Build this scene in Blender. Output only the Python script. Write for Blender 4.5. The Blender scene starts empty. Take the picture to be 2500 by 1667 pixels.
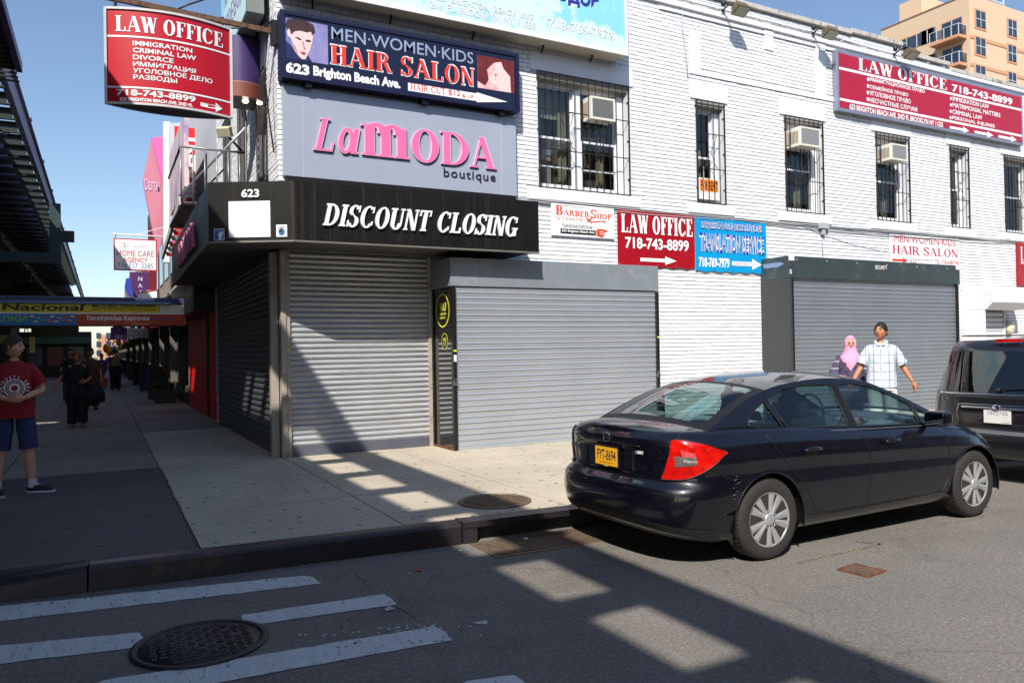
import bpy, bmesh, math, random
from math import sin, cos, pi, radians as rad, atan2, sqrt
from mathutils import Vector as V, Matrix, Euler
import mathutils
random.seed(7)
SC = bpy.context.scene
COL = SC.collection
# ------------------------------------------------------------------ camera
F_PX, CX, CY = 1871.2297, 1250.0, 833.5
def _n(u, w): return V((u - CX, w - CY, F_PX))
_X = _n(4750, 790).normalized(); _Y = _n(250, 868).normalized()
_Z = _X.cross(_Y).normalized()
if _Z.y > 0: _Z = -_Z
_Y = _Z.cross(_X)
if _Y.dot(_n(250, 868)) < 0: _Y = -_Y
RW = Matrix((_X, _Y, _Z))                      # camera axes -> street axes
CAM = V((-2.2613, -11.2606, 1.5))
def ray(u, w): return RW @ _n(u, w)
def onz(u, w, z=0.0):
    d = ray(u, w); return CAM + d * ((z - CAM.z) / d.z)
def ony(u, w, y=0.0):
    d = ray(u, w); return CAM + d * ((y - CAM.y) / d.y)
def onx(u, w, x=0.0):
    d = ray(u, w); return CAM + d * ((x - CAM.x) / d.x)
cd = bpy.data.cameras.new('camera'); cam = bpy.data.objects.new('camera', cd); COL.objects.link(cam)
m3 = Matrix((RW @ V((1, 0, 0)), RW @ V((0, -1, 0)), RW @ V((0, 0, -1)))).transposed()
cam.matrix_world = Matrix.Translation(CAM) @ m3.to_4x4()
cd.sensor_width = 36; cd.lens = F_PX / 2500 * 36; cd.clip_start = .05; cd.clip_end = 2500
SC.camera = cam
# ------------------------------------------------------------------ sky and sun
SUN = V((-.78, -1.0, 1.2)).normalized()
w = bpy.data.worlds.new('World'); SC.world = w; w.use_nodes = True
nt = w.node_tree; nt.nodes.clear()
sky = nt.nodes.new('ShaderNodeTexSky'); sky.sky_type = 'NISHITA'; sky.sun_disc = False
sky.sun_elevation = math.asin(SUN.z); sky.sun_rotation = atan2(SUN.x, SUN.y) % (2 * pi)
sky.air_density = 1.0; sky.dust_density = .6; sky.ozone_density = 2.2; sky.altitude = 10
bg = nt.nodes.new('ShaderNodeBackground'); bg.inputs[1].default_value = .097
wo = nt.nodes.new('ShaderNodeOutputWorld')
nt.links.new(sky.outputs[0], bg.inputs[0]); nt.links.new(bg.outputs[0], wo.inputs[0])
sl = bpy.data.lights.new('sun', 'SUN'); sl.energy = 3.6; sl.angle = rad(.53); sl.color = (1, .95, .87)
so = bpy.data.objects.new('sun', sl); COL.objects.link(so)
so.rotation_euler = (-SUN).to_track_quat('-Z', 'Y').to_euler(); so.location = (-30, -40, 60)
SC.view_settings.view_transform = 'Standard'; SC.view_settings.look = 'None'
SC.view_settings.exposure = .72; SC.view_settings.gamma = 1; SC.view_settings.use_curve_mapping = False
SC.cycles.max_bounces = 6; SC.cycles.diffuse_bounces = 1; SC.cycles.transparent_max_bounces = 12
SC.cycles.sample_clamp_indirect = 4
SC.cycles.use_denoising = True
# ------------------------------------------------------------------ helpers
def lin(c):
    return tuple(((x / 255) / 12.92 if x / 255 <= .04045 else ((x / 255 + .055) / 1.055) ** 2.4) for x in c)
WM = {}
def wm(o): return WM.get(o.name, Matrix.Identity(4)) if o else Matrix.Identity(4)
def meta(o, label=None, cat=None, group=None, kind=None):
    if label: o['label'] = label
    if cat: o['category'] = cat
    if group: o['group'] = group
    if kind: o['kind'] = kind
    return o
def thing(name, label, cat, loc=(0, 0, 0), rz=0.0, group=None):
    o = bpy.data.objects.new(name, None); COL.objects.link(o)
    o.location = loc; o.rotation_euler = (0, 0, rz); o.empty_display_size = .1
    WM[o.name] = Matrix.Translation(V(loc)) @ Matrix.Rotation(rz, 4, 'Z')
    return meta(o, label, cat, group)
def inst(name, me, parent=None, mat=None, M4=None, kind=None):
    """an object that shares the mesh; M4 is its world matrix"""
    o = bpy.data.objects.new(name, me); COL.objects.link(o)
    if M4 is None: M4 = Matrix.Identity(4)
    if parent: o.parent = parent; o.matrix_local = wm(parent).inverted() @ M4
    else: o.matrix_local = M4
    WM[o.name] = M4.copy()
    if kind: o['kind'] = kind
    return o
class MB:
    def __init__(s): s.v = []; s.f = []; s.sm = []
    def add(s, vs, fs, sm=False):
        b = len(s.v); s.v += [tuple(p) for p in vs]; s.f += [tuple(i + b for i in f) for f in fs]; s.sm += [sm] * len(fs); return s
    def box(s, x0, x1, y0, y1, z0, z1, M4=None):
        vs = [V((x, y, z)) for x in (x0, x1) for y in (y0, y1) for z in (z0, z1)]
        if M4 is not None: vs = [M4 @ p for p in vs]
        return s.add(vs, [(0, 1, 3, 2), (4, 6, 7, 5), (0, 4, 5, 1), (2, 3, 7, 6), (0, 2, 6, 4), (1, 5, 7, 3)])
    def beam(s, a, b, wx, h, up=(0, 0, 1)):
        a = V(a); b = V(b); d = (b - a); L = d.length; d.normalize()
        sx = d.cross(V(up)); sx = sx.normalized() if sx.length > 1e-5 else V((1, 0, 0)); u = sx.cross(d)
        vs = [p + sx * (i * wx / 2) + u * (j * h / 2) for p in (a, b) for i in (-1, 1) for j in (-1, 1)]
        return s.add(vs, [(0, 1, 3, 2), (4, 6, 7, 5), (0, 4, 5, 1), (2, 3, 7, 6), (0, 2, 6, 4), (1, 5, 7, 3)])
    def prism(s, poly, a, b):
        """poly: list of 3D points, extruded by the vector b-a"""
        n = len(poly); d = V(b) - V(a)
        vs = [V(p) for p in poly] + [V(p) + d for p in poly]
        return s.add(vs, [tuple(range(n))[::-1], tuple(range(n, 2 * n))] + [(i, (i + 1) % n, n + (i + 1) % n, n + i) for i in range(n)])
    def tube(s, pts, r, n=8, cap=True):
        pts = [V(p) for p in pts]; rs = r if isinstance(r, (list, tuple)) else [r] * len(pts)
        rings = []; ref = V((0, 0, 1))
        for i, p in enumerate(pts):
            d = (pts[min(i + 1, len(pts) - 1)] - pts[max(i - 1, 0)]).normalized()
            if abs(d.dot(ref)) > .95: ref = V((1, 0, 0)) if abs(d.x) < .9 else V((0, 1, 0))
            a = d.cross(ref).normalized(); b = d.cross(a)
            rings.append([p + (a * cos(2 * pi * k / n) + b * sin(2 * pi * k / n)) * rs[i] for k in range(n)])
        vs = [q for r_ in rings for q in r_]; fs = []
        for i in range(len(pts) - 1):
            for k in range(n): fs.append((i * n + k, i * n + (k + 1) % n, (i + 1) * n + (k + 1) % n, (i + 1) * n + k))
        s.add(vs, fs, True)
        if cap:
            b = len(s.v) - len(vs); s.f += [tuple(b + k for k in range(n))[::-1], tuple(b + len(vs) - n + k for k in range(n))]; s.sm += [False, False]
        return s
    def cyl(s, c, axis, r, h, n=24, r2=None):
        c = V(c); ax = V(axis).normalized(); return s.tube([c, c + ax * h], [r, r if r2 is None else r2], n)
    def lathe(s, prof, c=(0, 0, 0), axis='z', n=24, sx=1, sy=1, smooth=True):
        vs = []
        for (r, h) in prof:
            for k in range(n):
                a = 2 * pi * k / n; p = (r * cos(a) * sx, r * sin(a) * sy, h)
                if axis == 'x': p = (p[2], p[0], p[1])
                if axis == 'y': p = (p[0], p[2], p[1])
                vs.append(V(p) + V(c))
        fs = [(i * n + k, i * n + (k + 1) % n, (i + 1) * n + (k + 1) % n, (i + 1) * n + k) for i in range(len(prof) - 1) for k in range(n)]
        s.add(vs, fs, smooth)
        b = len(s.v) - len(vs)
        if prof[0][0] > 1e-4: s.f.append(tuple(b + k for k in range(n))[::-1]); s.sm.append(False)
        if prof[-1][0] > 1e-4: s.f.append(tuple(b + len(vs) - n + k for k in range(n))); s.sm.append(False)
        return s
    def ball(s, c, rx, ry=None, rz=None, n=16, m=10):
        ry = ry or rx; rz = rz or rx
        prof = [(max(1e-5, sin(pi * i / m)), -cos(pi * i / m)) for i in range(m + 1)]
        vs = []
        for (r, h) in prof:
            for k in range(n):
                a = 2 * pi * k / n; vs.append(V((r * cos(a) * rx, r * sin(a) * ry, h * rz)) + V(c))
        return s.add(vs, [(i * n + k, i * n + (k + 1) % n, (i + 1) * n + (k + 1) % n, (i + 1) * n + k) for i in range(m) for k in range(n)], True)
    def grid(s, rows, smooth=True, close=False):
        n = len(rows[0]); vs = [p for r in rows for p in r]; fs = []
        for i in range(len(rows) - 1):
            for k in range(n if close else n - 1): fs.append((i * n + k, i * n + (k + 1) % n, (i + 1) * n + (k + 1) % n, (i + 1) * n + k))
        return s.add(vs, fs, smooth)
    def mesh(s, name, mat, recalc=True, M4=None):
        me = bpy.data.meshes.new(name)
        vs = s.v if M4 is None else [M4 @ V(p) for p in s.v]
        me.from_pydata([tuple(p) for p in vs], [], s.f)
        me.polygons.foreach_set('use_smooth', s.sm); 
        if mat: me.materials.append(mat)
        if recalc:
            bm = bmesh.new(); bm.from_mesh(me); bmesh.ops.recalc_face_normals(bm, faces=bm.faces); bm.to_mesh(me); bm.free()
        me.update(); return me
    def build(s, name, mat, parent=None, recalc=True, M4=None):
        inv = wm(parent).inverted()
        if M4 is not None: inv = inv @ M4
        me = s.mesh(name, mat, recalc, inv)
        o = bpy.data.objects.new(name, me); COL.objects.link(o)
        if parent: o.parent = parent
        WM[o.name] = wm(parent).copy()
        return o
def mod_apply(o):
    dg = bpy.context.evaluated_depsgraph_get(); me = bpy.data.meshes.new_from_object(o.evaluated_get(dg)); o.modifiers.clear(); old = o.data; o.data = me
    return o
def bevel(o, wdt, seg=2, ang=40):
    me = o.data; bm = bmesh.new(); bm.from_mesh(me)
    bmesh.ops.remove_doubles(bm, verts=bm.verts, dist=1e-5)
    es = [e for e in bm.edges if len(e.link_faces) == 2 and e.calc_face_angle(0) > rad(ang)]
    bmesh.ops.bevel(bm, geom=es, offset=wdt, segments=seg, profile=.6, affect='EDGES', clamp_overlap=True)
    bm.to_mesh(me); bm.free(); return o
def copy_tree(root, loc=None, rz=None):
    """copies of a thing and of all below it, without bpy.ops"""
    def rec(o, par):
        c = o.copy(); COL.objects.link(c); c.parent = par
        for ch in kids.get(o.name, []): rec(ch, c)
        return c
    kids = {}
    for o in COL.objects:
        if o.parent: kids.setdefault(o.parent.name, []).append(o)
    c = rec(root, None)
    if loc is not None: c.location = loc
    if rz is not None: c.rotation_euler = (0, 0, rz)
    WM[c.name] = Matrix.Translation(c.location) @ Matrix.Rotation(c.rotation_euler[2], 4, 'Z')
    return c
# ------------------------------------------------------------------ materials
MC = {}
def mat(name, col, rough=.6, metal=0.0, var=.12, scale=3.0, bump=.0, bscale=60, spec=.5, coat=0.0, stretch=(1, 1, 1), col2=None, c2lo=.5, c2hi=.62, c2scale=None, emit=0.0, rgb=False, detail=6, bdist=.01):
    """procedural: a base colour broken up by noise, optionally patches of a second colour, plus bump"""
    if name in MC: return MC[name]
    m = bpy.data.materials.new(name); m.use_nodes = True; nt = m.node_tree; N = nt.nodes; Lk = nt.links
    b = N['Principled BSDF']; c = col if rgb else lin(col)
    tc = N.new('ShaderNodeTexCoord'); mp = N.new('ShaderNodeMapping'); mp.inputs['Scale'].default_value = stretch
    geo = N.new('ShaderNodeNewGeometry')
    Lk.new(geo.outputs['Position'] if name.startswith('w_') else tc.outputs['Object'], mp.inputs[0])
    nz = N.new('ShaderNodeTexNoise'); nz.inputs['Scale'].default_value = scale; nz.inputs['Detail'].default_value = detail; nz.inputs['Roughness'].default_value = .65
    Lk.new(mp.outputs[0], nz.inputs['Vector'])
    rp = N.new('ShaderNodeMapRange'); rp.inputs[1].default_value = .25; rp.inputs[2].default_value = .75
    rp.inputs[3].default_value = 1 - var; rp.inputs[4].default_value = 1 + var
    Lk.new(nz.outputs[0], rp.inputs[0])
    mx = N.new('ShaderNodeMix'); mx.data_type = 'RGBA'; mx.blend_type = 'MULTIPLY'; mx.inputs[0].default_value = 1
    mx.inputs[6].default_value = (*c, 1); Lk.new(rp.outputs[0], mx.inputs[7]); out = mx.outputs[2]
    if col2:
        n2 = N.new('ShaderNodeTexNoise'); n2.inputs['Scale'].default_value = c2scale or scale * 2.3; n2.inputs['Detail'].default_value = 8; n2.inputs['Roughness'].default_value = .7
        Lk.new(mp.outputs[0], n2.inputs['Vector'])
        r2 = N.new('ShaderNodeMapRange'); r2.inputs[1].default_value = c2lo; r2.inputs[2].default_value = c2hi; Lk.new(n2.outputs[0], r2.inputs[0])
        m2 = N.new('ShaderNodeMix'); m2.data_type = 'RGBA'; Lk.new(r2.outputs[0], m2.inputs[0]); Lk.new(out, m2.inputs[6]); m2.inputs[7].default_value = (*lin(col2), 1); out = m2.outputs[2]
    Lk.new(out, b.inputs['Base Color'])
    rr = N.new('ShaderNodeMapRange'); rr.inputs[3].default_value = max(0, rough - .06); rr.inputs[4].default_value = min(1, rough + .06); Lk.new(nz.outputs[0], rr.inputs[0]); Lk.new(rr.outputs[0], b.inputs['Roughness'])
    b.inputs['Metallic'].default_value = metal; b.inputs['Specular IOR Level'].default_value = spec; b.inputs['Coat Weight'].default_value = coat; b.inputs['Coat Roughness'].default_value = .03
    if bump:
        n3 = N.new('ShaderNodeTexNoise'); n3.inputs['Scale'].default_value = bscale; n3.inputs['Detail'].default_value = 4; Lk.new(mp.outputs[0], n3.inputs['Vector'])
        bp = N.new('ShaderNodeBump'); bp.inputs['Strength'].default_value = bump; bp.inputs['Distance'].default_value = bdist; Lk.new(n3.outputs[0], bp.inputs['Height']); Lk.new(bp.outputs[0], b.inputs['Normal'])
    if emit:
        Lk.new(out, b.inputs['Emission Color']); b.inputs['Emission Strength'].default_value = emit
    MC[name] = m; return m
def glass(name, tint=(.5, .6, .62), refl=1.0, rough=.01):
    if name in MC: return MC[name]
    m = bpy.data.materials.new(name); m.use_nodes = True; nt = m.node_tree; N = nt.nodes; N.remove(N['Principled BSDF'])
    t = N.new('ShaderNodeBsdfTransparent'); t.inputs[0].default_value = (*tint, 1)
    g = N.new('ShaderNodeBsdfGlossy'); g.inputs['Roughness'].default_value = rough; g.inputs[0].default_value = (1, 1, 1, 1)
    ge = N.new('ShaderNodeNewGeometry'); dt = N.new('ShaderNodeVectorMath'); dt.operation = 'DOT_PRODUCT'; nt.links.new(ge.outputs['Incoming'], dt.inputs[0]); nt.links.new(ge.outputs['Normal'], dt.inputs[1])
    def mth(op, a, b=None):
        q = N.new('ShaderNodeMath'); q.operation = op
        for i, v in enumerate((a, b)):
            if v is None: continue
            if isinstance(v, (int, float)): q.inputs[i].default_value = v
            else: nt.links.new(v, q.inputs[i])
        return q.outputs[0]
    sch = mth('MULTIPLY', mth('ADD', mth('MULTIPLY', mth('POWER', mth('SUBTRACT', 1.0, mth('ABSOLUTE', dt.outputs['Value'])), 5.0), .93), .055), refl)
    ml = N.new('ShaderNodeMath'); ml.operation = 'MINIMUM'; ml.inputs[1].default_value = 1; nt.links.new(sch, ml.inputs[0])
    mx = N.new('ShaderNodeMixShader'); nt.links.new(ml.outputs[0], mx.inputs[0]); nt.links.new(t.outputs[0], mx.inputs[1]); nt.links.new(g.outputs[0], mx.inputs[2])
    nt.links.new(mx.outputs[0], N['Material Output'].inputs[0]); MC[name] = m; return m
def stains(m, axis='z', lo=.56, hi=.66, col=(120, 118, 116), scale=(28, 28, .7), amt=.5):
    """vertical run marks mixed over a material's colour"""
    nt = m.node_tree; N = nt.nodes; Lk = nt.links; b = N['Principled BSDF']; src = b.inputs['Base Color'].links[0].from_socket
    g = N.new('ShaderNodeNewGeometry'); mp = N.new('ShaderNodeMapping'); mp.inputs['Scale'].default_value = scale; Lk.new(g.outputs['Position'], mp.inputs[0])
    n = N.new('ShaderNodeTexNoise'); n.inputs['Scale'].default_value = 1; n.inputs['Detail'].default_value = 5; Lk.new(mp.outputs[0], n.inputs['Vector'])
    r = N.new('ShaderNodeMapRange'); r.inputs[1].default_value = lo; r.inputs[2].default_value = hi; r.inputs[4].default_value = amt; Lk.new(n.outputs[0], r.inputs[0])
    x = N.new('ShaderNodeMix'); x.data_type = 'RGBA'; Lk.new(r.outputs[0], x.inputs[0]); Lk.new(src, x.inputs[6]); x.inputs[7].default_value = (*lin(col), 1); Lk.new(x.outputs[2], b.inputs['Base Color'])
    return m
# ------------------------------------------------------------------ lettering
TC = {}
def text2d(s, bold=0.0, spacing=1.0):
    k = (s, bold, spacing)
    if k not in TC:
        c = bpy.data.curves.new('lettering', 'FONT'); c.body = s; c.offset = bold; c.resolution_u = 3; c.space_character = spacing
        o = bpy.data.objects.new('lettering', c); me = o.to_mesh()
        vs = [(p.co.x, p.co.y) for p in me.vertices]; fs = [tuple(p.vertices) for p in me.polygons]
        o.to_mesh_clear(); bpy.data.objects.remove(o); bpy.data.curves.remove(c)
        TC[k] = norm2d(vs, fs)
    return TC[k]
def norm2d(vs, fs, z=None):
    x0 = min(p[0] for p in vs); x1 = max(p[0] for p in vs); y0 = min(p[1] for p in vs); y1 = max(p[1] for p in vs)
    return [((p[0] - x0) / (x1 - x0), (p[1] - y0) / (y1 - y0), p[2] if len(p) > 2 else 0) for p in vs], fs
class Glyphs:
    """a small drawn serif alphabet: thick stems, thin bars, bracketless serifs"""
    def __init__(s, S=.17, T=.05, SF=.05): s.S = S; s.T = T; s.SF = SF; s.v = []; s.f = []; s.k = 0
    def poly(s, pts):
        s.k += 1; z = (s.k % 29) * .0004; b = len(s.v); s.v += [(x, y, z) for x, y in pts]; s.f.append(tuple(range(b, b + len(pts))))
    def rect(s, x0, x1, y0, y1): s.poly([(x0, y0), (x1, y0), (x1, y1), (x0, y1)])
    def stem(s, x, y0=0, y1=1, sb=True, st=True, w=None, e=.07):
        w = w or s.S; s.rect(x, x + w, y0, y1)
        if sb: s.rect(x - e, x + w + e, y0, y0 + s.SF)
        if st: s.rect(x - e, x + w + e, y1 - s.SF, y1)
    def diag(s, xa, ya, xb, yb, w): s.poly([(xa, ya), (xa + w, ya), (xb + w, yb), (xb, yb)])
    def arc(s, cx, cy, rx, ry, wx, wy, a0=0, a1=360, n=22):
        s.k += 1; z = (s.k % 29) * .0004; b = len(s.v)
        for i in range(n + 1):
            a = rad(a0 + (a1 - a0) * i / n)
            s.v.append((cx + rx * cos(a), cy + ry * sin(a), z)); s.v.append((cx + (rx - wx) * cos(a), cy + (ry - wy) * sin(a), z))
        for i in range(n): s.f.append((b + 2 * i, b + 2 * i + 1, b + 2 * i + 3, b + 2 * i + 2))
    def glyph(s, c, x):
        S, T, F = s.S, s.T, s.SF; st = s.stem; R = s.rect
        def at(x0): return x + x0
        if c == ' ': return .34
        if c == 'I': st(at(.07)); return S + .14
        if c == 'L': st(at(.07)); R(at(.07), at(.66), 0, F); R(at(.66 - T), at(.66), 0, .28); return .68
        if c in 'EF':
            st(at(.07)); R(at(.07), at(.64), 1 - F, 1); R(at(.64 - T), at(.64), .74, 1); R(at(.07), at(.48), .5, .5 + F); R(at(.48 - T), at(.48), .4, .65)
            if c == 'E': R(at(.07), at(.68), 0, F); R(at(.68 - T), at(.68), 0, .28); return .70
            return .64
        if c == 'T': st(at(.35 - S / 2), st=False); R(at(0), at(.70), 1 - F, 1); R(at(0), at(T), .72, 1); R(at(.70 - T), at(.70), .72, 1); return .70
        if c == 'H': st(at(.07)); st(at(.73 - S)); R(at(.1), at(.7), .48, .48 + F); return .80
        if c == 'N':
            st(at(.09), w=T); st(at(.72 - T), w=T, sb=False); s.diag(at(.04), 1, at(.75 - S), 0, S); return .80
        if c == 'A':
            s.diag(at(.30), 1, at(.64), 0, S); s.diag(at(.08), 0, at(.36), 1, T); R(at(.18), at(.62), .30, .30 + F); R(at(-.02), at(.24), 0, F); R(at(.54), at(.90), 0, F); return .86
        if c == 'W':
            s.diag(at(.02), 1, at(.24), 0, S); s.diag(at(.32), 0, at(.52), 1, T); s.diag(at(.44), 1, at(.66), 0, S); s.diag(at(.74), 0, at(.94), 1, T); R(at(-.04), at(.26), 1 - F, 1); R(at(.40), at(.68), 1 - F, 1); R(at(.86), at(1.06), 1 - F, 1); return 1.02
        if c == 'M':
            st(at(.09), w=T); st(at(.90 - S)); s.diag(at(.06), 1, at(.36), .0, S * .9); s.diag(at(.44), 0, at(.76), 1, T); return .97
        if c in 'OQ': s.arc(at(.40), .5, .40, .52, S, T); return .80
        if c == 'C' or c == 'G':
            s.arc(at(.40), .5, .40, .52, S, T, 48, 318); R(at(.64), at(.64 + T), .70, .98); 
            if c == 'G': st(at(.76 - S), .02, .44, sb=False); return .84
            R(at(.66), at(.66 + T), .12, .3); return .78
        if c == 'D': st(at(.07)); s.arc(at(.30), .5, .48, .5, S, T, -90, 90); R(at(.1), at(.32), 1 - T, 1); R(at(.1), at(.32), 0, T); return .80
        if c in 'PRB':
            st(at(.07)); s.arc(at(.34), .74, .30, .26, S * .9, T, -90, 90); R(at(.1), at(.36), 1 - T, 1); R(at(.1), at(.36), .48, .48 + T)
            if c == 'R': s.diag(at(.36), .5, at(.60), 0, S * .95); R(at(.58), at(.84), 0, F); return .80
            if c == 'B': s.arc(at(.34), .26, .35, .26, S, T, -90, 90); R(at(.1), at(.36), 0, T); return .72
            return .66
        if c == 'S':
            s.arc(at(.31), .75, .29, .27, S * .9, T, 20, 235); s.arc(at(.31), .25, .31, .27, S * .9, T, -160, 60)
            s.poly([(at(.06), .70), (at(.20), .86 - S * .9), (at(.60), .26), (at(.46), .14 + S * .9)]); s.poly([(at(.03), .72), (at(.17), .58), (at(.60), .30), (at(.46), .46)])
            R(at(.54), at(.54 + T), .70, 1); R(at(.0), at(T), 0, .30); return .64
        if c == 'U': st(at(.07), .28, 1, sb=False); st(at(.72 - T), .28, 1, sb=False, w=T); s.arc(at(.395), .30, .325, .32, S, T, 180, 360); return .80
        if c == 'K': st(at(.07)); s.diag(at(.26), .42, at(.62), 1, T); s.diag(at(.34), .55, at(.60), 0, S); R(at(.5), at(.84), 0, F); R(at(.52), at(.80), 1 - F, 1); return .82
        if c == 'm':
            for q in (.05, .45, .85): st(at(q), 0, .8, st=False)
            R(at(-.04), at(.1), .8 - F, .8); s.arc(at(.335), .60, .285, .27, S, T * 1.6, 0, 180); s.arc(at(.735), .60, .285, .27, S, T * 1.6, 0, 180); return 1.12
        if c == 'a':
            s.arc(at(.28), .32, .28, .34, S * .8, T * 1.4); s.diag(at(.46), .02, at(.52), .66, S * .9); R(at(.46), at(.72), 0, F); return .70
        return .5
def serif(sx, S=.17, T=.05, SF=.05, gap=.07, slant=0.0):
    k = ('serif', sx, S, T, SF, gap, slant)
    if k not in TC:
        g = Glyphs(S, T, SF); x = 0
        for ch in sx: x += g.glyph(ch, x) + gap
        TC[k] = norm2d([(p[0] + slant * p[1], p[1], p[2]) for p in g.v], g.f)
    return TC[k]
class Plane:
    """a vertical sign face: (px,px) <-> metres in the face; used for printing on it"""
    def __init__(s, y=None, x=None, o=None, d=None):
        s.y = y; s.x = x; s.o = o; s.d = d
    def hit(s, u, w):
        if s.y is not None: return ony(u, w, s.y)
        if s.x is not None: return onx(u, w, s.x)
        n = V((s.d[1], -s.d[0], 0)); r = ray(u, w); return CAM + r * ((V(s.o) - CAM).dot(n) / r.dot(n))
    def uv(s, u, w):
        p = s.hit(u, w)
        if s.y is not None: return p.x, p.z
        if s.x is not None: return -p.y, p.z
        return (p - V(s.o)).dot(V((s.d[0], s.d[1], 0))), p.z
    def at(s, a, z, off=0.0):
        if s.y is not None: return V((a, s.y - off, z))
        if s.x is not None: return V((s.x - off, -a, z))
        n = V((s.d[1], -s.d[0], 0)); return V(s.o) * 1 + V((s.d[0] * a, s.d[1] * a, 0)) + V((0, 0, z - s.o[2])) + n * off
class QPlane(Plane):
    """a sign face whose own four photographed corners tie pixels to metres"""
    def __init__(s, y, px, x0, x1, z0, z1):
        Plane.__init__(s, y=y); A = []; tgt = [(x0, z1), (x1, z1), (x0, z0), (x1, z0)]
        for (u, v), (X, Z) in zip(px, tgt):
            u /= 1000; v /= 1000; A.append([u, v, 1, 0, 0, 0, -X * u, -X * v, X]); A.append([0, 0, 0, u, v, 1, -Z * u, -Z * v, Z])
        n = 8
        for i in range(n):
            p = max(range(i, n), key=lambda r: abs(A[r][i])); A[i], A[p] = A[p], A[i]
            for r in range(n):
                if r != i: f = A[r][i] / A[i][i]; A[r] = [a - f * b for a, b in zip(A[r], A[i])]
        s.h = [A[i][8] / A[i][i] for i in range(n)] + [1]
    def uv(s, u, w):
        u /= 1000; w /= 1000; h = s.h; d = h[6] * u + h[7] * w + 1; return (h[0] * u + h[1] * w + h[2]) / d, (h[3] * u + h[4] * w + h[5]) / d
def put(pl, glyphs, a0, a1, z0, z1, mat_, parent, name='lettering', off=.004, depth=0.0, fn=None, shear=0.0, zk=1.0):
    """lay normalised 2D glyphs into the box a0..a1, z0..z1 of the plane"""
    vs, fs = glyphs; mb = MB(); f = fn or pl.at
    P = [f(a0 + x * (a1 - a0) + shear * y * (z1 - z0), z0 + y * (z1 - z0), off + depth + q * zk) for x, y, q in vs]
    mb.add(P, fs)
    if depth:
        # side walls along the outline
        cnt = {}
        for fc in fs:
            for i in range(len(fc)):
                e = (fc[i], fc[(i + 1) % len(fc)]); kk = (min(e), max(e)); cnt.setdefault(kk, []).append(e)
        B = [f(a0 + x * (a1 - a0) + shear * y * (z1 - z0), z0 + y * (z1 - z0), off * .3) for x, y, q in vs]
        for kk, es in cnt.items():
            if len(es) == 1: a, b = es[0]; mb.add([P[a], P[b], B[b], B[a]], [(0, 1, 2, 3)])
    return mb.build(name, mat_, parent, recalc=False)
def putpx(pl, glyphs, bl, br, tl, mat_, parent, **k):
    """box given by photo pixels: baseline left, baseline right, top left"""
    a0, z0 = pl.uv(*bl); a1, z1 = pl.uv(*br); at_, zt = pl.uv(*tl); zb = (z0 + z1) / 2
    return put(pl, glyphs, a0, a1, zb, zb + (zt - z0), mat_, parent, **k)
def rectpx(pl, bl, br, tl, mat_, parent, name='panel', off=.004, th=0.0):
    a0, z0 = pl.uv(*bl); a1, z1 = pl.uv(*br); _, zt = pl.uv(*tl); zb = (z0 + z1) / 2
    return rect(pl, a0, a1, zb, zb + zt - z0, mat_, parent, name, off, th)
def rect(pl, a0, a1, z0, z1, mat_, parent, name='panel', off=.004, th=0.0, fn=None, n=1):
    f = fn or pl.at; mb = MB()
    for i in range(n):
        b0 = a0 + (a1 - a0) * i / n; b1 = a0 + (a1 - a0) * (i + 1) / n
        P = [f(b0, z0, off), f(b1, z0, off), f(b1, z1, off), f(b0, z1, off)]
        mb.add(P, [(0, 1, 2, 3)])
    if th:
        Q = [f(a0, z0, off - th), f(a1, z0, off - th), f(a1, z1, off - th), f(a0, z1, off - th)]; P = [f(a0, z0, off), f(a1, z0, off), f(a1, z1, off), f(a0, z1, off)]
        mb = MB().add(P + Q, [(0, 1, 2, 3), (7, 6, 5, 4), (0, 4, 5, 1), (1, 5, 6, 2), (2, 6, 7, 3), (3, 7, 4, 0)])
    return mb.build(name, mat_, parent)
def shape(pl, pts, mat_, parent, name='emblem', off=.005, fn=None):
    f = fn or pl.at; ts = mathutils.geometry.tessellate_polygon([[V((a, z, 0)) for a, z in pts]])
    return MB().add([f(a, z, off) for a, z in pts], [tuple(t) for t in ts]).build(name, mat_, parent, recalc=False)
def arrow2d(): return [(0, .3), (.68, .3), (.68, 0), (1, .5), (.68, 1), (.68, .7), (0, .7)]
def arrow(pl, bl, br, tl, mat_, parent, off=.005, fn=None, pts=None):
    a0, z0 = pl.uv(*bl); a1, z1 = pl.uv(*br); _, zt = pl.uv(*tl); zb = (z0 + z1) / 2; h = zt - z0
    return shape(pl, [(a0 + x * (a1 - a0), zb + y * h) for x, y in (pts or arrow2d())], mat_, parent, 'arrow', off, fn)
def ell(c, r, n=24, a0=0, a1=360): return [(c[0] + r[0] * cos(rad(a0 + (a1 - a0) * i / n)), c[1] + r[1] * sin(rad(a0 + (a1 - a0) * i / n))) for i in range(n)]
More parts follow.
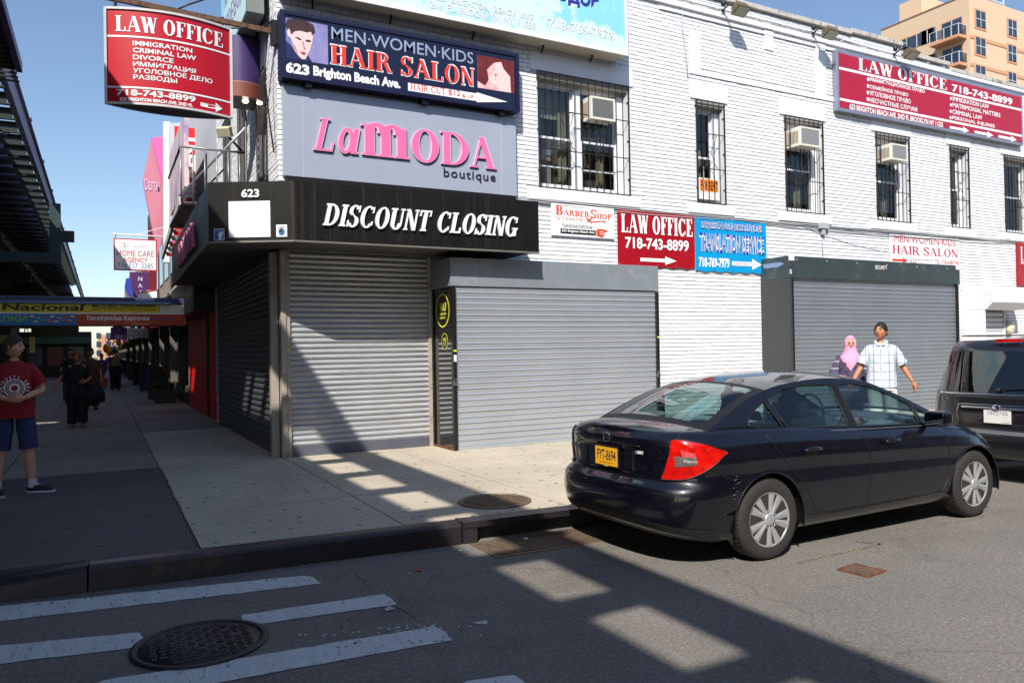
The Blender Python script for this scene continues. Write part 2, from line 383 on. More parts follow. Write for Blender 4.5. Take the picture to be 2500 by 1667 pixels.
# ================================================================== materials of the place
def asphalt():
    m = mat('asphalt', (120, 115, 109), .9, var=.16, scale=.8, bump=.5, bscale=90, bdist=.004, spec=.3)
    nt = m.node_tree; N = nt.nodes; Lk = nt.links; b = N['Principled BSDF']; src = b.inputs['Base Color'].links[0].from_socket
    g = N.new('ShaderNodeNewGeometry')
    v = N.new('ShaderNodeTexVoronoi'); v.inputs['Scale'].default_value = 75; Lk.new(g.outputs['Position'], v.inputs['Vector'])
    s = N.new('ShaderNodeSeparateColor'); Lk.new(v.outputs['Color'], s.inputs[0])
    r = N.new('ShaderNodeMapRange'); r.inputs[1].default_value = .90; r.inputs[2].default_value = .99; Lk.new(s.outputs[0], r.inputs[0])
    r2 = N.new('ShaderNodeMapRange'); r2.inputs[1].default_value = .42; r2.inputs[2].default_value = .1; Lk.new(v.outputs['Distance'], r2.inputs[0])
    k = N.new('ShaderNodeMath'); k.operation = 'MULTIPLY'; Lk.new(r.outputs[0], k.inputs[0]); Lk.new(r2.outputs[0], k.inputs[1])
    x = N.new('ShaderNodeMix'); x.data_type = 'RGBA'; Lk.new(k.outputs[0], x.inputs[0]); Lk.new(src, x.inputs[6]); x.inputs[7].default_value = (.5, .48, .45, 1)
    # darker fines between the stones
    n2 = N.new('ShaderNodeTexNoise'); n2.inputs['Scale'].default_value = 45; n2.inputs['Detail'].default_value = 3; Lk.new(g.outputs['Position'], n2.inputs['Vector'])
    r3 = N.new('ShaderNodeMapRange'); r3.inputs[1].default_value = .3; r3.inputs[2].default_value = .7; r3.inputs[3].default_value = .72; r3.inputs[4].default_value = 1.25; Lk.new(n2.outputs[0], r3.inputs[0])
    x2 = N.new('ShaderNodeMix'); x2.data_type = 'RGBA'; x2.blend_type = 'MULTIPLY'; x2.inputs[0].default_value = 1; Lk.new(x.outputs[2], x2.inputs[6]); Lk.new(r3.outputs[0], x2.inputs[7])
    # hairline cracks and oil clouds
    nd = N.new('ShaderNodeTexNoise'); nd.inputs['Scale'].default_value = 2.5; nd.inputs['Detail'].default_value = 6; Lk.new(g.outputs['Position'], nd.inputs['Vector'])
    mv = N.new('ShaderNodeMix'); mv.data_type = 'VECTOR'; mv.inputs[0].default_value = .3; Lk.new(g.outputs['Position'], mv.inputs[4]); Lk.new(nd.outputs['Color'], mv.inputs[5])
    ve = N.new('ShaderNodeTexVoronoi'); ve.feature = 'DISTANCE_TO_EDGE'; ve.inputs['Scale'].default_value = .62; Lk.new(mv.outputs[1], ve.inputs['Vector'])
    rc = N.new('ShaderNodeMapRange'); rc.inputs[1].default_value = .002; rc.inputs[2].default_value = .007; rc.inputs[3].default_value = .80; rc.inputs[4].default_value = 1; Lk.new(ve.outputs['Distance'], rc.inputs[0])
    no = N.new('ShaderNodeTexNoise'); no.inputs['Scale'].default_value = .9; no.inputs['Detail'].default_value = 9; no.inputs['Roughness'].default_value = .7; Lk.new(g.outputs['Position'], no.inputs['Vector'])
    ro = N.new('ShaderNodeMapRange'); ro.inputs[1].default_value = .56; ro.inputs[2].default_value = .68; ro.inputs[3].default_value = 1; ro.inputs[4].default_value = .78; Lk.new(no.outputs[0], ro.inputs[0])
    mm = N.new('ShaderNodeMath'); mm.operation = 'MULTIPLY'; Lk.new(rc.outputs[0], mm.inputs[0]); Lk.new(ro.outputs[0], mm.inputs[1])
    x3 = N.new('ShaderNodeMix'); x3.data_type = 'RGBA'; x3.blend_type = 'MULTIPLY'; x3.inputs[0].default_value = 1; Lk.new(x2.outputs[2], x3.inputs[6]); Lk.new(mm.outputs[0], x3.inputs[7])
    Lk.new(x3.outputs[2], b.inputs['Base Color']); return m
def concrete(name, col, var=.1, gum=.62):
    m = mat(name, col, .9, var=var, scale=1.3, bump=.25, bscale=55, bdist=.004, spec=.25)
    nt = m.node_tree; N = nt.nodes; Lk = nt.links; b = N['Principled BSDF']; src = b.inputs['Base Color'].links[0].from_socket
    g = N.new('ShaderNodeNewGeometry'); mp = N.new('ShaderNodeMapping'); mp.inputs['Scale'].default_value = (1, 1, .01)
    nz = N.new('ShaderNodeTexNoise'); nz.inputs['Scale'].default_value = 9; Lk.new(g.outputs['Position'], nz.inputs['Vector'])
    ad = N.new('ShaderNodeMix'); ad.data_type = 'VECTOR'; ad.inputs[0].default_value = .06; Lk.new(g.outputs['Position'], ad.inputs[4]); Lk.new(nz.outputs['Color'], ad.inputs[5])
    Lk.new(ad.outputs[1], mp.inputs[0])
    v = N.new('ShaderNodeTexVoronoi'); v.inputs['Scale'].default_value = 5.2; v.voronoi_dimensions = '2D'; Lk.new(mp.outputs[0], v.inputs['Vector'])
    s = N.new('ShaderNodeSeparateColor'); Lk.new(v.outputs['Color'], s.inputs[0])
    pk = N.new('ShaderNodeMath'); pk.operation = 'GREATER_THAN'; pk.inputs[1].default_value = 1 - gum; Lk.new(s.outputs[0], pk.inputs[0])
    sz = N.new('ShaderNodeMapRange'); sz.inputs[3].default_value = .02; sz.inputs[4].default_value = .125; Lk.new(s.outputs[1], sz.inputs[0])
    lt = N.new('ShaderNodeMath'); lt.operation = 'LESS_THAN'; Lk.new(v.outputs['Distance'], lt.inputs[0]); Lk.new(sz.outputs[0], lt.inputs[1])
    k = N.new('ShaderNodeMath'); k.operation = 'MULTIPLY'; Lk.new(pk.outputs[0], k.inputs[0]); Lk.new(lt.outputs[0], k.inputs[1])
    k2 = N.new('ShaderNodeMath'); k2.operation = 'MULTIPLY'; k2.inputs[1].default_value = .72; Lk.new(k.outputs[0], k2.inputs[0])
    x = N.new('ShaderNodeMix'); x.data_type = 'RGBA'; Lk.new(k2.outputs[0], x.inputs[0]); Lk.new(src, x.inputs[6]); x.inputs[7].default_value = (.03, .03, .032, 1)
    # large damp/dirty clouds
    n2 = N.new('ShaderNodeTexNoise'); n2.inputs['Scale'].default_value = .55; n2.inputs['Detail'].default_value = 7; Lk.new(g.outputs['Position'], n2.inputs['Vector'])
    r3 = N.new('ShaderNodeMapRange'); r3.inputs[1].default_value = .3; r3.inputs[2].default_value = .65; r3.inputs[3].default_value = .8; r3.inputs[4].default_value = 1.06; Lk.new(n2.outputs[0], r3.inputs[0])
    x2 = N.new('ShaderNodeMix'); x2.data_type = 'RGBA'; x2.blend_type = 'MULTIPLY'; x2.inputs[0].default_value = 1; Lk.new(x.outputs[2], x2.inputs[6]); Lk.new(r3.outputs[0], x2.inputs[7])
    Lk.new(x2.outputs[2], b.inputs['Base Color']); return m
ASPH = asphalt()
CONC = concrete('concrete', (192, 181, 162)); CONC2 = concrete('dark_shaded_concrete', (100, 96, 96), gum=.25); CONC3 = concrete('mid_shaded_concrete', (146, 138, 128), gum=.35)  # darker slab tones, with some of the railway's shade put into their colour
JOINT = mat('joint_dirt', (52, 48, 44), .95, bump=.4)
WHITE = mat('w_white_brick_paint', (238, 239, 242), .62, var=.035, scale=2.2, bump=.35, bscale=70, bdist=.004, col2=(206, 207, 210), c2lo=.6, c2hi=.78, c2scale=5)
stains(WHITE, lo=.60, hi=.76, col=(150, 136, 120), scale=(7, 7, .55), amt=.30)
WHITE2 = mat('w_white_stucco', (240, 241, 244), .7, var=.03, scale=3, bump=.3, bscale=30, bdist=.006, col2=(196, 196, 196), c2lo=.6, c2hi=.8, c2scale=6)
MORTAR = mat('w_painted_mortar', (186, 188, 194), .9, var=.25, scale=14)
BLACK = mat('black_paint', (24, 23, 22), .42, var=.2, scale=6)
BLK_FASCIA = stains(mat('w_black_fascia', (22, 20, 18), .38, var=.25, scale=3), lo=.55, hi=.75, col=(120, 108, 96), scale=(26, 26, .4), amt=.13)
DKFRAME = mat('dark_frame', (48, 50, 54), .45, metal=.3, var=.2)
RUST = mat('rusty_steel', (96, 62, 44), .85, var=.3, scale=12, col2=(150, 84, 44), c2lo=.5, c2hi=.6)
RUSTPOST = mat('w_rusty_post', (172, 162, 150), .6, metal=.15, var=.2, scale=5, col2=(140, 86, 50), c2lo=.56, c2hi=.68, c2scale=3)
KSTEEL = mat('kerb_steel', (58, 54, 58), .42, metal=.5, var=.3, scale=4, col2=(112, 76, 46), c2lo=.58, c2hi=.72, c2scale=2.5)
IRON = mat('cast_iron', (128, 110, 94), .6, metal=.4, var=.3, scale=18, col2=(120, 84, 60), c2lo=.5, c2hi=.7)
PAINTW = mat('w_road_paint', (206, 208, 208), .8, var=.16, scale=2, stretch=(9, 1.5, 1), col2=(104, 104, 106), c2lo=.57, c2hi=.66, c2scale=5, bump=.3)
# ================================================================== ground
road = MB().box(-600, 900, -600, 900, -3, -.18).build('road', ASPH); meta(road, kind='structure')
KPTS = [(-9.2, 60), (-9.2, 2), (-9.0, -.6), (-8.2, -2.6), (-6.6, -4.1), (-4.9, -4.62), (-3.0, -4.92), (-2.37, -5.0), (.46, -5.19), (1.98, -5.26), (3.2, -5.12), (6.2, -5.02), (9.2, -5.0), (12.2, -5.0), (15.2, -5.0), (40, -5.0)]
def kerb_y(x):
    for (a, b), (c, d) in zip(KPTS[2:], KPTS[3:]):
        if a <= x <= c: return b + (d - b) * (x - a) / (c - a)
    return KPTS[-1][1]
kerb = meta(bpy.data.objects.new('kerb', None), kind='structure'); COL.objects.link(kerb)
for (a, b) in list(zip(KPTS, KPTS[1:]))[6:]:
    if a[0] == .46: continue
    ax, ay = a; bx, by = b; g = .006
    d = V((bx - ax, by - ay, 0)).normalized(); n = V((d.y, -d.x, 0))
    A = V((ax, ay, 0)) + d * g; B = V((bx, by, 0)) - d * g
    drop = .05 if ax < -2.4 else 0
    prof = [(-.16, -.3), (.0, -.3), (.012, -.19), (.0, -.03), (-.014, -.006), (-.04, .004), (-.16, .004)]
    rows = [[p + n * o + V((0, 0, z - (drop if k == 0 and z > -.1 else 0))) for o, z in prof] for k, p in enumerate((A, B))]
    mb = MB(); mb.grid(rows, False); mb.add(rows[0], [tuple(range(len(prof)))]); mb.add(rows[1], [tuple(range(len(prof)))[::-1]])
    mb.build('kerb_stone', KSTEEL, kerb)
kb = MB()
for (a, b) in list(zip(KPTS, KPTS[1:]))[:6]: kb.beam((*a, -.12), (*b, -.12), .3, .25)
kb.build('kerb_run', KSTEEL, kerb)
walk = meta(bpy.data.objects.new('pavement', None), kind='structure'); COL.objects.link(walk)
base = MB()
poly = [V((x + (0 if y > 1 else .0), y + (.1 if y < 1 else 0), -.03)) for x, y in KPTS] + [V((40, 60, -.03))]
base.prism(poly, (0, 0, 0), (0, 0, -.4)); base.build('slab_bed', JOINT, walk)
random.seed(3)
def slab(x0, x1, y0, y1, m, z=0.0):
    g = .006
    c = [(x0 + g, y0 + g), (x1 - g, y0 + g), (x1 - g, y1 - g), (x0 + g, y1 - g)]
    tilt = [random.uniform(-.004, .003) for _ in c]
    top = [V((x, y, z + t)) for (x, y), t in zip(c, tilt)]; bot = [V((x, y, -.08)) for x, y in c]
    MB().add(top + bot, [(0, 1, 2, 3), (0, 4, 5, 1), (1, 5, 6, 2), (2, 6, 7, 3), (3, 7, 4, 0)]).build('slab', m, walk)
def slabk(x0, x1, y1, m):      # slab row that meets the kerb
    g = .006; top = [V((x0 + g, kerb_y(x0) + .17, 0)), V((x1 - g, kerb_y(x1) + .17, 0)), V((x1 - g, y1 - g, 0)), V((x0 + g, y1 - g, 0))]
    bot = [p - V((0, 0, .08)) for p in top]
    MB().add(top + bot, [(0, 1, 2, 3), (0, 4, 5, 1), (1, 5, 6, 2), (2, 6, 7, 3), (3, 7, 4, 0)]).build('slab', m, walk)
xs = [-9.0, -7.2, -5.4, -3.4, -1.61] + [-1.61 + 1.62 * i for i in range(1, 26)]
for i, (a, b) in enumerate(zip(xs, xs[1:])):
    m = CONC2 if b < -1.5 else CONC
    if a >= -3.5: slabk(a, b, -3.45, m)
    elif a > -8: slabk(a, b, -2.9, m)
    ys = [-3.45, -.2, 0] if b < -1.5 and a >= -3.5 else [-3.45, -1.8, 0] if a >= -3.5 else [-2.9, -1.3, 0]
    for c, d in zip(ys, ys[1:]): slab(a, b, c, d, m)
ax_ = [-9.04, -7.2, -5.4, -3.4, -1.61, -.02]
for j in range(26):
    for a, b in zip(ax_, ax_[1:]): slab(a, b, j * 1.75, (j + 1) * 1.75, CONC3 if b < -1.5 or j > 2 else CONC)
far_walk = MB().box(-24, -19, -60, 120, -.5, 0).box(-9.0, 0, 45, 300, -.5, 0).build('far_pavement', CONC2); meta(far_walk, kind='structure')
# the tar-filled crack between the dark slabs and the light ones
cr = MB(); P0 = onz(395, 1145); P1 = onz(480, 1335); pts = []
for i in range(31):
    t = i / 30; p = P0.lerp(P1, t) + V((random.uniform(-.010, .010), 0, .003)); pts.append(p)
rows = [[p - V((.004 + .008 * random.random(), 0, 0)), p + V((.004 + .008 * random.random(), 0, .0006))] for p in pts]
cr.grid(rows); cr.build('tar_joint', mat('tar', (22, 20, 19), .6), walk, recalc=False)
# ------------------------------------------------------------------ crosswalk
cross = meta(bpy.data.objects.new('road_markings', None), kind='structure'); COL.objects.link(cross)
def road_poly(px, name='stripe', m=PAINTW, z=-.176, jag=.012):
    P = [onz(u, w_, z) for u, w_ in px]; out = []
    for i in range(len(P)):
        a, b = P[i], P[(i + 1) % len(P)]; n = max(1, int((b - a).length / .07))
        for k in range(n):
            p = a.lerp(b, k / n); out.append((p.x + random.uniform(-jag, jag) * .6, p.y + random.uniform(-jag, jag) * .6))
    ts = mathutils.geometry.tessellate_polygon([[V((x, y, 0)) for x, y in out]])
    return MB().add([(x, y, z) for x, y in out], [tuple(t) for t in ts]).build(name, m, cross, recalc=False)
road_poly([(-260, 1545), (783, 1424), (766, 1407), (740, 1404), (-260, 1505)])
road_poly([(-260, 1650), (344, 1578), (350, 1560), (340, 1542), (-260, 1600)])
road_poly([(596, 1527), (972, 1474), (955, 1460), (935, 1449), (590, 1500)])
road_poly([(110, 1740), (1108, 1561), (1085, 1540), (1060, 1528), (250, 1660)])
road_poly([(1000, 1740), (1300, 1690), (1275, 1660), (1255, 1646), (1140, 1662)])
FAINT = mat('w_faint_paint', (150, 152, 152), .85, var=.3, scale=20, col2=(96, 94, 92), c2lo=.44, c2hi=.5, c2scale=40)
for a, b, wd in [((855, 1385), (912, 1442), 5), ((965, 1475), (1025, 1515), 4), ((700, 1412), (850, 1405), 2)]:
    road_poly([a, (a[0] + wd, a[1]), (b[0] + wd, b[1]), b], 'worn_line', FAINT)
for k in range(46):
    t = random.random(); u = 720 + 470 * t; w_ = 1552 - 34 * t + random.uniform(-7, 7) + (30 if random.random() < .3 else 0)
    road_poly([(u, w_), (u + random.uniform(4, 12), w_ - 1), (u + random.uniform(4, 10), w_ + 3)], 'paint_fleck', PAINTW, jag=.002)
road_poly([(1160, 1518), (1192, 1514), (1186, 1522), (1165, 1523)], 'paint_fleck')
YEL = mat('w_faint_yellow', (150, 128, 84), .9, col2=(100, 96, 92), c2lo=.42, c2hi=.5, c2scale=30)
road_poly([(1945, 1370), (2150, 1325), (2152, 1328), (1948, 1374)], 'survey_line', YEL); road_poly([(2090, 1318), (2150, 1326), (2148, 1329), (2088, 1321)], 'survey_line', YEL)
# ------------------------------------------------------------------ covers and grates
def manhole(name, c, r, z, label, m, wedge=False):
    t = thing(name, label, 'manhole cover', (c[0], c[1], z)); o = V((c[0], c[1], z))
    MB().lathe([(r, .001), (r, .012), (r * .94, .016), (r * .9, .012), (r * .9, .003)], o, n=48).build('rim', m, t)
    MB().lathe([(r * .885, .001), (r * .885, .007), (.001, .007)], o, n=48).build('lid', m, t)
    bm_ = MB(); s = r * .135
    for i in range(-8, 9):
        for j in range(-8, 9):
            x, y = i * s, j * s
            if math.hypot(x, y) > r * .8 or random.random() < .06: continue
            if (i + j) % 2: bm_.box(x - s * .4, x + s * .4, y - s * .2, y - s * .04, .007, .013, Matrix.Translation(o)).box(x - s * .4, x + s * .4, y + s * .08, y + s * .24, .007, .013, Matrix.Translation(o))
            else: bm_.box(x - s * .2, x - s * .04, y - s * .4, y + s * .4, .007, .013, Matrix.Translation(o)).box(x + s * .08, x + s * .24, y - s * .4, y + s * .4, .007, .013, Matrix.Translation(o))
    bm_.build('raised_lugs', m, t); return t
c1 = onz(490, 1571, -.18); manhole('manhole_cover', c1, .375, -.178, 'round iron manhole cover with basket pattern in the shaded crosswalk', mat('iron_dark', (62, 56, 58), .5, metal=.4, var=.3, scale=18))
c2_ = onz(1208, 1224); manhole('manhole_cover', c2_, .36, .002, 'round rusty manhole cover in the sunlit pavement by the storm drain', IRON)
q = [onz(*p, -.18) for p in [(2046, 1393), (2090, 1379), (2166, 1393), (2112, 1409)]]
cc = sum(q, V()) / 4; t = thing('valve_cover', 'small square rusty cover in the sunlit road below the dark sedan', 'utility cover', tuple(cc))
u_ = (q[3] - q[0]).normalized(); v_ = V((-u_.y, u_.x, 0)); R4 = Matrix.Translation(V((cc.x, cc.y, -.18))) @ Matrix(((u_.x, v_.x, 0, 0), (u_.y, v_.y, 0, 0), (0, 0, 1, 0), (0, 0, 0, 1)))
R4 = R4 @ Matrix.Diagonal((.72, .72, 1, 1)); MB().box(-.15, .15, -.15, .15, 0, .006, R4).build('lid', IRON, t)
mb = MB()
for a in (-1, 1): mb.box(-.17, .17, a * .16 - .012, a * .16 + .012, 0, .012, R4).box(a * .16 - .012, a * .16 + .012, -.148, .148, 0, .012, R4)
mb.build('rim', RUST, t)
mb = MB()
for i in range(-3, 4):
    for j in range(-3, 4): mb.box(i * .042 - .014, i * .042 + .014, j * .042 - .014, j * .042 + .014, .006, .011, R4)
mb.build('raised_lugs', IRON, t)
# storm inlet in the kerb
t = thing('storm_drain', 'rusty kerbside storm drain with an open throat and iron gutter grate', 'storm drain', (1.2, -5.25, -.18))
mb = MB(); y0, y1 = -5.19, -5.26
def ky(x): return -5.19 - .046 * (x - .46)
def inbox(xa, xb, ya, yb, za, zb): mb.add([V((x, ky(x) + y, z)) for x in (xa, xb) for y in (ya, yb) for z in (za, zb)], [(0, 1, 3, 2), (4, 6, 7, 5), (0, 4, 5, 1), (2, 3, 7, 6), (0, 2, 6, 4), (1, 5, 7, 3)])
inbox(.47, 1.97, -.02, .17, -.045, .008); inbox(.47, .60, -.012, .16, -.24, -.045); inbox(1.84, 1.97, -.012, .16, -.24, -.045)
mb.build('throat_frame', KSTEEL, t); mb = MB(); inbox(.60, 1.84, .3, .34, -.6, -.05); inbox(.60, 1.84, -.01, .34, -.62, -.6); mb.build('chamber', mat('pit_black', (12, 11, 10), .9), t)
# grate bars in a frame
gx0, gx1 = .55, 2.25; mb = MB(); gy1, gy0 = -5.25, -5.72
mb.box(gx0, gx1, gy0 - .04, gy0, -.2, -.172).box(gx0, gx1, gy1 - .02, gy1 + .02, -.2, -.172).box(gx0 - .04, gx0, gy0 - .04, gy1 + .02, -.2, -.172).box(gx1, gx1 + .04, gy0 - .04, gy1 + .02, -.2, -.172)
mb.build('grate_frame', IRON, t)
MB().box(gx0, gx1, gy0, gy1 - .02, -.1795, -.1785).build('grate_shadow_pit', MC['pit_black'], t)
for k in range(9):
    y = gy0 + .022 + k * .05; MB().box(gx0, gx1, y, y + .026, -.1775, -.168).build('grate_bar', IRON, t)
# litter
def crumple(name, px, s, z, label, m):
    p = onz(*px, z); bm = bmesh.new(); bmesh.ops.create_icosphere(bm, subdivisions=2, radius=s)
    for v in bm.verts: v.co = V((v.co.x * random.uniform(.6, 1.3), v.co.y * random.uniform(.6, 1.3), abs(v.co.z) * random.uniform(.1, .55)))
    me = bpy.data.meshes.new(name); bm.to_mesh(me); bm.free(); me.materials.append(m); o = inst(name, me, M4=Matrix.Translation(p + V((0, 0, .003)))); return meta(o, label, 'litter')
PAPER = mat('paper', (226, 224, 220), .8)
crumple('crumpled_paper', (950, 1487), .035, -.178, 'crumpled grey tissue at the end of the middle crosswalk stripe', mat('tissue', (186, 180, 178), .9))
crumple('leaf_litter', (1024, 1393), .022, -.178, 'small orange leaf lying on the shaded asphalt', mat('leaf', (190, 92, 30), .7))
crumple('paper_scrap', (1283, 1315), .022, -.17, 'white paper scrap on the gutter grate of the storm drain', PAPER)
crumple('paper_scrap', (1000, 1343), .014, -.178, 'tiny white scrap in the gutter left of the storm drain', PAPER)
crumple('cigarette_end', (1123, 1344), .012, -.178, 'flat white cigarette end in the gutter at the storm drain frame', PAPER)
crumple('cigarette_end', (1001, 1400), .008, -.178, 'white cigarette end beside the orange leaf', PAPER)
# ================================================================== elevated railway
GREEN = mat('el_green', (24, 38, 33), .6, var=.25, scale=2, col2=(60, 42, 32), c2lo=.62, c2hi=.75)
PALEG = mat('el_pale', (108, 112, 142), .55, var=.2, scale=3)
TIE = mat('railway_tie', (30, 26, 23), .9, var=.3, scale=5)
el = thing('elevated_railway', 'dark green steel elevated railway running over the avenue at the left', 'elevated railway', (-10, 5, 0))
MB().box(-4.13, -4.0, -45, 160, 7.42, 7.92).build('edge_beam', PALEG, el)
MB().box(-4.1, -3.92, -45, 160, 7.922, 7.95).build('edge_flange', PALEG, el)
MB().box(-15.5, -8.85, -45, 160, 7.55, 7.9).box(-8.85, -4.86, 3.0, 160, 7.55, 7.9).box(-8.85, -4.86, -45, 2.3, 7.55, 7.9).box(-8.1, -4.86, 2.3, 3.0, 7.55, 7.9).build('deck', TIE, el)
for xx in (-6.3, -8.9, -11.3, -13.7): 
    MB().box(xx - .02, xx + .02, -45, 160, 6.75, 7.54).box(xx - .18, xx + .18, -45, 160, 6.70, 6.748).build('girder', GREEN, el)
brk = MB().box(-6.26, -4.0, -.05, .05, 7.28, 7.32).box(-6.26, -4.13, -.015, .015, 7.322, 7.53).box(-4.85, -4.14, -.12, .12, 7.535, 7.545)
bme = brk.mesh('bracket', GREEN)
strut = MB().beam((-6.26, 0, 6.8), (-4.3, 0, 7.27), .05, .05).mesh('strut', GREEN)
bolt = MB().box(-3.99, -3.90, -.05, .05, 7.96, 8.05).mesh('bolt', BLACK)
for k in range(-6, 58):
    y = -12.5 + k * 1.28 + .35
    inst('bracket', bme, el, M4=Matrix.Translation((0, y, 0)))
    if k % 2: inst('strut', strut, el, M4=Matrix.Translation((0, y, 0)))
    if k % 4 == 0: inst('bolt', bolt, el, M4=Matrix.Translation((0, y, 0)))
tie = MB().box(-6.25, -4.66, -.09, .09, 7.36, 7.54).mesh('tie', PALEG)
for k in range(110): inst('tie', tie, el, M4=Matrix.Translation((0, 2.0 + k * .62, 0)))
# posts of the structure, paired and laced
col = MB()
for sx in (-.16, .16):
    for sy in (-.18, .18): col.box(sx - .03, sx + .03, sy - .03, sy + .03, -.18, 6.3)
lac = MB()
for k in range(15):
    z = .3 + k * .4
    for sy in (-.2, .2): lac.beam((-.16, sy, z), (.16, sy, z + .4), .04, .012, (0, 1, 0))
col.box(-.3, .3, -.3, .3, -.18, .5)
cme = col.mesh('column', GREEN); lme = lac.mesh('lacing', GREEN)
for k in range(-2, 9):
    y = 13 + k * 15
    for x in (-9.6, -18.2): c_ = inst('column', cme, el, M4=Matrix.Translation((x, y, 0))); inst('lacing', lme, c_, M4=Matrix.Translation((x, y, 0)))
    MB().box(-18.8, -6.0, y - .25, y + .25, 6.0, 6.1).box(-18.8, -6.0, y - .25, y + .25, 6.62, 6.7).box(-18.8, -6.0, y - .02, y + .02, 6.1, 6.62).build('cross_girder', GREEN, el)
MB().box(-18.8, -15.5, -45, 160, 7.5, 7.9).build('deck', TIE, el)
# station canopy piece at the near end
cp = thing('station_canopy', 'dark soffit of the station platform with a purple edge at top left', 'canopy', (-5, 2, 6.8))
ye = onz(55, 172, 6.85).y
mb = MB().box(-6.2, -3.62, -2.0, ye, 6.85, 6.9); mb.build('soffit', mat('soffit_brown', (64, 48, 46), .8, var=.3), cp)
for k in range(34): MB().box(-6.2, -3.62, -2 + k * .25, -1.97 + k * .25, 6.82, 6.849).build('soffit_rib', mat('rib_brown', (52, 40, 40), .8), cp)
MB().box(-3.62, -3.52, -2.0, ye, 6.80, 6.98).build('edge_trim', mat('edge_purple', (70, 46, 100), .5), cp)
gf = thing('green_hanging_frame', 'dark teal hanging frame under the railway, left of the home care sign', 'sign frame', (-5, 20, 5))
a = onz(0, 610, 5.2)
p0, p1 = ony(-60, 560, 20), ony(150, 643, 20)
MB().box(p0.x, p1.x, 19.95, 20.05, p1.z, p1.z + .35).box(p1.x - .35, p1.x, 19.96, 20.04, p1.z + .35, p1.z + 2.1).build('frame_band', mat('teal_dark', (38, 62, 66), .6), gf)
lp = thing('signal_box', 'small dark box hanging from the railway edge above the striped awning', 'signal box', (-4, 24, 7))
s0, s1 = ony(158, 590, 26), ony(168, 572, 26)
MB().box(s0.x - .12, s1.x + .2, 25.8, 26.2, s0.z, s1.z + .12).build('box_body', BLACK, lp)
# ================================================================== the white brick corner building
bld = thing('corner_building', 'two storey white painted brick corner building with barred upper windows', 'building', (10, 2, 0))
WIN = [(4.32, 6.24, 'double'), (7.83, 8.56, 'rent'), (10.22, 11.36, 'ac'), (13.08, 14.25, 'ac'), (15.80, 16.54, 'plain'), (18.06, 19.3, 'plain'), (22.0, 23.1, 'plain')]
ZB, ZT = 4.23, 6.23
def roof_z(x): return 8.36 if x < 12.33 else 8.40 if x < 14.08 else 8.22 if x < 15.85 else 8.10
def holes_wall(mb, fr, s0, s1, z0, ztop, holes, th0, th1):
    """fr(s, depth, z) -> point; solid pieces round rectangular holes (s,s,z,z)"""
    def bx(a, b, c, d):
        if b - a < 1e-4 or d - c < 1e-4: return
        mb.add([fr(s, t, z) for s in (a, b) for t in (th0, th1) for z in (c, d)], [(0, 1, 3, 2), (4, 6, 7, 5), (0, 4, 5, 1), (2, 3, 7, 6), (0, 2, 6, 4), (1, 5, 7, 3)])
    hs = sorted(holes); cur = s0
    for a, b, c, d in hs:
        bx(cur, a, z0, ztop); bx(a, b, z0, c); bx(a, b, d, ztop); cur = b
    bx(cur, s1, z0, ztop)
FY = lambda s, t, z: V((s, t, z))
FX = lambda s, t, z: V((t, s, z))
holes = [(a, b, ZB, ZT) for a, b, _ in WIN]
mb = MB(); holes_wall(mb, FY, 0.012, 30, 0, 8.05, holes, .012, .30)
for a, b in [(0.012, 12.33), (12.33, 14.08), (14.08, 15.85), (15.85, 30)]: mb.box(a, b, .012, .30, 8.05, roof_z((a + b) / 2) - .1)
mb.build('wall', MORTAR, bld)
AVH = [(.80, 1.60, 4.05, 5.9), (2.62, 3.50, 3.95, 6.2), (4.5, 5.4, 3.95, 6.2)]
mb = MB(); holes_wall(mb, FX, .302, 13.0, 0, 8.4, AVH, .012, .30); mb.build('wall', MORTAR, bld)
MB().box(.3, 29, .31, 12.9, 8.0, 8.05).build('roof', mat('roof_tar', (60, 60, 60), .9), bld)
MB().box(29.7, 30, .302, 13, 0, 8).box(.3, 29.7, 12.7, 13, 0, 8).build('wall', MORTAR, bld)
MB().box(.31, 29.5, 2.4, 2.45, 3.5, 7.9).box(.31, 29.5, .32, 2.4, 3.4, 3.45).build('inner_partition', mat('dim_room', (88, 84, 78), .9), bld)
CO, BL, GAP = .0735, .213, .009
random.seed(11)
smooth = [(x0 - .12, x1 + .12, ZT, ZT + .33) for x0, x1, _ in WIN] + [(x0 - .22, x1 + .22, ZB - .22, ZB) for x0, x1, _ in WIN] + [(7.72, 7.98, 6.8, 7.5), (11.2, 11.5, 6.8, 7.95), (9.7, 9.95, 7.5, 7.9), (7.7, 12.0, 6.70, 6.81)]
bricks = []
def clip(a, b, z0, z1, zones):
    segs = [(a, b)]
    for c, d, e, f in zones:
        if z1 <= e + .01 or z0 >= f - .01: continue
        out = []
        for p, q in segs:
            if q <= c or p >= d: out.append((p, q)); continue
            if c - p > .02: out.append((p, c))
            if q - d > .02: out.append((d, q))
        segs = out
    return segs
def lay(axis, s0, s1, ztop, zones, zmin=0.0):
    k = 0; z = zmin
    while True:
        z0 = z + GAP; z1 = z + CO
        s = s0 - (BL / 2 if k % 2 else 0)
        row = random.uniform(-.0015, .0015)
        while s < s1:
            a = max(s, s0) + (.003 if s > s0 else 0); b = min(s + BL, s1) - .003
            if b - a > .03 and z1 < ztop((a + b) / 2):
                for p, q in clip(a, b, z0, z1, zones): bricks.append((axis, p, q, z0 + random.uniform(-.002, .0015), z1, row + random.uniform(-.004, .003)))
            s += BL
        z += CO; k += 1
        if z > 8.6: break
lay('y', 0.0, 26.0, lambda x: roof_z(x) - .1, holes + smooth)
lay('x', 0.012, 6.6, lambda y: 8.3, [(a, b, c, d) for a, b, c, d in AVH], 3.6)
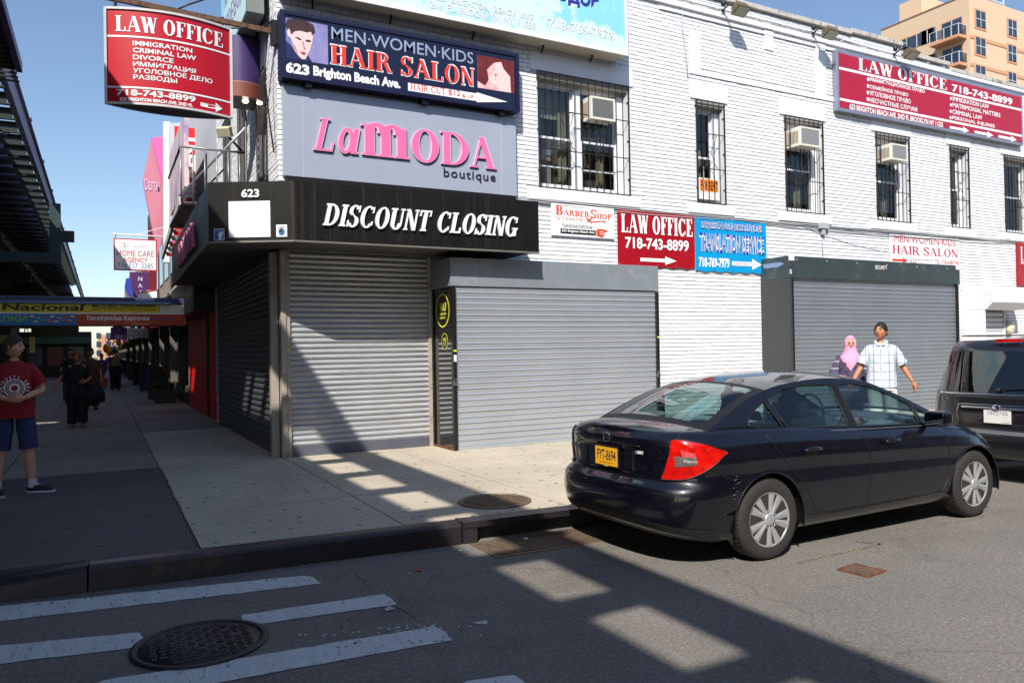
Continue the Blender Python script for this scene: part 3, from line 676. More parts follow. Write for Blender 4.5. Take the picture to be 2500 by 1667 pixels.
HID = [(-2, 3.75, 0, 3.95), (-1, 4.1, 3.9, 6.6), (2.2, 6.3, 0, 2.95), (0, 5.9, 6.4, 9), (5.9, 9.4, 2.95, 4.02), (4.55, 5.95, 3.4, 4.0), (9.4, 16.2, 0, 3.3), (11.7, 19, 6.5, 8.1), (4, 18, 0, 1.0)]
def seen(b):
    ax, p, q, z0, z1, d = b
    if ax == 'x': return z0 > 4.0 and p < .8
    return not any(c < (p + q) / 2 < e and f < z0 < g for c, e, f, g in HID)
def bscore(b):
    ax, p, q, z0, z1, d = b; c = V(((p + q) / 2, 0, z0)) if ax == 'y' else V((0, (p + q) / 2, z0))
    return (0 if seen(b) and q - p > .15 else 1, (c - CAM).length + (2 if ax == 'x' else 0))
bricks.sort(key=bscore)
def brick_pts(b, sh=0):
    ax, p, q, z0, z1, d = b; t0, t1 = .004 + d - .004, .02; c = .0035
    if ax == 'y': return [V((s, t0, z)) for s, z in ((p + c, z0 + c), (q - c, z0 + c), (q - c, z1 - c), (p + c, z1 - c))] + [V((s, t1, z)) for s, z in ((p, z0), (q, z0), (q, z1), (p, z1))]
    return [V((t0, s, z)) for s, z in ((p + c, z0 + c), (q - c, z0 + c), (q - c, z1 - c), (p + c, z1 - c))] + [V((t1, s, z)) for s, z in ((p, z0), (q, z0), (q, z1), (p, z1))]
BF = [(0, 1, 2, 3), (0, 4, 5, 1), (1, 5, 6, 2), (2, 6, 7, 3), (3, 7, 4, 0)]
proto = {}
for b in bricks[:298]:
    pts = brick_pts(b); o0 = pts[4]; key = (b[0], round(b[2] - b[1], 2), round(b[5], 3))
    if key not in proto: proto[key] = MB().add([p - o0 for p in pts], BF).mesh('brick', WHITE)
    inst('brick', proto[key], bld, M4=Matrix.Translation(o0))
mb = MB()
for b in bricks[298:]: mb.add(brick_pts(b), BF)
o = mb.build('brick_courses', WHITE, bld, recalc=False); meta(o, kind='stuff')
# smooth lintels, piers, belt courses, sills
def slabw(name, x0, x1, z0, z1, out=.006, m=WHITE2, th=.03):
    return bevel(MB().box(x0, x1, -out, th, z0, z1).build(name, m, bld), .004, 1)
for x0, x1, z0, z1 in smooth[:len(WIN)]: slabw('lintel', x0, x1, z0 + .012, z1)
for x0, x1, z0, z1 in smooth[2 * len(WIN):]: slabw('raised_pier' if z1 - z0 > .2 else 'belt_course', x0, x1, z0, z1, .022)
slabw('belt_course', 6.2, 26, 7.92, 8.02, .05); slabw('belt_course', 7.0, 12.2, 7.80, 7.86, .03)
slabw('belt_course', 4.2, 26, 3.995, 4.01, .02)
# coping blocks
for a, b, z in [(3.0, 12.33, 8.36), (12.33, 14.08, 8.40), (14.08, 15.85, 8.22), (15.85, 30, 8.10)]:
    n = max(1, round((b - a) / .9)); L = (b - a) / n
    for i in range(n): bevel(MB().box(a + i * L + .004, a + (i + 1) * L - .004, -.06, .36, z - .1, z).build('coping_block', mat('w_coping', (196, 190, 182), .85, col2=(120, 112, 104), c2lo=.52, c2hi=.66, c2scale=6, bump=.5), bld), .008, 1)
# ---- windows
VINYL = mat('vinyl_white', (232, 233, 236), .4, var=.03); GL = glass('window_glass', (.72, .74, .72), .9, .01)
CURT = mat('curtain', (176, 170, 150), .9, var=.12, scale=6, stretch=(6, 6, .3)); CURTW = mat('blind', (196, 200, 204), .8, var=.05, scale=4)
REV = mat('w_reveal', (214, 216, 220), .7, var=.05, col2=(150, 148, 146), c2lo=.6, c2hi=.75); GRIME = mat('w_grimy_head', (150, 146, 138), .8, var=.2, scale=9)
BAR = mat('iron_bar', (34, 30, 30), .6, var=.3, scale=9, col2=(92, 66, 50), c2lo=.6, c2hi=.7)
DARKROOM = mat('dark_room', (124, 120, 112), .9)
def curtain(mb, x0, x1, z0, z1, y, amp=.02, wl=.09):
    n = int((x1 - x0) / .015); rows = [[V((x0 + (x1 - x0) * i / n, y + amp * sin(2 * pi * (x0 + (x1 - x0) * i / n) / wl), z)) for i in range(n + 1)] for z in (z0, z1)]
    mb.grid(rows)
def sash(mb, x0, x1, z0, z1, y, w=.035, mid=True):
    t = .03
    mb.box(x0, x0 + w, y, y + t, z0, z1).box(x1 - w, x1, y, y + t, z0, z1).box(x0 + w, x1 - w, y, y + t, z1 - w, z1).box(x0 + w, x1 - w, y, y + t, z0, z0 + w)
def window(x0, x1, kind):
    wp = inst('window', None, bld) if False else None
    w_ = MB(); Y = .17
    fw = .055
    spans = [(x0 + .02, x0 + (x1 - x0) * .43), (x0 + (x1 - x0) * .51, x1 - .17)] if kind == 'double' else [(x0 + .02, x1 - (.16 if kind != 'plain' else .12))]
    zt = ZT - .16
    # outer frame
    w_.box(x0 + .002, x1 - .002, Y - .02, Y + .1, ZB + .03, ZB + .09).box(x0 + .002, x1 - .002, Y, Y + .1, zt, zt + .06)
    last = x0 + .002
    for a, b in spans: w_.box(last, a, Y - .02, Y + .1, ZB + .09, zt); last = b
    w_.box(last, x1 - .002, Y - .02, Y + .1, ZB + .09, zt)
    win = w_.build('window', VINYL, bld); bevel(win, .004, 1)
    zm = ZB + .09 + (zt - ZB - .09) * (.48 if kind != 'plain' else .5)
    for a, b in spans:
        s_ = MB(); sash(s_, a, b, ZB + .09, zm + .02, Y + .0); sash(s_, a, b, zm, zt, Y + .04)
        if kind == 'double' or kind == 'rent': s_.box(a + .03, b - .03, Y + .0, Y + .03, ZB + .42, ZB + .45)
        s_.build('sash', VINYL, win)
        MB().box(a + .03, b - .03, Y + .012, Y + .016, ZB + .12, zm).box(a + .03, b - .03, Y + .052, Y + .056, zm + .03, zt - .03).build('pane', GL, win)
        c = MB()
        if kind == 'double' and a < 5: curtain(c, b - .22, b - .02, ZB + .1, zt - .2, Y + .2)
        elif kind != 'plain': curtain(c, b - .3, b - .12, ZB + .1, zm + .2, Y + .2, .03)
        if c.v: c.build('curtain', CURT, win)
        bl = MB()
        if kind == 'double' and a < 5: bl.box(a + .26, a + .55, Y + .35, Y + .36, ZB + .1, zm - .1); curtain(bl, a + .0, b, zt - .5, zt, Y + .25, .008, .05)
        if kind == 'plain': curtain(bl, a + .05, a + .3, ZB + .1, zt - .3, Y + .2, .01, .06)
        if kind in ('ac', 'rent'): bl.box(a + .02, a + .3, Y + .3, Y + .31, ZB + .1, zt - .1)
        if bl.v: bl.build('blind', CURTW, win)
        MB().box(a - .05, b + .1, Y + .45, Y + .47, ZB, ZT).build('room_back', DARKROOM, win)
    MB().box(x0 + .002, x1 - .002, .014, .2, zt + .06, ZT - .002).build('head_panel', GRIME, win)
    MB().box(x1 - .0155, x1 - .0015, .002, .16, ZB + .03, ZT - .17).build('reveal', REV, win); MB().box(x0 + .0015, x0 + .0155, .002, .16, ZB + .03, ZT - .17).build('reveal', REV, win)
    bevel(MB().box(x0 - .22, x1 + .22, -.045, .17, ZB - .2, ZB - .005).build('sill', WHITE2, win), .008, 1)
    # iron grille
    gm = inst('window_grille', None, bld) if False else MB().box(x0 - .0, x0 + .022, -.045, -.023, ZB - .0, ZT).box(x1 - .022, x1, -.045, -.023, ZB, ZT).box(x0 + .022, x1 - .022, -.042, -.024, ZT - .02, ZT).box(x0 + .022, x1 - .022, -.042, -.024, ZB, ZB + .02).build('window_grille', BAR, bld)
    n = round((x1 - x0) / .145)
    bv = MB().box(-.0048, .0048, -.04, -.028, ZB + .02, ZT - .02).mesh('bar', BAR)
    for i in range(1, n): inst('bar', bv, gm, M4=Matrix.Translation((x0 + (x1 - x0) * i / n, 0, 0)))
    for zz in (ZB + .68, ZB + 1.36): MB().box(x0 + .022, x1 - .022, -.028, -.018, zz - .008, zz + .008).build('cross_bar', BAR, gm)
    for cx_ in ([x0 + (x1 - x0) * .3, x0 + (x1 - x0) * .7] if kind == 'double' else [x0 + (x1 - x0) * .5]):
        sc = MB(); zc = ZB + 1.0
        for q in (-1, 1):
            for r in (-1, 1):
                pts = [(cx_ + q * (.10 - .10 * cos(a * .5)) + q * .05 * sin(a) * (1 - a / 9), -.034, zc + r * (.05 + a * .055) + .03 * cos(a * 1.3)) for a in [i * .35 for i in range(16)]]
                sc.tube(pts, .006, 5)
                sp = [(cx_ + q * (.07 + (.055 - t * .006) * cos(t)), -.034, zc + r * .30 + (.055 - t * .006) * sin(t)) for t in [i * .5 for i in range(16)]]; sc.tube(sp, .005, 5)
        sc.build('scroll', BAR, gm)
    for q, yy in ((x0 + .01, 0), (x1 - .01, 0)): 
        for zz in (ZB + .3, ZB + 1.0, ZB + 1.7): MB().box(q - .012, q + .012, -.03, .02, zz - .012, zz + .012).build('anchor', BAR, gm)
    return win
for a, b, k in WIN: window(a, b, k)
# avenue-side openings: dark windows with bars
for a, b, c, d in AVH:
    win = MB().box(.12, .2, a + .001, a + .06, c, d).box(.12, .2, b - .06, b - .001, c, d).box(.12, .2, a + .06, b - .06, (c + d) / 2 - .03, (c + d) / 2 + .03).build('window', mat('brown_frame', (96, 82, 66), .6), bld)
    MB().box(.15, .16, a + .06, b - .06, c, (c + d) / 2 - .03).box(.15, .16, a + .06, b - .06, (c + d) / 2 + .03, d).build('pane', GL, win); MB().box(.6, .62, a - .3, b + .3, c, d).build('room_back', DARKROOM, win)
    gm = MB().box(-.04, -.02, a, b, c, c + .02).box(-.04, -.02, a, b, d - .02, d).build('window_grille', BAR, bld)
    bv = MB().box(-.036, -.024, -.006, .006, c + .02, d - .02).mesh('bar', BAR)
    for i in range(8): inst('bar', bv, gm, M4=Matrix.Translation((0, a + (b - a) * (i + .5) / 8, 0)))
# air conditioners
def aircon(x0, x1, z0, z1, out, label, old=False):
    t = thing('air_conditioner', label, 'air conditioner', ((x0 + x1) / 2, -.1, z0), group='window air conditioners behind the bars')
    shell = mat('ac_shell', (226, 222, 208), .5, var=.05); gr = mat('ac_fin', (176, 178, 178), .4, metal=.3, var=.08, scale=20, stretch=(1, 1, 6), col2=(226, 226, 226) if old else None, c2lo=.6, c2hi=.63, c2scale=30)
    if old: gr = mat('ac_fin_old', (120, 122, 124), .6, var=.1, col2=(220, 220, 220), c2lo=.62, c2hi=.64, c2scale=60)
    w_ = .035
    mb = MB().box(x0, x1, -out + .02, .15, z0, z1).box(x0, x0 + w_, -out, -out + .02, z0, z1).box(x1 - w_, x1, -out, -out + .02, z0, z1).box(x0 + w_, x1 - w_, -out, -out + .02, z0, z0 + w_).box(x0 + w_, x1 - w_, -out, -out + .02, z1 - w_, z1)
    sh = mb.build('housing', shell, t)
    f = MB()
    for i in range(16):
        z = z0 + w_ + (z1 - z0 - 2 * w_) * (i + .15) / 16; f.box(x0 + w_, x1 - w_, -out + .006, -out + .019, z, z + (z1 - z0 - 2 * w_) / 16 * .7)
    f.build('condenser_fins', gr, t)
    v = MB()
    for i in range(8): y = -out + .06 + i * .035; v.box(x0 - .003, x0 - .0005, y, y + .018, z0 + .06, z1 - .08)
    v.build('side_louvres', mat('louvre_dark', (120, 92, 66), .7), t)
    return t
aircon(5.36, 5.88, 5.52, 5.92, .10, 'old white window air conditioner with paint flecks in the widest barred window', True)
aircon(10.38, 10.98, 5.56, 5.95, .28, 'cream window air conditioner in the barred window above the grey storefront box')
aircon(13.26, 13.82, 5.56, 5.92, .28, 'cream window air conditioner directly under the big law office sign')
# for-rent card in the narrow window
t = thing('for_rent_sign', 'orange FOR RENT card on white board behind the narrow barred window', 'sign', (8.15, 0, 4.4))
PRENT = Plane(y=.02); 
c = [(1707, 493), (1755, 497), (1709, 434)]
rectpx(PRENT, (1706, 486), (1757, 490), (1708, 434), PAPER, t, 'card', th=.004)
rectpx(PRENT, (1709, 466), (1753, 470), (1710, 437), mat('orange_card', (240, 132, 30), .6), t, 'orange_field', off=.007)
putpx(PRENT, text2d('FOR RENT', .02), (1711, 463), (1751, 467), (1712, 441), BLACK, t, off=.010)
MB().box(8.02, 8.03, .0, .03, 4.3, 4.95).build('card_cord', PAPER, t)
# conduits and cables along the wall
cdt = thing('wall_conduit', 'painted conduit with junction boxes running under the upper windows', 'conduit', (10, 0, 4))
GP = mat('conduit_paint', (176, 180, 184), .6, var=.1)
def sag(xa, za, xb, zb, s, n=12, y=-.03): return [(xa + (xb - xa) * i / n, y, za + (zb - za) * i / n - s * 4 * (i / n) * (1 - i / n)) for i in range(n + 1)]
for z, r, s in [(4.02, .014, .01), (3.985, .008, .05), (4.0, .006, .02)]:
    pts = sag(3.9, z, 9.0, z - .02, s, 16) + sag(9.1, z - .03, 19.5, z + .04, s * 1.5, 24)
    MB().tube([(p[0], p[1] - random.uniform(0, .01), p[2] + random.uniform(-.006, .006)) for p in pts], r, 6).build('cable', GP, cdt)
MB().box(11.15, 11.42, -.09, 0, 3.93, 4.05).box(11.24, 11.33, -.07, 0, 3.80, 3.93).build('junction_box', GP, cdt); MB().box(18.0, 18.2, -.05, 0, 4.02, 4.08).build('junction_box', GP, cdt)
MB().tube([(11.28, -.02, 3.8), (11.29, -.02, 3.35)], .008, 6).build('cable', GP, cdt)
MB().tube(sag(9.9, 4.2, 13.4, 3.55, .12, 14, -.02), .005, 5).build('cable', GP, cdt)
uc = thing('roof_conduit', 'conduit with clamps feeding the floodlights along the parapet', 'conduit', (10, 0, 8))
MB().tube(sag(6.3, 8.08, 12, 8.10, .015, 8), .016, 6).tube(sag(12, 8.10, 19.3, 7.96, .02, 8), .016, 6).build('cable', GP, uc)
MB().tube([(7.55, -.02, 8.3), (7.55, -.02, 7.5), (7.62, -.02, 7.0), (7.66, -.02, 6.6)], .009, 6).build('cable', GP, uc)
for k in range(22): x = 6.6 + k * .6; MB().box(x - .03, x + .03, -.055, 0, 8.04, 8.075).build('clamp', GP, uc)
# floodlights
def flood(x, z, label, y=-.05):
    t = thing('floodlight', label, 'floodlight', (x, y, z), group='floodlights on the white parapet')
    MB().box(x - .05, x + .05, -.06, 0, z - .05, z + .05).build('mount', GP, t)
    MB().tube([(x, -.05, z), (x, -.18, z + .07), (x + .05, -.30, z + .05)], .018, 8).build('arm', DKFRAME, t)
    R4 = Matrix.Translation((x + .16, -.36, z - .02)) @ Matrix.Rotation(rad(-22), 4, 'X')
    FG = mat('flood_bronze', (112, 104, 82), .5, metal=.3, var=.2, scale=10, col2=(96, 60, 36), c2lo=.6, c2hi=.7)
    MB().add([R4 @ V(p) for p in [(-.17, -.12, -.07), (.17, -.12, -.07), (.17, .12, -.10), (-.17, .12, -.10), (-.12, -.07, .08), (.12, -.07, .08), (.12, .08, .08), (-.12, .08, .08)]], [(0, 1, 2, 3), (4, 7, 6, 5), (0, 4, 5, 1), (1, 5, 6, 2), (2, 6, 7, 3), (3, 7, 4, 0)]).build('housing', FG, t)
    MB().add([R4 @ V(p) for p in [(-.14, -.10, -.075), (.14, -.10, -.075), (.14, .10, -.104), (-.14, .10, -.104)]], [(0, 1, 2, 3)]).build('lens', mat('lens_glass', (170, 170, 150), .2), t)
    MB().ball((x - .05, -.13, z + .12), .05, .05, .07).build('photocell', DKFRAME, t)
for (u, w_, lb) in [(1775, 32, 'bronze floodlight nearest the corner, above the blank brick'), (1993, 88, 'bronze floodlight left of the big law office sign'), (2190, 138, 'bronze floodlight over the top edge of the big law office sign')]:
    p = ony(u, w_, -.05); flood(p.x - .12, p.z, lb)
# round wall lamp by the small door
p = ony(2463, 800, -.08); t = thing('wall_bell', 'round cream alarm bell on the wall beside the small shuttered door', 'alarm bell', tuple(p))
MB().lathe([(.001, -.10), (.10, -.095), (.155, -.06), (.16, 0), (.15, .07)], p, 'y', n=28).build('dome', mat('cream_enamel', (226, 216, 186), .35, var=.04), t)
MB().lathe([(.001, -.115), (.03, -.11), (.03, -.09)], p, 'y', n=12).build('hub', mat('cream_enamel', (226, 216, 186), .35), t)
# ================================================================== roll-up shutters
SLAT_G = mat('w_slat_steel', (178, 180, 184), .40, metal=.3, var=.16, scale=2.2, stretch=(1, 1, 5), col2=(176, 176, 174), c2lo=.58, c2hi=.72, c2scale=9)
SLAT_B = mat('w_slat_galv', (190, 196, 204), .30, metal=.5, var=.07, scale=1.2, col2=(214, 216, 218), c2lo=.66, c2hi=.72, c2scale=14)
SLAT_D = mat('w_slat_dark', (150, 158, 166), .34, metal=.45, var=.08, scale=1.2, col2=(176, 180, 180), c2lo=.66, c2hi=.74, c2scale=12)
SLAT_W = mat('w_slat_white', (208, 210, 218), .5, var=.08, scale=3)
HOODM = mat('w_hood_grey', (142, 150, 158), .45, metal=.25, var=.10, scale=2.5, col2=(170, 176, 180), c2lo=.55, c2hi=.75, c2scale=4)
HOODD = mat('w_hood_dark', (66, 76, 78), .42, metal=.2, var=.2, scale=3, col2=(96, 104, 104), c2lo=.58, c2hi=.72, c2scale=3)
def slat_mesh(L, h, m, prof='round'):
    if prof == 'round': pf = [(.000, .0), (-.004, .004)] + [(-.003 - .019 * sin(pi * i / 8) ** .9, .006 + (h - .016) * i / 8) for i in range(0, 9)] + [(.004, h - .008), (.006, h - .001)]
    else: pf = [(.004, .0), (-.012, .002), (-.014, .010), (-.010, .017), (-.002, .021), (-.004, .030), (-.006, h * .6), (-.004, h - .008), (-.007, h - .005), (.002, h - .001)]
    rows = [[V((x, y, z)) for y, z in pf] for x in (0, L)]
    return MB().grid(rows, True).mesh('slat', m, recalc=False)
def shutter(name, label, M4, L, z0, z1, h, m, guide_m=DKFRAME, gw=.07, prof='round', bar_m=None, bar_h=.10, group=None, guides=True):
    """M4 puts local x along the wall, -y towards the street"""
    c = M4 @ V((L / 2, 0, 0)); t = thing(name, label, 'roll-up shutter', tuple(c), group=group)
    sm_ = slat_mesh(L, h, m, prof); n = int((z1 - z0 - bar_h) / h + 1e-6)
    hh = (z1 - z0 - bar_h) / n
    for i in range(n): inst('slat', sm_, t, M4=M4 @ Matrix.Translation((0, random.uniform(-.0012, .0012), z0 + bar_h + i * hh)) @ Matrix.Rotation(rad(random.gauss(0, .9)), 4, 'X') @ Matrix.Rotation(rad(random.gauss(0, .02)), 4, 'Y') @ Matrix.Diagonal((1, 1, hh / h, 1)))
    bevel(MB().box(0, L, -.025, .01, z0, z0 + bar_h).build('bottom_bar', bar_m or m, t, M4=None) if False else MB().box(0, L, -.022, .008, z0, z0 + bar_h, M4).build('bottom_bar', bar_m or m, t), .004, 1)
    if guides:
        for a, b in ((-gw, 0), (L, L + gw)): bevel(MB().box(a, b, -.05, .03, z0 - .02, z1, M4).build('guide_rail', guide_m, t), .004, 1)
    return t
def TR(x, y, z=0): return Matrix.Translation((x, y, z))
AV = lambda x, y: Matrix.Translation((x, y, 0)) @ Matrix.Rotation(rad(-90), 4, 'Z')
st1 = shutter('roll_up_shutter', 'grey corner roll-up shutter striped by the railway shadow under the black fascia', TR(.12, -.03), 2.12, .0, 2.95, .0775, SLAT_G, RUSTPOST, .055, bar_h=.14, bar_m=mat('w_bar_blue', (98, 102, 116), .4, metal=.3, var=.1))
bevel(MB().box(-.13, -.02, .06, .20, 0, 2.95).build('corner_post', RUSTPOST, st1), .006, 1); bevel(MB().box(-.015, .062, -.10, .05, 0, 2.95).build('corner_post', RUSTPOST, st1), .006, 1)
def padlock(p, par, m=None):
    p = V(p); CH = m or mat('lock_steel', (170, 168, 164), .3, metal=.9)
    o = bevel(MB().box(p.x - .03, p.x + .03, p.y - .02, p.y, p.z - .05, p.z).build('padlock', CH, par), .006, 2)
    MB().tube([(p.x - .02, p.y - .01, p.z), (p.x - .018, p.y - .01, p.z + .035), (p.x, p.y - .01, p.z + .048), (p.x + .018, p.y - .01, p.z + .035), (p.x + .02, p.y - .01, p.z)], .006, 6).build('shackle', CH, o)
padlock((.05, -.11, .86), st1); 
for z in (.35, 1.05, 1.9, 2.55): MB().ball((.045, -.101, z), .01, .006, .01, 8, 5).build('bolt', MC['lock_steel'], st1)
for z in (.5, 1.3, 2.2): MB().ball((-.131, .12, z), .006, .01, .01, 8, 5).build('bolt', MC['lock_steel'], st1)
DKSL = mat('w_slat_avenue', (92, 94, 98), .45, metal=.5, var=.2, scale=3)
st0 = shutter('roll_up_shutter', 'dark roll-up shutter on the avenue side, left of the corner posts', AV(-.03, 6.45), 6.2, .02, 2.95, .095, DKSL, RUSTPOST, .06, bar_h=.12)
# second storefront: box standing proud of the wall
Y2 = -.807
sf2 = thing('storefront_box', 'grey metal storefront housing with a black glossy side under the banner', 'storefront', (4.2, -.4, 0))
bevel(MB().box(2.298, 6.19, Y2 - .03, .0, 2.442, 2.87).build('hood', HOODM, sf2), .006, 1)
GLOSSB = mat('w_gloss_black', (30, 27, 25), .10, var=.3, scale=2, coat=.5)
MB().box(2.325, 2.345, Y2 + .05, -.052, .0, 2.44).build('side_panel', GLOSSB, sf2)
MB().box(6.13, 6.15, Y2 + .05, -.0, .0, 2.44).build('side_panel', DKFRAME, sf2)
MB().box(2.346, 6.129, -.06, -.001, 0, 2.44).build('back_panel', BLACK, sf2)
MB().box(2.30, 2.36, Y2 - .03, -.05, -.001, .03).build('rusty_foot', RUST, sf2)
st2 = shutter('roll_up_shutter', 'wide galvanised roll-up shutter under the grey hood behind the sedan', TR(2.37, Y2), 3.75, .0, 2.43, .083, SLAT_B, BLACK, .055, prof='flat', bar_h=.05)
padlock((2.34, Y2 - .05, 1.02), st2); padlock((6.14, Y2 - .05, 1.02), st2)
MB().box(2.32, 2.365, Y2 - .054, Y2 - .051, 1.32, 1.42).build('sticker', PAPER, st2)
YS = mat('sticker_yellow', (226, 226, 60), .5)
MB().box(2.318, 2.368, Y2 - .054, Y2 - .051, 1.47, 1.495).build('sticker', YS, st2)
MB().box(6.122, 6.17, Y2 - .054, Y2 - .051, 1.64, 1.665).build('sticker', YS, st2); MB().box(.068, .115, -.084, -.081, 1.52, 1.54).build('sticker', YS, st1); MB().box(.07, .11, -.084, -.081, 1.40, 1.50).build('sticker', mat('sticker_grey', (150, 160, 150), .6), st1)
# round stickers on the glossy side
PS = Plane(x=2.325)
for (u, w_), r, lb in [((1081, 758), .26, 'large round black and yellow transfer sticker on the glossy storefront side'), ((1086, 833), .125, 'small round black and yellow transfer sticker below the large one')]:
    a, z = PS.uv(u, w_); t = thing('round_sticker', lb, 'sticker', tuple(PS.at(a, z)), group='round stickers on the storefront side'); a = max(min(a, .80 - .06 - r * 1), .1 + r)
    shape(PS, ell((a, z), (r, r), 32), YS, t, 'ring', .003); shape(PS, ell((a, z), (r * .9, r * .9), 32), BLACK, t, 'disc', .0045)
    put(PS, text2d('WU', .05), a - r * .5, a + r * .5, z - r * .05, z + r * .45, YS, t, off=.006, shear=.15)
    put(PS, text2d('WESTERN', .03), a - r * .55, a + r * .55, z - r * .28, z - r * .14, YS, t, off=.006); put(PS, text2d('UNION', .03), a - r * .4, a + r * .4, z - r * .5, z - r * .36, YS, t, off=.006)
# third storefront
X3 = 9.47; Y3 = onx(1925, 624, X3).y; z3t = onx(1925, 624, X3).z; z3b = ony(1925, 678, Y3).z; X3r = ony(2343, 654, Y3).x
sf3 = thing('storefront_box', 'tall dark grey storefront box projecting from the wall behind the walking couple', 'storefront', ((X3 + X3r) / 2, Y3 / 2, 0))
bevel(MB().box(X3, X3r, Y3, -.0, z3b, z3t).build('hood', HOODD, sf3), .006, 1)
bevel(MB().box(X3, X3 + .08, Y3 + .002, -.0, 0, z3b).build('side_panel', mat('w_side_grey', (62, 64, 66), .5, var=.12, scale=3), sf3), .004, 1)
MB().box(X3r - .04, X3r, Y3 + .04, -.0, 0, z3b).build('side_panel', BLACK, sf3)
shutter('roll_up_shutter', 'dark grey roll-up shutter behind the couple, inside the tall storefront box', TR(X3 + .14, Y3 + .06), X3r - X3 - .24, .0, z3b, .083, SLAT_D, BLACK, .06, prof='flat', bar_h=.06)
P3 = Plane(y=Y3)
c8 = lambda x, y: (1850 + .31894 * x, 450 + .31894 * y)
c3 = lambda x, y: (650 + .31891 * x, .31891 * y)
c5 = lambda x, y: (1250 + .31891 * x, .31891 * y)
c7 = lambda x, y: (1250 + .31891 * x, 450 + .31891 * y)
c4 = lambda x, y: (400 + .31891 * x, 400 + .31891 * y)
c6 = lambda x, y: (1850 + .2933 * x, .2933 * y)
putpx(P3, text2d('SECURITY', .02), c8(898, 648), c8(990, 655), c8(898, 618), PAPER, sf3)
rectpx(P3, c8(235, 580), c8(280, 585), c8(235, 543), PAPER, sf3, 'sticker'); rectpx(P3, c8(1515, 652), c8(1545, 655), c8(1515, 615), PAPER, sf3, 'sticker')
putpx(P3, text2d('B', .03), c8(245, 685), c8(260, 686), c8(245, 650), PAPER, sf3)
for k in range(6): p = P3.hit(*c8(300 + k * 230, 575 + k * 14)); MB().ball((p.x, Y3, p.z), .012, .006, .012, 8, 4).build('rivet', PAPER, sf3)
shape(Plane(x=X3), [(-onx(u, w_, X3).y, onx(u, w_, X3).z) for u, w_ in [(1862, 646), (1905, 640), (1915, 644), (1900, 652), (1866, 656)]], mat('scrape', (130, 150, 190), .5), sf3, 'scrape', .003)
# small door with a white hood
X4, X4r = 16.28, 17.95
sf4 = thing('door_hood', 'white painted metal hood and jamb round the small shuttered door', 'door hood', (17, -.2, 2.4))
P0 = [(0, 2.80), (-.42, 2.80), (-.62, 2.64), (-.62, 2.40), (-.46, 2.24), (0, 2.24)]
WP2 = mat('w_white_metal', (222, 224, 230), .5, var=.04)
bevel(MB().prism([(X4 + .1, y, z) for y, z in P0], (0, 0, 0), (X4r - X4, 0, 0)).build('hood', WP2, sf4), .006, 1)
MB().box(X4 + .1, X4 + .14, -.42, -.0, 0, 2.239).build('jamb', WP2, sf4); MB().box(17.72, 17.77, -.12, 0, 0, 2.239).build('jamb', WP2, sf4)
shutter('roll_up_shutter', 'small white roll-up shutter over a door beside the cream alarm bell', TR(X4 + .16, -.08), 17.72 - X4 - .16, 0, 2.22, .125, SLAT_W, WP2, .02, bar_h=.06, guides=False)
# ================================================================== black corner fascia
Ff = [V((-1.015, -.557, 0)), V((-.03, -1.10, 0)), V((3.655, -1.125, 0))]; zf0 = 2.967; zf1 = ony(719, 441.5, -1.1).z
AVE_END = V((-.93, 6.6, 0)); Al = [AVE_END, Ff[0], Ff[1], Ff[2]]
fs = thing('corner_fascia', 'black wrap-around shop fascia reading DISCOUNT CLOSING with number 623', 'shop sign', (1.5, -1, zf0))
for i in range(3):
    a, b = Al[i], Al[i + 1]; d = (b - a).normalized(); n = V((-d.y, d.x, 0)); n = n if n.dot(V((5, 5, 0)) - a) > 0 else -n
    def mit(k):
        if k == 0 or k == 3: return Al[k] + n * .04
        d0 = (Al[k] - Al[k - 1]).normalized(); d1 = (Al[k + 1] - Al[k]).normalized(); n0 = V((-d0.y, d0.x, 0)); n1 = V((-d1.y, d1.x, 0)); m = (n0 + n1).normalized(); m = m if m.dot(V((5, 5, 0)) - a) > 0 else -m
        return Al[k] + m * .04 / abs(m.dot(n0))
    A2, B2 = mit(i), mit(i + 1)
    MB().prism([V((p.x, p.y, zf0)) for p in (a, b, B2, A2)], (0, 0, 0), (0, 0, zf1 - zf0)).build('face_panel', BLK_FASCIA, fs)
    MB().beam(V((a.x, a.y, zf0 - .012)) - n * .004, V((b.x, b.y, zf0 - .012)) - n * .004, .035, .022).build('edge_trim', mat('trim_grey', (138, 134, 128), .4, metal=.4), fs)
sof = [(-.90, 6.6), (-.975, -.53), (-.03, -1.058), (3.655, -1.08), (3.655, -.01), (2.24, -.01), (-.01, -.01), (-.01, 6.6)]
MB().prism([V((x, y, zf0 + .012)) for x, y in sof], (0, 0, 0), (0, 0, .03)).build('soffit', mat('w_soffit', (92, 86, 80), .6, var=.25, scale=3), fs)
MB().prism([V((x, y, zf1 - .012)) for x, y in sof], (0, 0, 0), (0, 0, -.03)).build('top_sheet', BLACK, fs)
MB().box(3.62, 3.654, -1.08, -.01, zf0 + .043, zf1 - .043).build('end_panel', BLACK, fs)
PF = Plane(o=Ff[1], d=(Ff[2] - Ff[1]).normalized()[:2]); WL = mat('white_letter', (244, 244, 246), .45, var=.02)
G = serif('DISCOUNT CLOSING', S=.21, T=.075, SF=.085, gap=.09, slant=.0)
putpx(PF, G, (787, 551), (1258, 580), (787, 495), WL, fs, depth=.03, shear=.22, zk=.4)
PCH = Plane(o=Ff[0], d=(Ff[1] - Ff[0]).normalized()[:2])
putpx(PCH, text2d('623', .025), (590.4, 483.6), (633.8, 481.3), (590, 463.5), WL, fs, depth=.015)
rectpx(PCH, (559.7, 582), (661, 577), (561, 494), WL, fs, 'blank_panel', .012, th=.011)
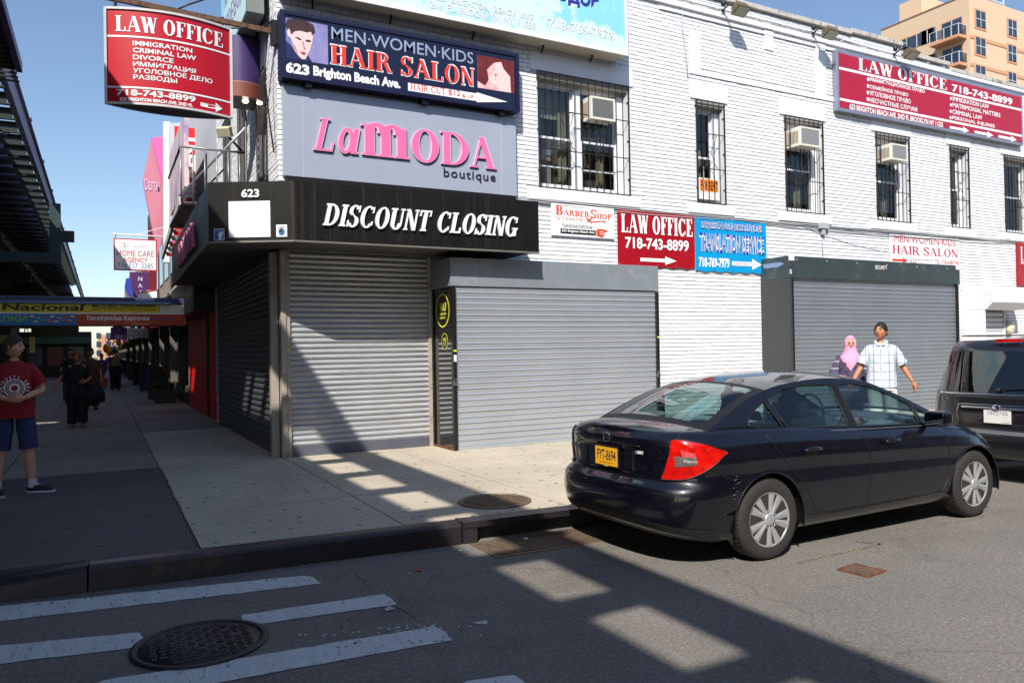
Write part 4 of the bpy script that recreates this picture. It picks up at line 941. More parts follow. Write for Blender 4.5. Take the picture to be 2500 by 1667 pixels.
rectpx(PCH, (522.8, 588), (548.3, 586.5), (522.8, 559.5), WL, fs, 'social_icon', .006); rectpx(PCH, (524, 586.5), (547, 585), (524, 561.5), mat('icon_blue', (66, 120, 190), .4, col2=(40, 84, 160)), fs, 'social_icon', .008)
putpx(PCH, text2d('f', .05), (533, 586), (546, 585.5), (533, 566), WL, fs, off=.010)
rectpx(PCH, (675, 579), (701.4, 577.5), (675, 549.5), WL, fs, 'social_icon', .006)
a, z = PCH.uv(688, 566); shape(PCH, ell((a, z), (.042, .05)), mat('globe_blue', (50, 110, 160), .4), fs, 'globe', .009); shape(PCH, ell((a - .01, z + .01), (.02, .018), 8), mat('globe_land', (30, 50, 60), .4), fs, 'globe', .0105)
putpx(PCH, text2d('WWW', .03), (677, 558.5), (696, 557.5), (677, 553), mat('tiny_red', (190, 120, 130), .5), fs, off=.009)
PAV = Plane(o=AVE_END, d=(Ff[0] - AVE_END).normalized()[:2])
PINK = mat('pink_letter', (242, 112, 168), .42, var=.03); PINKL = mat('pale_letter', (236, 190, 214), .5)
L_ = (Ff[0] - AVE_END).length; put(PAV, serif('LA MODA'), L_ - 4.9, L_ - 1.9, zf0 + .16, zf1 - .2, mat('av_pink', (206, 120, 156), .5), fs, depth=.03)
# ================================================================== signs on the side-street wall
def signbox(name, label, y, tl, tr, bl, br, m, th=.1, framem=None, fw=.0, cat='sign', group=None):
    pl = Plane(y=y); x0 = (pl.hit(*tl).x + pl.hit(*bl).x) / 2; x1 = (pl.hit(*tr).x + pl.hit(*br).x) / 2
    z1 = (pl.hit(*tl).z + pl.hit(*tr).z) / 2; z0 = (pl.hit(*bl).z + pl.hit(*br).z) / 2
    t = thing(name, label, cat, ((x0 + x1) / 2, y, z0), group=group); pl = QPlane(y, [tl, tr, bl, br], x0, x1, z0, z1)
    bevel(MB().box(x0, x1, y, min(y + th, -.006), z0, z1).build('panel', framem or m, t), .004, 1)
    if framem: rect(pl, x0 + fw, x1 - fw, z0 + fw, z1 - fw, m, t, 'face', .004)
    return t, pl, x0, x1, z0, z1
# boutique panel
LM = mat('w_panel_lavender', (170, 177, 194), .32, metal=.15, var=.04, scale=1.2)
t, pl, x0, x1, z0, z1 = signbox('boutique_sign', 'grey lavender boutique panel with raised pink letters above the black fascia', -.09, c3(125, 665), c3(1920, 890), c3(130, 1350), c3(1910, 1495), LM)
SEAM = mat('seam_light', (196, 200, 216), .4)
for u in (738, 1223): a = pl.uv(u, 350)[0]; rect(pl, a - .004, a + .004, z0, z1, SEAM, t, 'seam', .002)
MB().box(x0 + .05, x1 - .02, -.085, -.012, z0 - .06, z0 - .001).build('bottom_batten', BLACK, t)
for ch, (l, r, b0, b1, tp), S, sh in [('L', (352, 490, 1160, 1170, 915), .17, .24), ('a', (530, 680, 1180, 1192, 985), .19, .12), ('m', (712, 1072, 1192, 1222, 940), .22, 0), ('O', (1095, 1302, 1238, 1256, 985), .20, 0), ('D', (1322, 1530, 1255, 1272, 1008), .18, 0), ('A', (1545, 1745, 1275, 1292, 1040), .18, 0)]:
    g = serif(ch, S=S, T=.05, SF=.045); gr_ = serif(ch, S=S + .03, T=.075, SF=.06)
    e = 7
    putpx(pl, g, c3(l + 9, b0 + 9), c3(r + 9, b1 + 9), c3(l + 9, tp + 9), BLACK, t, off=.006, depth=.01, shear=sh, name='letter_shadow')
    putpx(pl, gr_, c3(l - 4, b0 + 3), c3(r + 3, b1 + 3), c3(l - 4, tp - 3), PINKL, t, off=.01, depth=.022, shear=sh, name='letter_rim', zk=.2)
    putpx(pl, g, c3(l, b0), c3(r, b1), c3(l, tp), PINK, t, off=.034, shear=sh, name='letter', zk=.4)
putpx(pl, text2d('boutique', 0, 1.15), c3(1340, 1375), c3(1742, 1400), c3(1340, 1288), mat('dark_letter', (44, 42, 56), .5), t, depth=.012)
# hair salon light box
NAVY = mat('w_navy', (20, 22, 52), .22, var=.08, coat=.3)
t, pl, x0, x1, z0, z1 = signbox('hair_salon_sign', 'long navy hair salon light box with two portraits and a white arrow', -.22, (683.5, 28.7), (1264, 129), (684.4, 194.5), (1268.7, 271), mat('w_navy_frame', (26, 26, 58), .35), th=.2)
rect(pl, x0 + .07, x1 - .07, z0 + .06, z1 - .06, NAVY, t, 'face', .004)
mb = MB()
for a, b, c, d in ((x0, x1, z0, z0 + .055), (x0, x1, z1 - .055, z1), (x0, x0 + .065, z0 + .055, z1 - .055), (x1 - .065, x1, z0 + .055, z1 - .055)): mb.box(a, b, -.245, -.2205, c, d)
mb.build('frame', MC['w_navy_frame'], t)
for x in (x0 + .4, x0 + 2.2, x1 - .3): MB().box(x - .05, x + .05, -.2, 0, z0 - .07, z0 - .002).build('bracket', BLACK, t)
SILV = mat('silver_print', (150, 164, 190), .4, var=.05); RED = mat('red_print', (232, 60, 44), .45, var=.03)
putpx(pl, text2d('MEN·WOMEN·KIDS', .005, 1.0), c3(500, 315), c3(1585, 482), c3(502, 220), SILV, t, off=.006)
putpx(pl, serif('HAIR SALON', S=.24, T=.11, SF=.10), c3(490, 506), c3(1596, 666), c3(492, 340), WL, t, off=.006, zk=.3)
putpx(pl, serif('HAIR SALON', S=.20, T=.06, SF=.055), c3(496, 498), c3(1590, 658), c3(498, 350), RED, t, off=.011, zk=.3)
putpx(pl, text2d('623', .05), c3(145, 575), c3(330, 592), c3(147, 492), WL, t, off=.006); putpx(pl, text2d('Brighton Beach Ave.', .045), c3(360, 618), c3(1030, 700), c3(362, 520), WL, t, off=.006)
arrow(pl, c3(1088, 702), c3(1850, 812), c3(1088, 622), WL, t, .006, pts=[(0, .12), (.675, .12), (.675, 0), (1, .5), (.675, 1), (.675, .88), (0, .88)])
putpx(pl, serif('HAIR CUT', S=.14), c3(1106, 690), c3(1372, 722), c3(1106, 640), RED, t, off=.010, zk=.3)
putpx(pl, text2d('$12', .0), c3(1396, 728), c3(1486, 740), c3(1396, 680), RED, t, off=.010); putpx(pl, text2d('& UP', .0), c3(1502, 742), c3(1590, 752), c3(1502, 715), RED, t, off=.010)
def pic(pl, bl, br, tl, parent, layers, name):
    a0, zb0 = pl.uv(*bl); a1, zb1 = pl.uv(*br); _, zt = pl.uv(*tl); zb = (zb0 + zb1) / 2; H_ = zt - zb0; k = 0
    for nm, m, pts in layers:
        shape(pl, [(a0 + x * (a1 - a0), zb + y * H_) for x, y in pts], m, parent, nm, .006 + .002 * k); k += 1
SK = mat('print_skin', (236, 206, 204), .4); SKD = mat('print_skin_shade', (196, 150, 156), .4); HR = mat('print_hair', (70, 44, 44), .4, var=.5, scale=30); LV = mat('print_lavender', (158, 150, 200), .4, col2=(96, 104, 170), c2lo=.4, c2hi=.7, c2scale=3); SH = mat('print_shirt', (36, 40, 92), .4); LIPM = mat('print_lip', (190, 96, 110), .4); EYE = mat('print_eye', (40, 26, 36), .4)
pic(pl, c3(145, 465), c3(475, 505), c3(140, 155), t, [('portrait', LV, [(0, 0), (1, 0), (1, 1), (0, 1)]),
    ('portrait', SH, [(0, 0), (.62, 0), (.5, .2), (.32, .1), (.12, .34), (0, .45)]),
    ('portrait', SK, [(.1, .78), (.05, .68), (.06, .55), (.13, .52), (.16, .36), (.26, .14), (.38, .03), (.46, .04), (.56, .26), (.63, .5), (.66, .72), (.6, .84), (.3, .9)]),
    ('portrait', HR, [(.04, .72), (.0, .82), (.06, .96), (.2, 1.0), (.5, 1.0), (.66, .94), (.7, .78), (.62, .66), (.6, .76), (.5, .72), (.36, .74), (.22, .70), (.14, .60), (.1, .74)]),
    ('portrait', EYE, [(.22, .55), (.34, .50), (.38, .52), (.3, .56)]), ('portrait', EYE, [(.46, .50), (.58, .50), (.6, .53), (.5, .54)]), ('portrait', SKD, [(.38, .48), (.42, .3), (.47, .31), (.44, .34), (.42, .48)]),
    ('portrait', LIPM, [(.33, .20), (.40, .22), (.48, .20), (.41, .16)]), ('portrait', SKD, [(.13, .5), (.2, .2), (.3, .08), (.24, .3)])], 'portrait')
PW = mat('print_pink', (226, 150, 150), .4, col2=(250, 226, 222), c2lo=.4, c2hi=.6, c2scale=4); HRR = mat('print_red_hair', (110, 40, 38), .4, var=.5, scale=8)
pic(pl, c3(1620, 665), c3(1900, 703), c3(1617, 415), t, [('portrait', PW, [(0, 0), (1, 0), (1, 1), (0, 1)]), ('portrait', HRR, [(0, .2), (.2, .1), (.3, .3), (.25, .6), (.45, .85), (.9, 1), (0, 1)]),
    ('portrait', SK, [(.5, .86), (.47, .66), (.42, .56), (.47, .5), (.46, .42), (.5, .36), (.44, .2), (.6, .0), (.92, 0), (.9, .4), (.95, .7), (.8, .92)]), ('portrait', HRR, [(.62, .98), (.7, .72), (.88, .5), (.9, 0), (1, 0), (1, 1)]), ('portrait', LIPM, [(.455, .50), (.53, .49), (.47, .43)])], 'portrait')
# sky-blue translation light box at the top
PC = onz(1526, 135, 6.636); YT = PC.y
t = thing('translation_light_box', 'big pale blue sky-print light box cut off by the top of the frame', 'sign', (3, YT, 6.636)); pl = Plane(y=YT)
CASE = mat('w_case_cream', (206, 196, 178), .5, var=.1)
MB().box(.0, 5.98, YT, -.0, 6.636, 8.36).build('case', CASE, t)
SKYP = mat('w_sky_print', (206, 232, 232), .5, var=.03, col2=(140, 212, 230), c2lo=.50, c2hi=.56, c2scale=1.1)
rect(pl, .05, 5.93, 6.69, 8.31, SKYP, t, 'face', .004)
mb = MB().box(0, 5.98, YT - .03, YT - .001, 6.62, 6.685).box(5.935, 5.98, YT - .03, YT - .001, 6.685, 8.36); mb.build('frame', mat('w_white_frame', (236, 236, 236), .5), t)
OUT = mat('print_grey_edge', (140, 152, 172), .5)
def outlined(s, bl, br, tl, m1, m2, b1=.05, b2=.0, par=None, plane=None, o=.006):
    putpx(plane, text2d(s, b1), bl, br, tl, m2, par, off=o); putpx(plane, text2d(s, b2), bl, br, tl, m1, par, off=o + .004)
outlined('623  BRIGHTON  BEACH  AVE', c3(1285, 12), c3(2042, 152), c3(1285, -36), WL, OUT, .03, .0, t, pl)
outlined('2nd  FL  BROOKLYN  NY  11235', c3(1255, 78), c3(2062, 216), c3(1257, 24), WL, OUT, .03, .0, t, pl)
outlined('718-769-7979', c5(275, 215), c5(792, 312), c5(278, 142), WL, OUT, .045, .02, t, pl)
putpx(pl, text2d('ПЕРЕВОДОВ', .05), (1240, -14), (1464, 27), (1240, -62), mat('print_royal', (52, 48, 150), .4), t, off=.006)
for x in (.5, 1.7, 3.1, 4.4, 5.4):
    mb = MB().beam((x, YT + .25, 6.6), (x + .02, -.0, 6.55), .025, .025).beam((x, YT + .25, 6.6), (x, YT + .25, 6.66), .025, .025).build('support_rod', BLACK, t)
# avenue twin of it
nb = ony(603, 28, .35); t = thing('avenue_light_box', 'sky-print light box round the corner on the avenue side, seen end on', 'sign', (nb.x / 2, 2, nb.z))
fb = onz(582, 91, nb.z); XA = nb.x
bevel(MB().box(XA, -.1, .35, max(3.0, fb.y), nb.z, nb.z + 1.7).build('case', mat('w_case_dark', (122, 128, 124), .5, var=.15), t), .005, 1)
PA2 = Plane(x=XA); yf = max(3.0, fb.y)
rect(PA2, -yf + .04, -.39, nb.z + .03, nb.z + 1.66, SKYP, t, 'face', .005)
put(PA2, text2d('TRANSLATION'), -yf + .3, -.6, nb.z + .9, nb.z + 1.3, mat('print_violet', (150, 130, 190), .5), t, off=.009); put(PA2, text2d('ПЕРЕВОД'), -yf + .3, -.6, nb.z + .3, nb.z + .7, MC['print_violet'], t, off=.009)
# barber shop board
t, pl, x0, x1, z0, z1 = signbox('barber_sign', 'white barber shop board with red lettering right of the black fascia', -.04, c7(303, 150), c7(783, 180), c7(303, 385), c7(783, 425), mat('w_board_white', (238, 238, 238), .5, var=.03), th=.03)
ORR = mat('orange_red_print', (226, 84, 52), .45)
putpx(pl, serif('B', S=.22), c7(332, 232), c7(383, 236), c7(332, 163), ORR, t, zk=.3); putpx(pl, serif('ARBER', S=.2, T=.08), c7(388, 236), c7(585, 252), c7(388, 196), ORR, t, zk=.3)
putpx(pl, serif('S', S=.22, T=.08), c7(592, 258), c7(636, 262), c7(592, 190), ORR, t, zk=.3); putpx(pl, serif('HOP', S=.2, T=.08), c7(640, 262), c7(758, 272), c7(640, 220), ORR, t, zk=.3)
putpx(pl, text2d('Tel: 718-648-0748'), c7(330, 268), c7(530, 284), c7(330, 245), mat('print_salmon', (226, 150, 140), .5), t); putpx(pl, text2d('ПАРИКМАХЕРСКАЯ'), c7(375, 327), c7(603, 345), c7(375, 301), BLACK, t)
rectpx(pl, c7(364, 372), c7(630, 392), c7(364, 336), BLACK, t, 'pill', .004); putpx(pl, text2d('623 Brighton Beach Ave.', .03), c7(372, 366), c7(622, 383), c7(372, 343), WL, t, off=.008)
for pts in ([(600, 250), (560, 285), (570, 290), (608, 256)], [(560, 252), (604, 292), (598, 298), (552, 258)], [(575, 285), (620, 292), (680, 284), (712, 296), (708, 282), (676, 278), (620, 284)]): shape(pl, [pl.uv(*c7(x, y)) for x, y in pts], ORR, t, 'scissors_emblem', .006)
shape(pl, [pl.uv(*c7(x, y)) for x, y in [(632, 350), (650, 342), (680, 344), (722, 354), (722, 366), (690, 366), (700, 374), (696, 392), (684, 408), (660, 402), (634, 396)]], ORR, t, 'hand_emblem', .008)
shape(pl, [pl.uv(*c7(x, y)) for x, y in [(662, 362), (692, 366), (692, 370), (662, 368)]], WL, t, 'hand_emblem', .010); shape(pl, [pl.uv(*c7(x, y)) for x, y in [(664, 378), (690, 382), (690, 386), (664, 383)]], WL, t, 'hand_emblem', .010)
# banners
def banner(name, label, tl, tr, bl, br, m, y=-.035):
    pl = Plane(y=y); x0 = pl.hit(*tl).x; x1 = pl.hit(*tr).x; z1 = (pl.hit(*tl).z + pl.hit(*tr).z) / 2; z0 = (pl.hit(*bl).z + pl.hit(*br).z) / 2
    t = thing(name, label, 'banner', ((x0 + x1) / 2, y, z0)); pl = QPlane(y, [tl, tr, bl, br], x0, x1, z0, z1)
    n, k = 24, 12; rows = [[V((x0 + (x1 - x0) * i / n, y + .0035 * sin(i * 1.1 + j * .7) * sin(j * .5), z0 + (z1 - z0) * j / k + (.012 * sin(i * 1.4) if j in (0, k) else 0))) for i in range(n + 1)] for j in range(k + 1)]
    MB().grid(rows).build('cloth', m, t)
    for i in range(5):
        for z in (z0 + .03, z1 - .03): MB().lathe([(.006, 0), (.014, -.004), (.014, 0)], (x0 + .04 + (x1 - x0 - .08) * i / 4, y - .004, z), 'y', 10).build('grommet', MC['lock_steel'], t)
    return t, pl
MAR = mat('w_maroon_vinyl', (164, 20, 34), .28, var=.05, scale=2, bump=.2, bscale=6, bdist=.02)
t, pl = banner('law_banner', 'dark red law office banner hung left of the blue banner', c7(803, 175), c7(1395, 232), c7(803, 610), c7(1400, 658), MAR)
putpx(pl, serif('LAW OFFICE', S=.26, T=.09, SF=.07), c7(830, 368), c7(1378, 405), c7(828, 225), WL, t, off=.008, zk=.3)
putpx(pl, text2d('718-743-8899', .03), c7(858, 487), c7(1348, 517), c7(858, 400), WL, t, off=.008); arrow(pl, c7(970, 605), c7(1250, 625), c7(970, 538), WL, t, .008)
t, pl = banner('translation_banner', 'bright blue translation service banner between the red banner and dark storefront box', c7(1398, 232), c7(1942, 280), c7(1402, 658), c7(1948, 690), mat('w_cyan_vinyl', (10, 156, 218), .3, var=.05, bump=.2, bscale=6, bdist=.02), y=-.03)
RB = mat('print_royal2', (26, 66, 170), .4)
outlined('EXPRESS LANGUAGE SOLUTIONS', c7(1445, 338), c7(1910, 374), c7(1443, 276), RB, WL, .05, .0, t, pl, .008)
outlined('TRANSLATION SERVICE', c7(1430, 512), c7(1925, 545), c7(1428, 366), RB, WL, .055, .0, t, pl, .008)
putpx(pl, text2d('718-769-7979', .04), c7(1425, 630), c7(1658, 642), c7(1425, 552), WL, t, off=.008); arrow(pl, c7(1677, 648), c7(1906, 662), c7(1677, 562), WL, t, .008)
putpx(pl, text2d('623 BRIGHTON BEACH AVE, 2ND FL'), c7(1686, 622), c7(1870, 634), c7(1686, 590), mat('print_lilac', (180, 170, 200), .5), t, off=.012)
# big law office sign
t, pl, x0, x1, z0, z1 = signbox('law_office_sign', 'big crimson law office board in a silver frame high on the right wall', -.12, (2040.6, 126), (2494, 227), (2046, 277), (2500, 350.5), mat('w_crimson', (176, 26, 56), .4, var=.04), th=.11, framem=mat('silver_frame', (150, 152, 170), .35, metal=.4), fw=.07)
CP = lambda a, b: c6(a, b)
putpx(pl, serif('LAW OFFICE', S=.24, T=.07, SF=.06), c6(838, 606), c6(1575, 752), c6(838, 503), WL, t, off=.008, zk=.3)
putpx(pl, text2d('718-743-8899', .03), c6(1620, 762), c6(2117, 864), c6(1620, 700), WL, t, off=.008)
for a, b in ((580, 598), (840, 858)):
    z = pl.uv(*c6(680, a))[1]; rect(pl, x0 + .07, x1 - .07, z - .055, z, WL, t, 'stripe', .008)
for s, xr, yr, yb in [('ИММИГРАЦИОННОЕ ПРАВО', 1395, 788, 700), ('СЕМЕЙНОЕ ПРАВО', 1257, 815, 757), ('УГОЛОВНОЕ ПРАВО', 1280, 875, 813), ('НЕСЧАСТНЫЕ СЛУЧАИ', 1335, 942, 869)]:
    putpx(pl, text2d(s, .025), c6(935, yb), c6(xr, yr), c6(935, yb - 40), WL, t, off=.008); a, z = pl.uv(*c6(920, yb - 22)); shape(pl, ell((a, z), (.04, .045), 10), WL, t, 'bullet', .008)
for s, xr, yr, yb in [('IMMIGRATION LAW', 1925, 897, 842), ('MATRIMONIAL MATTERS', 2020, 962, 896), ('CRIMINAL LAW', 1872, 990, 950), ('PERSONAL INJURIES', 1977, 1062, 1002)]:
    putpx(pl, text2d(s, .02), c6(1627, yb), c6(xr, yr), c6(1627, yb - 38), WL, t, off=.008); a, z = pl.uv(*c6(1612, yb - 22)); shape(pl, ell((a, z), (.04, .04), 10), WL, t, 'bullet', .008)
putpx(pl, text2d('623 BRIGHTON BEACH AVE. 2ND FL BROOKLYN NY 11235', .03), c6(768, 938), c6(1552, 1062), c6(768, 890), WL, t, off=.008)
for a, b in ((1608, 1770), (1812, 1968), (2008, 2160)): s = (a - 1608) * .157; arrow(pl, c6(a, 1088 + s), c6(b, 1112 + s), c6(a, 1034 + s), WL, t, .008)
# paper poster over the dark hood, and the sign at the right edge
t, pl, x0, x1, z0, z1 = signbox('salon_poster', 'white paper hair salon poster taped above the dark hood', -.02, c8(1010, 383), c8(1545, 415), c8(1010, 600), c8(1545, 622), mat('w_poster', (240, 240, 242), .6, var=.02), th=.01)
CR = mat('crimson_print', (206, 40, 66), .5)
putpx(pl, text2d('MEN·WOMEN·KIDS', .0), c8(1045, 443), c8(1515, 472), c8(1045, 390), CR, t); putpx(pl, serif('HAIR SALON', S=.16), c8(1030, 530), c8(1530, 560), c8(1030, 466), CR, t, zk=.3)
arrow(pl, c8(1027, 600), c8(1145, 608), c8(1027, 560), RED, t); putpx(pl, text2d('623', .0), c8(1163, 602), c8(1208, 604), c8(1163, 570), CR, t); putpx(pl, text2d('TEL-718-6480748', .0), c8(1350, 604), c8(1535, 616), c8(1350, 572), CR, t); putpx(pl, text2d('BRIGHTON BEACH AVE'), c8(1216, 582), c8(1338, 590), c8(1216, 570), mat('print_grey', (150, 130, 140), .5), t)
t = thing('law_office_board', 'red law office board cut by the right edge of the picture', 'sign', (19.4, -.05, 2.9)); pl = Plane(y=-.06)
bevel(MB().box(18.5, 20.4, -.06, -.006, 2.88, 4.0).build('panel', MAR, t), .004, 1)
put(pl, serif('LAW OFFICE', S=.24, T=.08), 18.62, 20.3, 3.45, 3.9, WL, t, zk=.3); put(pl, text2d('718-743-8899', .05), 18.8, 20.2, 3.05, 3.3, WL, t)
# ================================================================== hanging sign over the avenue pavement
bs = thing('blade_law_sign', 'bulging red law office sign hanging from a rusty pole over the pavement', 'sign', (-1.4, 0, 4.8))
bx0 = (ony(258, 17).x + ony(258, 249).x) / 2; bx1 = (ony(564, 76).x + ony(563, 292).x) / 2; bz1 = (ony(258, 17).z + ony(564, 76).z) / 2; bz0 = (ony(258, 249).z + ony(563, 292).z) / 2
BU = .19
def bf(a, z, off=0):
    t_ = (a - bx0) / (bx1 - bx0); yy = -BU * (1 - (2 * t_ - 1) ** 2); return V((a, yy - off, z))
N_ = 20; mb = MB()
front = [[bf(bx0 + (bx1 - bx0) * i / N_, z) for i in range(N_ + 1)] for z in (bz0, bz1)]; back = [[V((p.x, -p.y + .0, p.z)) for p in r] for r in front]
mb.grid(front).build('front_face', mat('w_sign_red', (188, 14, 34), .35, var=.06, scale=1.5), bs); MB().grid(back).build('back_face', MC['w_sign_red'], bs)
MB().add(front[0] + back[0][::-1], [tuple(range(2 * N_ + 2))]).add(front[1] + back[1][::-1], [tuple(range(2 * N_ + 2))]).build('end_caps', mat('w_cap_grey', (84, 86, 88), .6, var=.2, col2=(150, 150, 150), c2lo=.6, c2hi=.68, c2scale=5), bs)
for z, h in ((bz0 - .012, .03), (bz1 - .015, .03)):
    mb = MB()
    for i in range(N_): a, b = front[0][i].copy(), front[0][i + 1].copy(); a.z = b.z = z + .015; a.y -= .008; b.y -= .008; mb.beam(a, b, .02, h)
    for i in range(N_): a, b = back[0][i].copy(), back[0][i + 1].copy(); a.z = b.z = z + .015; a.y += .008; b.y += .008; mb.beam(a, b, .02, h)
    mb.build('edge_strip', mat('edge_white', (206, 200, 200), .5), bs)
MB().box(bx0 - .02, bx0 + .012, -.03, .03, bz0, bz1).build('edge_strip', MC['edge_white'], bs); MB().box(bx1 - .012, bx1 + .02, -.03, .03, bz0, bz1).build('edge_strip', MC['edge_white'], bs)
def bA(t_): return bx0 + (bx1 - bx0) * t_
def bZ(h): return bz1 - (bz1 - bz0) * h
def bput(g, a0, a1, h0, h1, m=WL, **k): put(None, g, bA(a0), bA(a1), bZ(h1), bZ(h0), m, bs, fn=bf, **k)
for h in (.285, .82): rect(None, bA(.005), bA(.995), bZ(h + .018), bZ(h), WL, bs, 'stripe', .006, fn=bf, n=20)
bput(serif('LAW OFFICE', S=.24, T=.07, SF=.06), .075, .93, .075, .245, off=.006, zk=.3)
for s, e, h in [('IMMIGRATION', .668, .335), ('CRIMINAL LAW', .70, .408), ('DIVORCE', .515, .481), ('ИММИГРАЦИЯ', .695, .553), ('УГОЛОВНОЕ ДЕЛО', .835, .622), ('РАЗВОДЫ', .542, .690)]: bput(text2d(s, .02), .203, e, h, h + .052 + (.008 if 'Д' in s or 'Ц' in s else 0), off=.006)
bput(text2d('718-743-8899', .03), .075, .69, .85, .917, off=.006); bput(text2d('623 BRIGHTON BEACH AVE. 2ND FL', .04), .10, .665, .935, .972, off=.006)
shape(None, [(bA(.73 + .19 * x), bZ(.975 - .105 * y)) for x, y in arrow2d()], WL, bs, 'arrow', .006, bf)
RP = mat('rust_pole', (104, 70, 44), .7, var=.3, scale=10, col2=(46, 40, 40), c2lo=.5, c2hi=.6)
zp = bz1 + .13
MB().beam((bx0 - .25, 0, zp + .03), (-.02, .0, zp - .06), .05, .07).build('support_pole', RP, bs)
for x in (bx0 + .12, bx1 - .1): MB().box(x - .02, x + .02, -.02, .02, bz1, zp + .02).build('hanger', BLACK, bs)
MB().box(-.08, -.0, -.05, .06, zp - .25, zp + .1).build('wall_plate', BLACK, bs)
ch = [ony(430, 25, 0), ony(460, 12, 0), ony(520, -8, 0), ony(640, -60, 0)]
MB().tube([ch[0], ch[1], ch[2], ch[3]], .012, 6).build('chain', BLACK, bs)
MB().tube([(-.7, .0, bz1), (-.45, -.02, bz1 + .05), (-.2, .0, zp - .02), (-.06, .02, zp + .1)], .012, 6).tube([(-.12, .05, zp), (-.16, .1, bz1 - .5), (-.10, .1, bz0 + .1), (-.04, .1, bz0 - .4)], .012, 6).build('cable', BLACK, bs)
# purple sign behind it
t = thing('purple_sign', 'curved purple sign with a brown band tucked behind the red hanging sign', 'sign', (-.6, 1.5, 5))
q0, q1 = ony(520, 93, 1.5), ony(655, 98, 1.5); q2 = ony(590, 213, 1.5); q3 = ony(590, 249, 1.5)
def qf(a, z): s = (a - q0.x) / (q1.x - q0.x); return V((a, 1.5 - .3 * (1 - (2 * s - 1) ** 2), z))
for nm, za, zb, m in [('purple_band', q2.z, q0.z, mat('w_purple', (70, 52, 104), .4, var=.1)), ('brown_band', q3.z, q2.z - .012, mat('w_brown', (128, 70, 58), .5, var=.08)), ('gold_line', q2.z - .012, q2.z, mat('w_gold', (170, 130, 110), .5))]:
    MB().grid([[qf(q0.x + (q1.x - q0.x) * i / 16, z) for i in range(17)] for z in (za, zb)]).build(nm, m, t)
MB().add([qf(q0.x + (q1.x - q0.x) * i / 16, q3.z) for i in range(17)] + [V((q1.x, 1.9, q3.z)), V((q0.x, 1.9, q3.z))], [tuple(range(19))]).build('underside', BLACK, t)
MB().add([qf(q0.x + (q1.x - q0.x) * i / 16, q0.z) for i in range(17)] + [V((q1.x, 1.9, q0.z)), V((q0.x, 1.9, q0.z))], [tuple(range(19))]).build('top', BLACK, t)
LB = mat('lit_bulb', (255, 240, 210), .4, emit=6)
for i in range(3): MB().ball((q0.x + .45 + i * .22, 1.35, q3.z - .03), .05, .05, .03, 10, 6).build('bulb', LB, t)
# ================================================================== peach apartment block behind
PE = mat('w_peach', (212, 184, 154), .85, var=.05, scale=.3, bump=.1); OR2 = mat('w_peach_band', (206, 150, 114), .8, var=.05)
YC = 36.0; pc = ony(2367, 60, YC); XC = pc.x
tw = thing('apartment_block', 'peach apartment block with glass balconies beyond the white roofline', 'building', (XC + 12, YC + 12, 0))
PY, PX = Plane(y=YC), Plane(x=XC)
c9 = lambda x, y: (2150 + .1658 * x, .1658 * y)
ztop = max(PY.hit(2367, 0).z + 1.2, PY.hit(*c9(2111, 190)).z); ztop = PY.hit(*c9(2111, 190)).z
yend = onx(2151, 62, XC).y
MB().box(XC, XC + 30, YC, yend, 0, ztop).build('wall', PE, tw)
zp_ = onx(*c9(90, 300), XC + 2).z
MB().box(XC + 1.2, XC + 14, YC + 6, yend - 1.5, ztop, ztop + 2.6).build('penthouse', PE, tw)
MB().box(XC - .08, XC + .3, YC + .0, yend, ztop + .002, ztop + .12).build('parapet_cap', mat('cap_dark', (150, 120, 100), .7), tw)
TG = mat('tower_glass', (70, 84, 100), .08, metal=.4, var=.3, scale=.6); WF = mat('tower_frame', (214, 214, 214), .5)
def twin(pl, x0, y0, x1, y1, split=1):
    a0, z1 = pl.uv(*c9(x0, y0)); a1, z0 = pl.uv(*c9(x1, y1))
    if a1 < a0: a0, a1 = a1, a0
    if pl is PY: z1 = z0 + 1.75
    elif z1 - z0 < .6: z1 = z0 + 1.6
    f = rect(pl, a0 - .16, a1 + .16, z0 - .2, z1 + .16, OR2, tw, 'window', .05, th=.06)
    rect(pl, a0, a1, z0, z1, TG, f, 'pane', .07)
    for k in range(split + 1): a = a0 + (a1 - a0) * k / split; rect(pl, a - .04, a + .04, z0, z1, WF, f, 'mullion', .09)
    rect(pl, a0, a1, (z0 + z1) / 2 - .03, (z0 + z1) / 2 + .03, WF, f, 'mullion', .085)
for x0, y0, x1, y1 in [(1388, 225, 1540, 440), (1388, 632, 1540, 832), (1388, 1025, 1540, 1240), (1865, 355, 1998, 562), (1865, 742, 1992, 930), (1870, 1130, 1992, 1330)]: twin(PY, x0, y0, x1, y1, 2)
fl = [PY.uv(*c9(1335, y))[1] for y in (520, 925)]; H3 = fl[0] - fl[1]
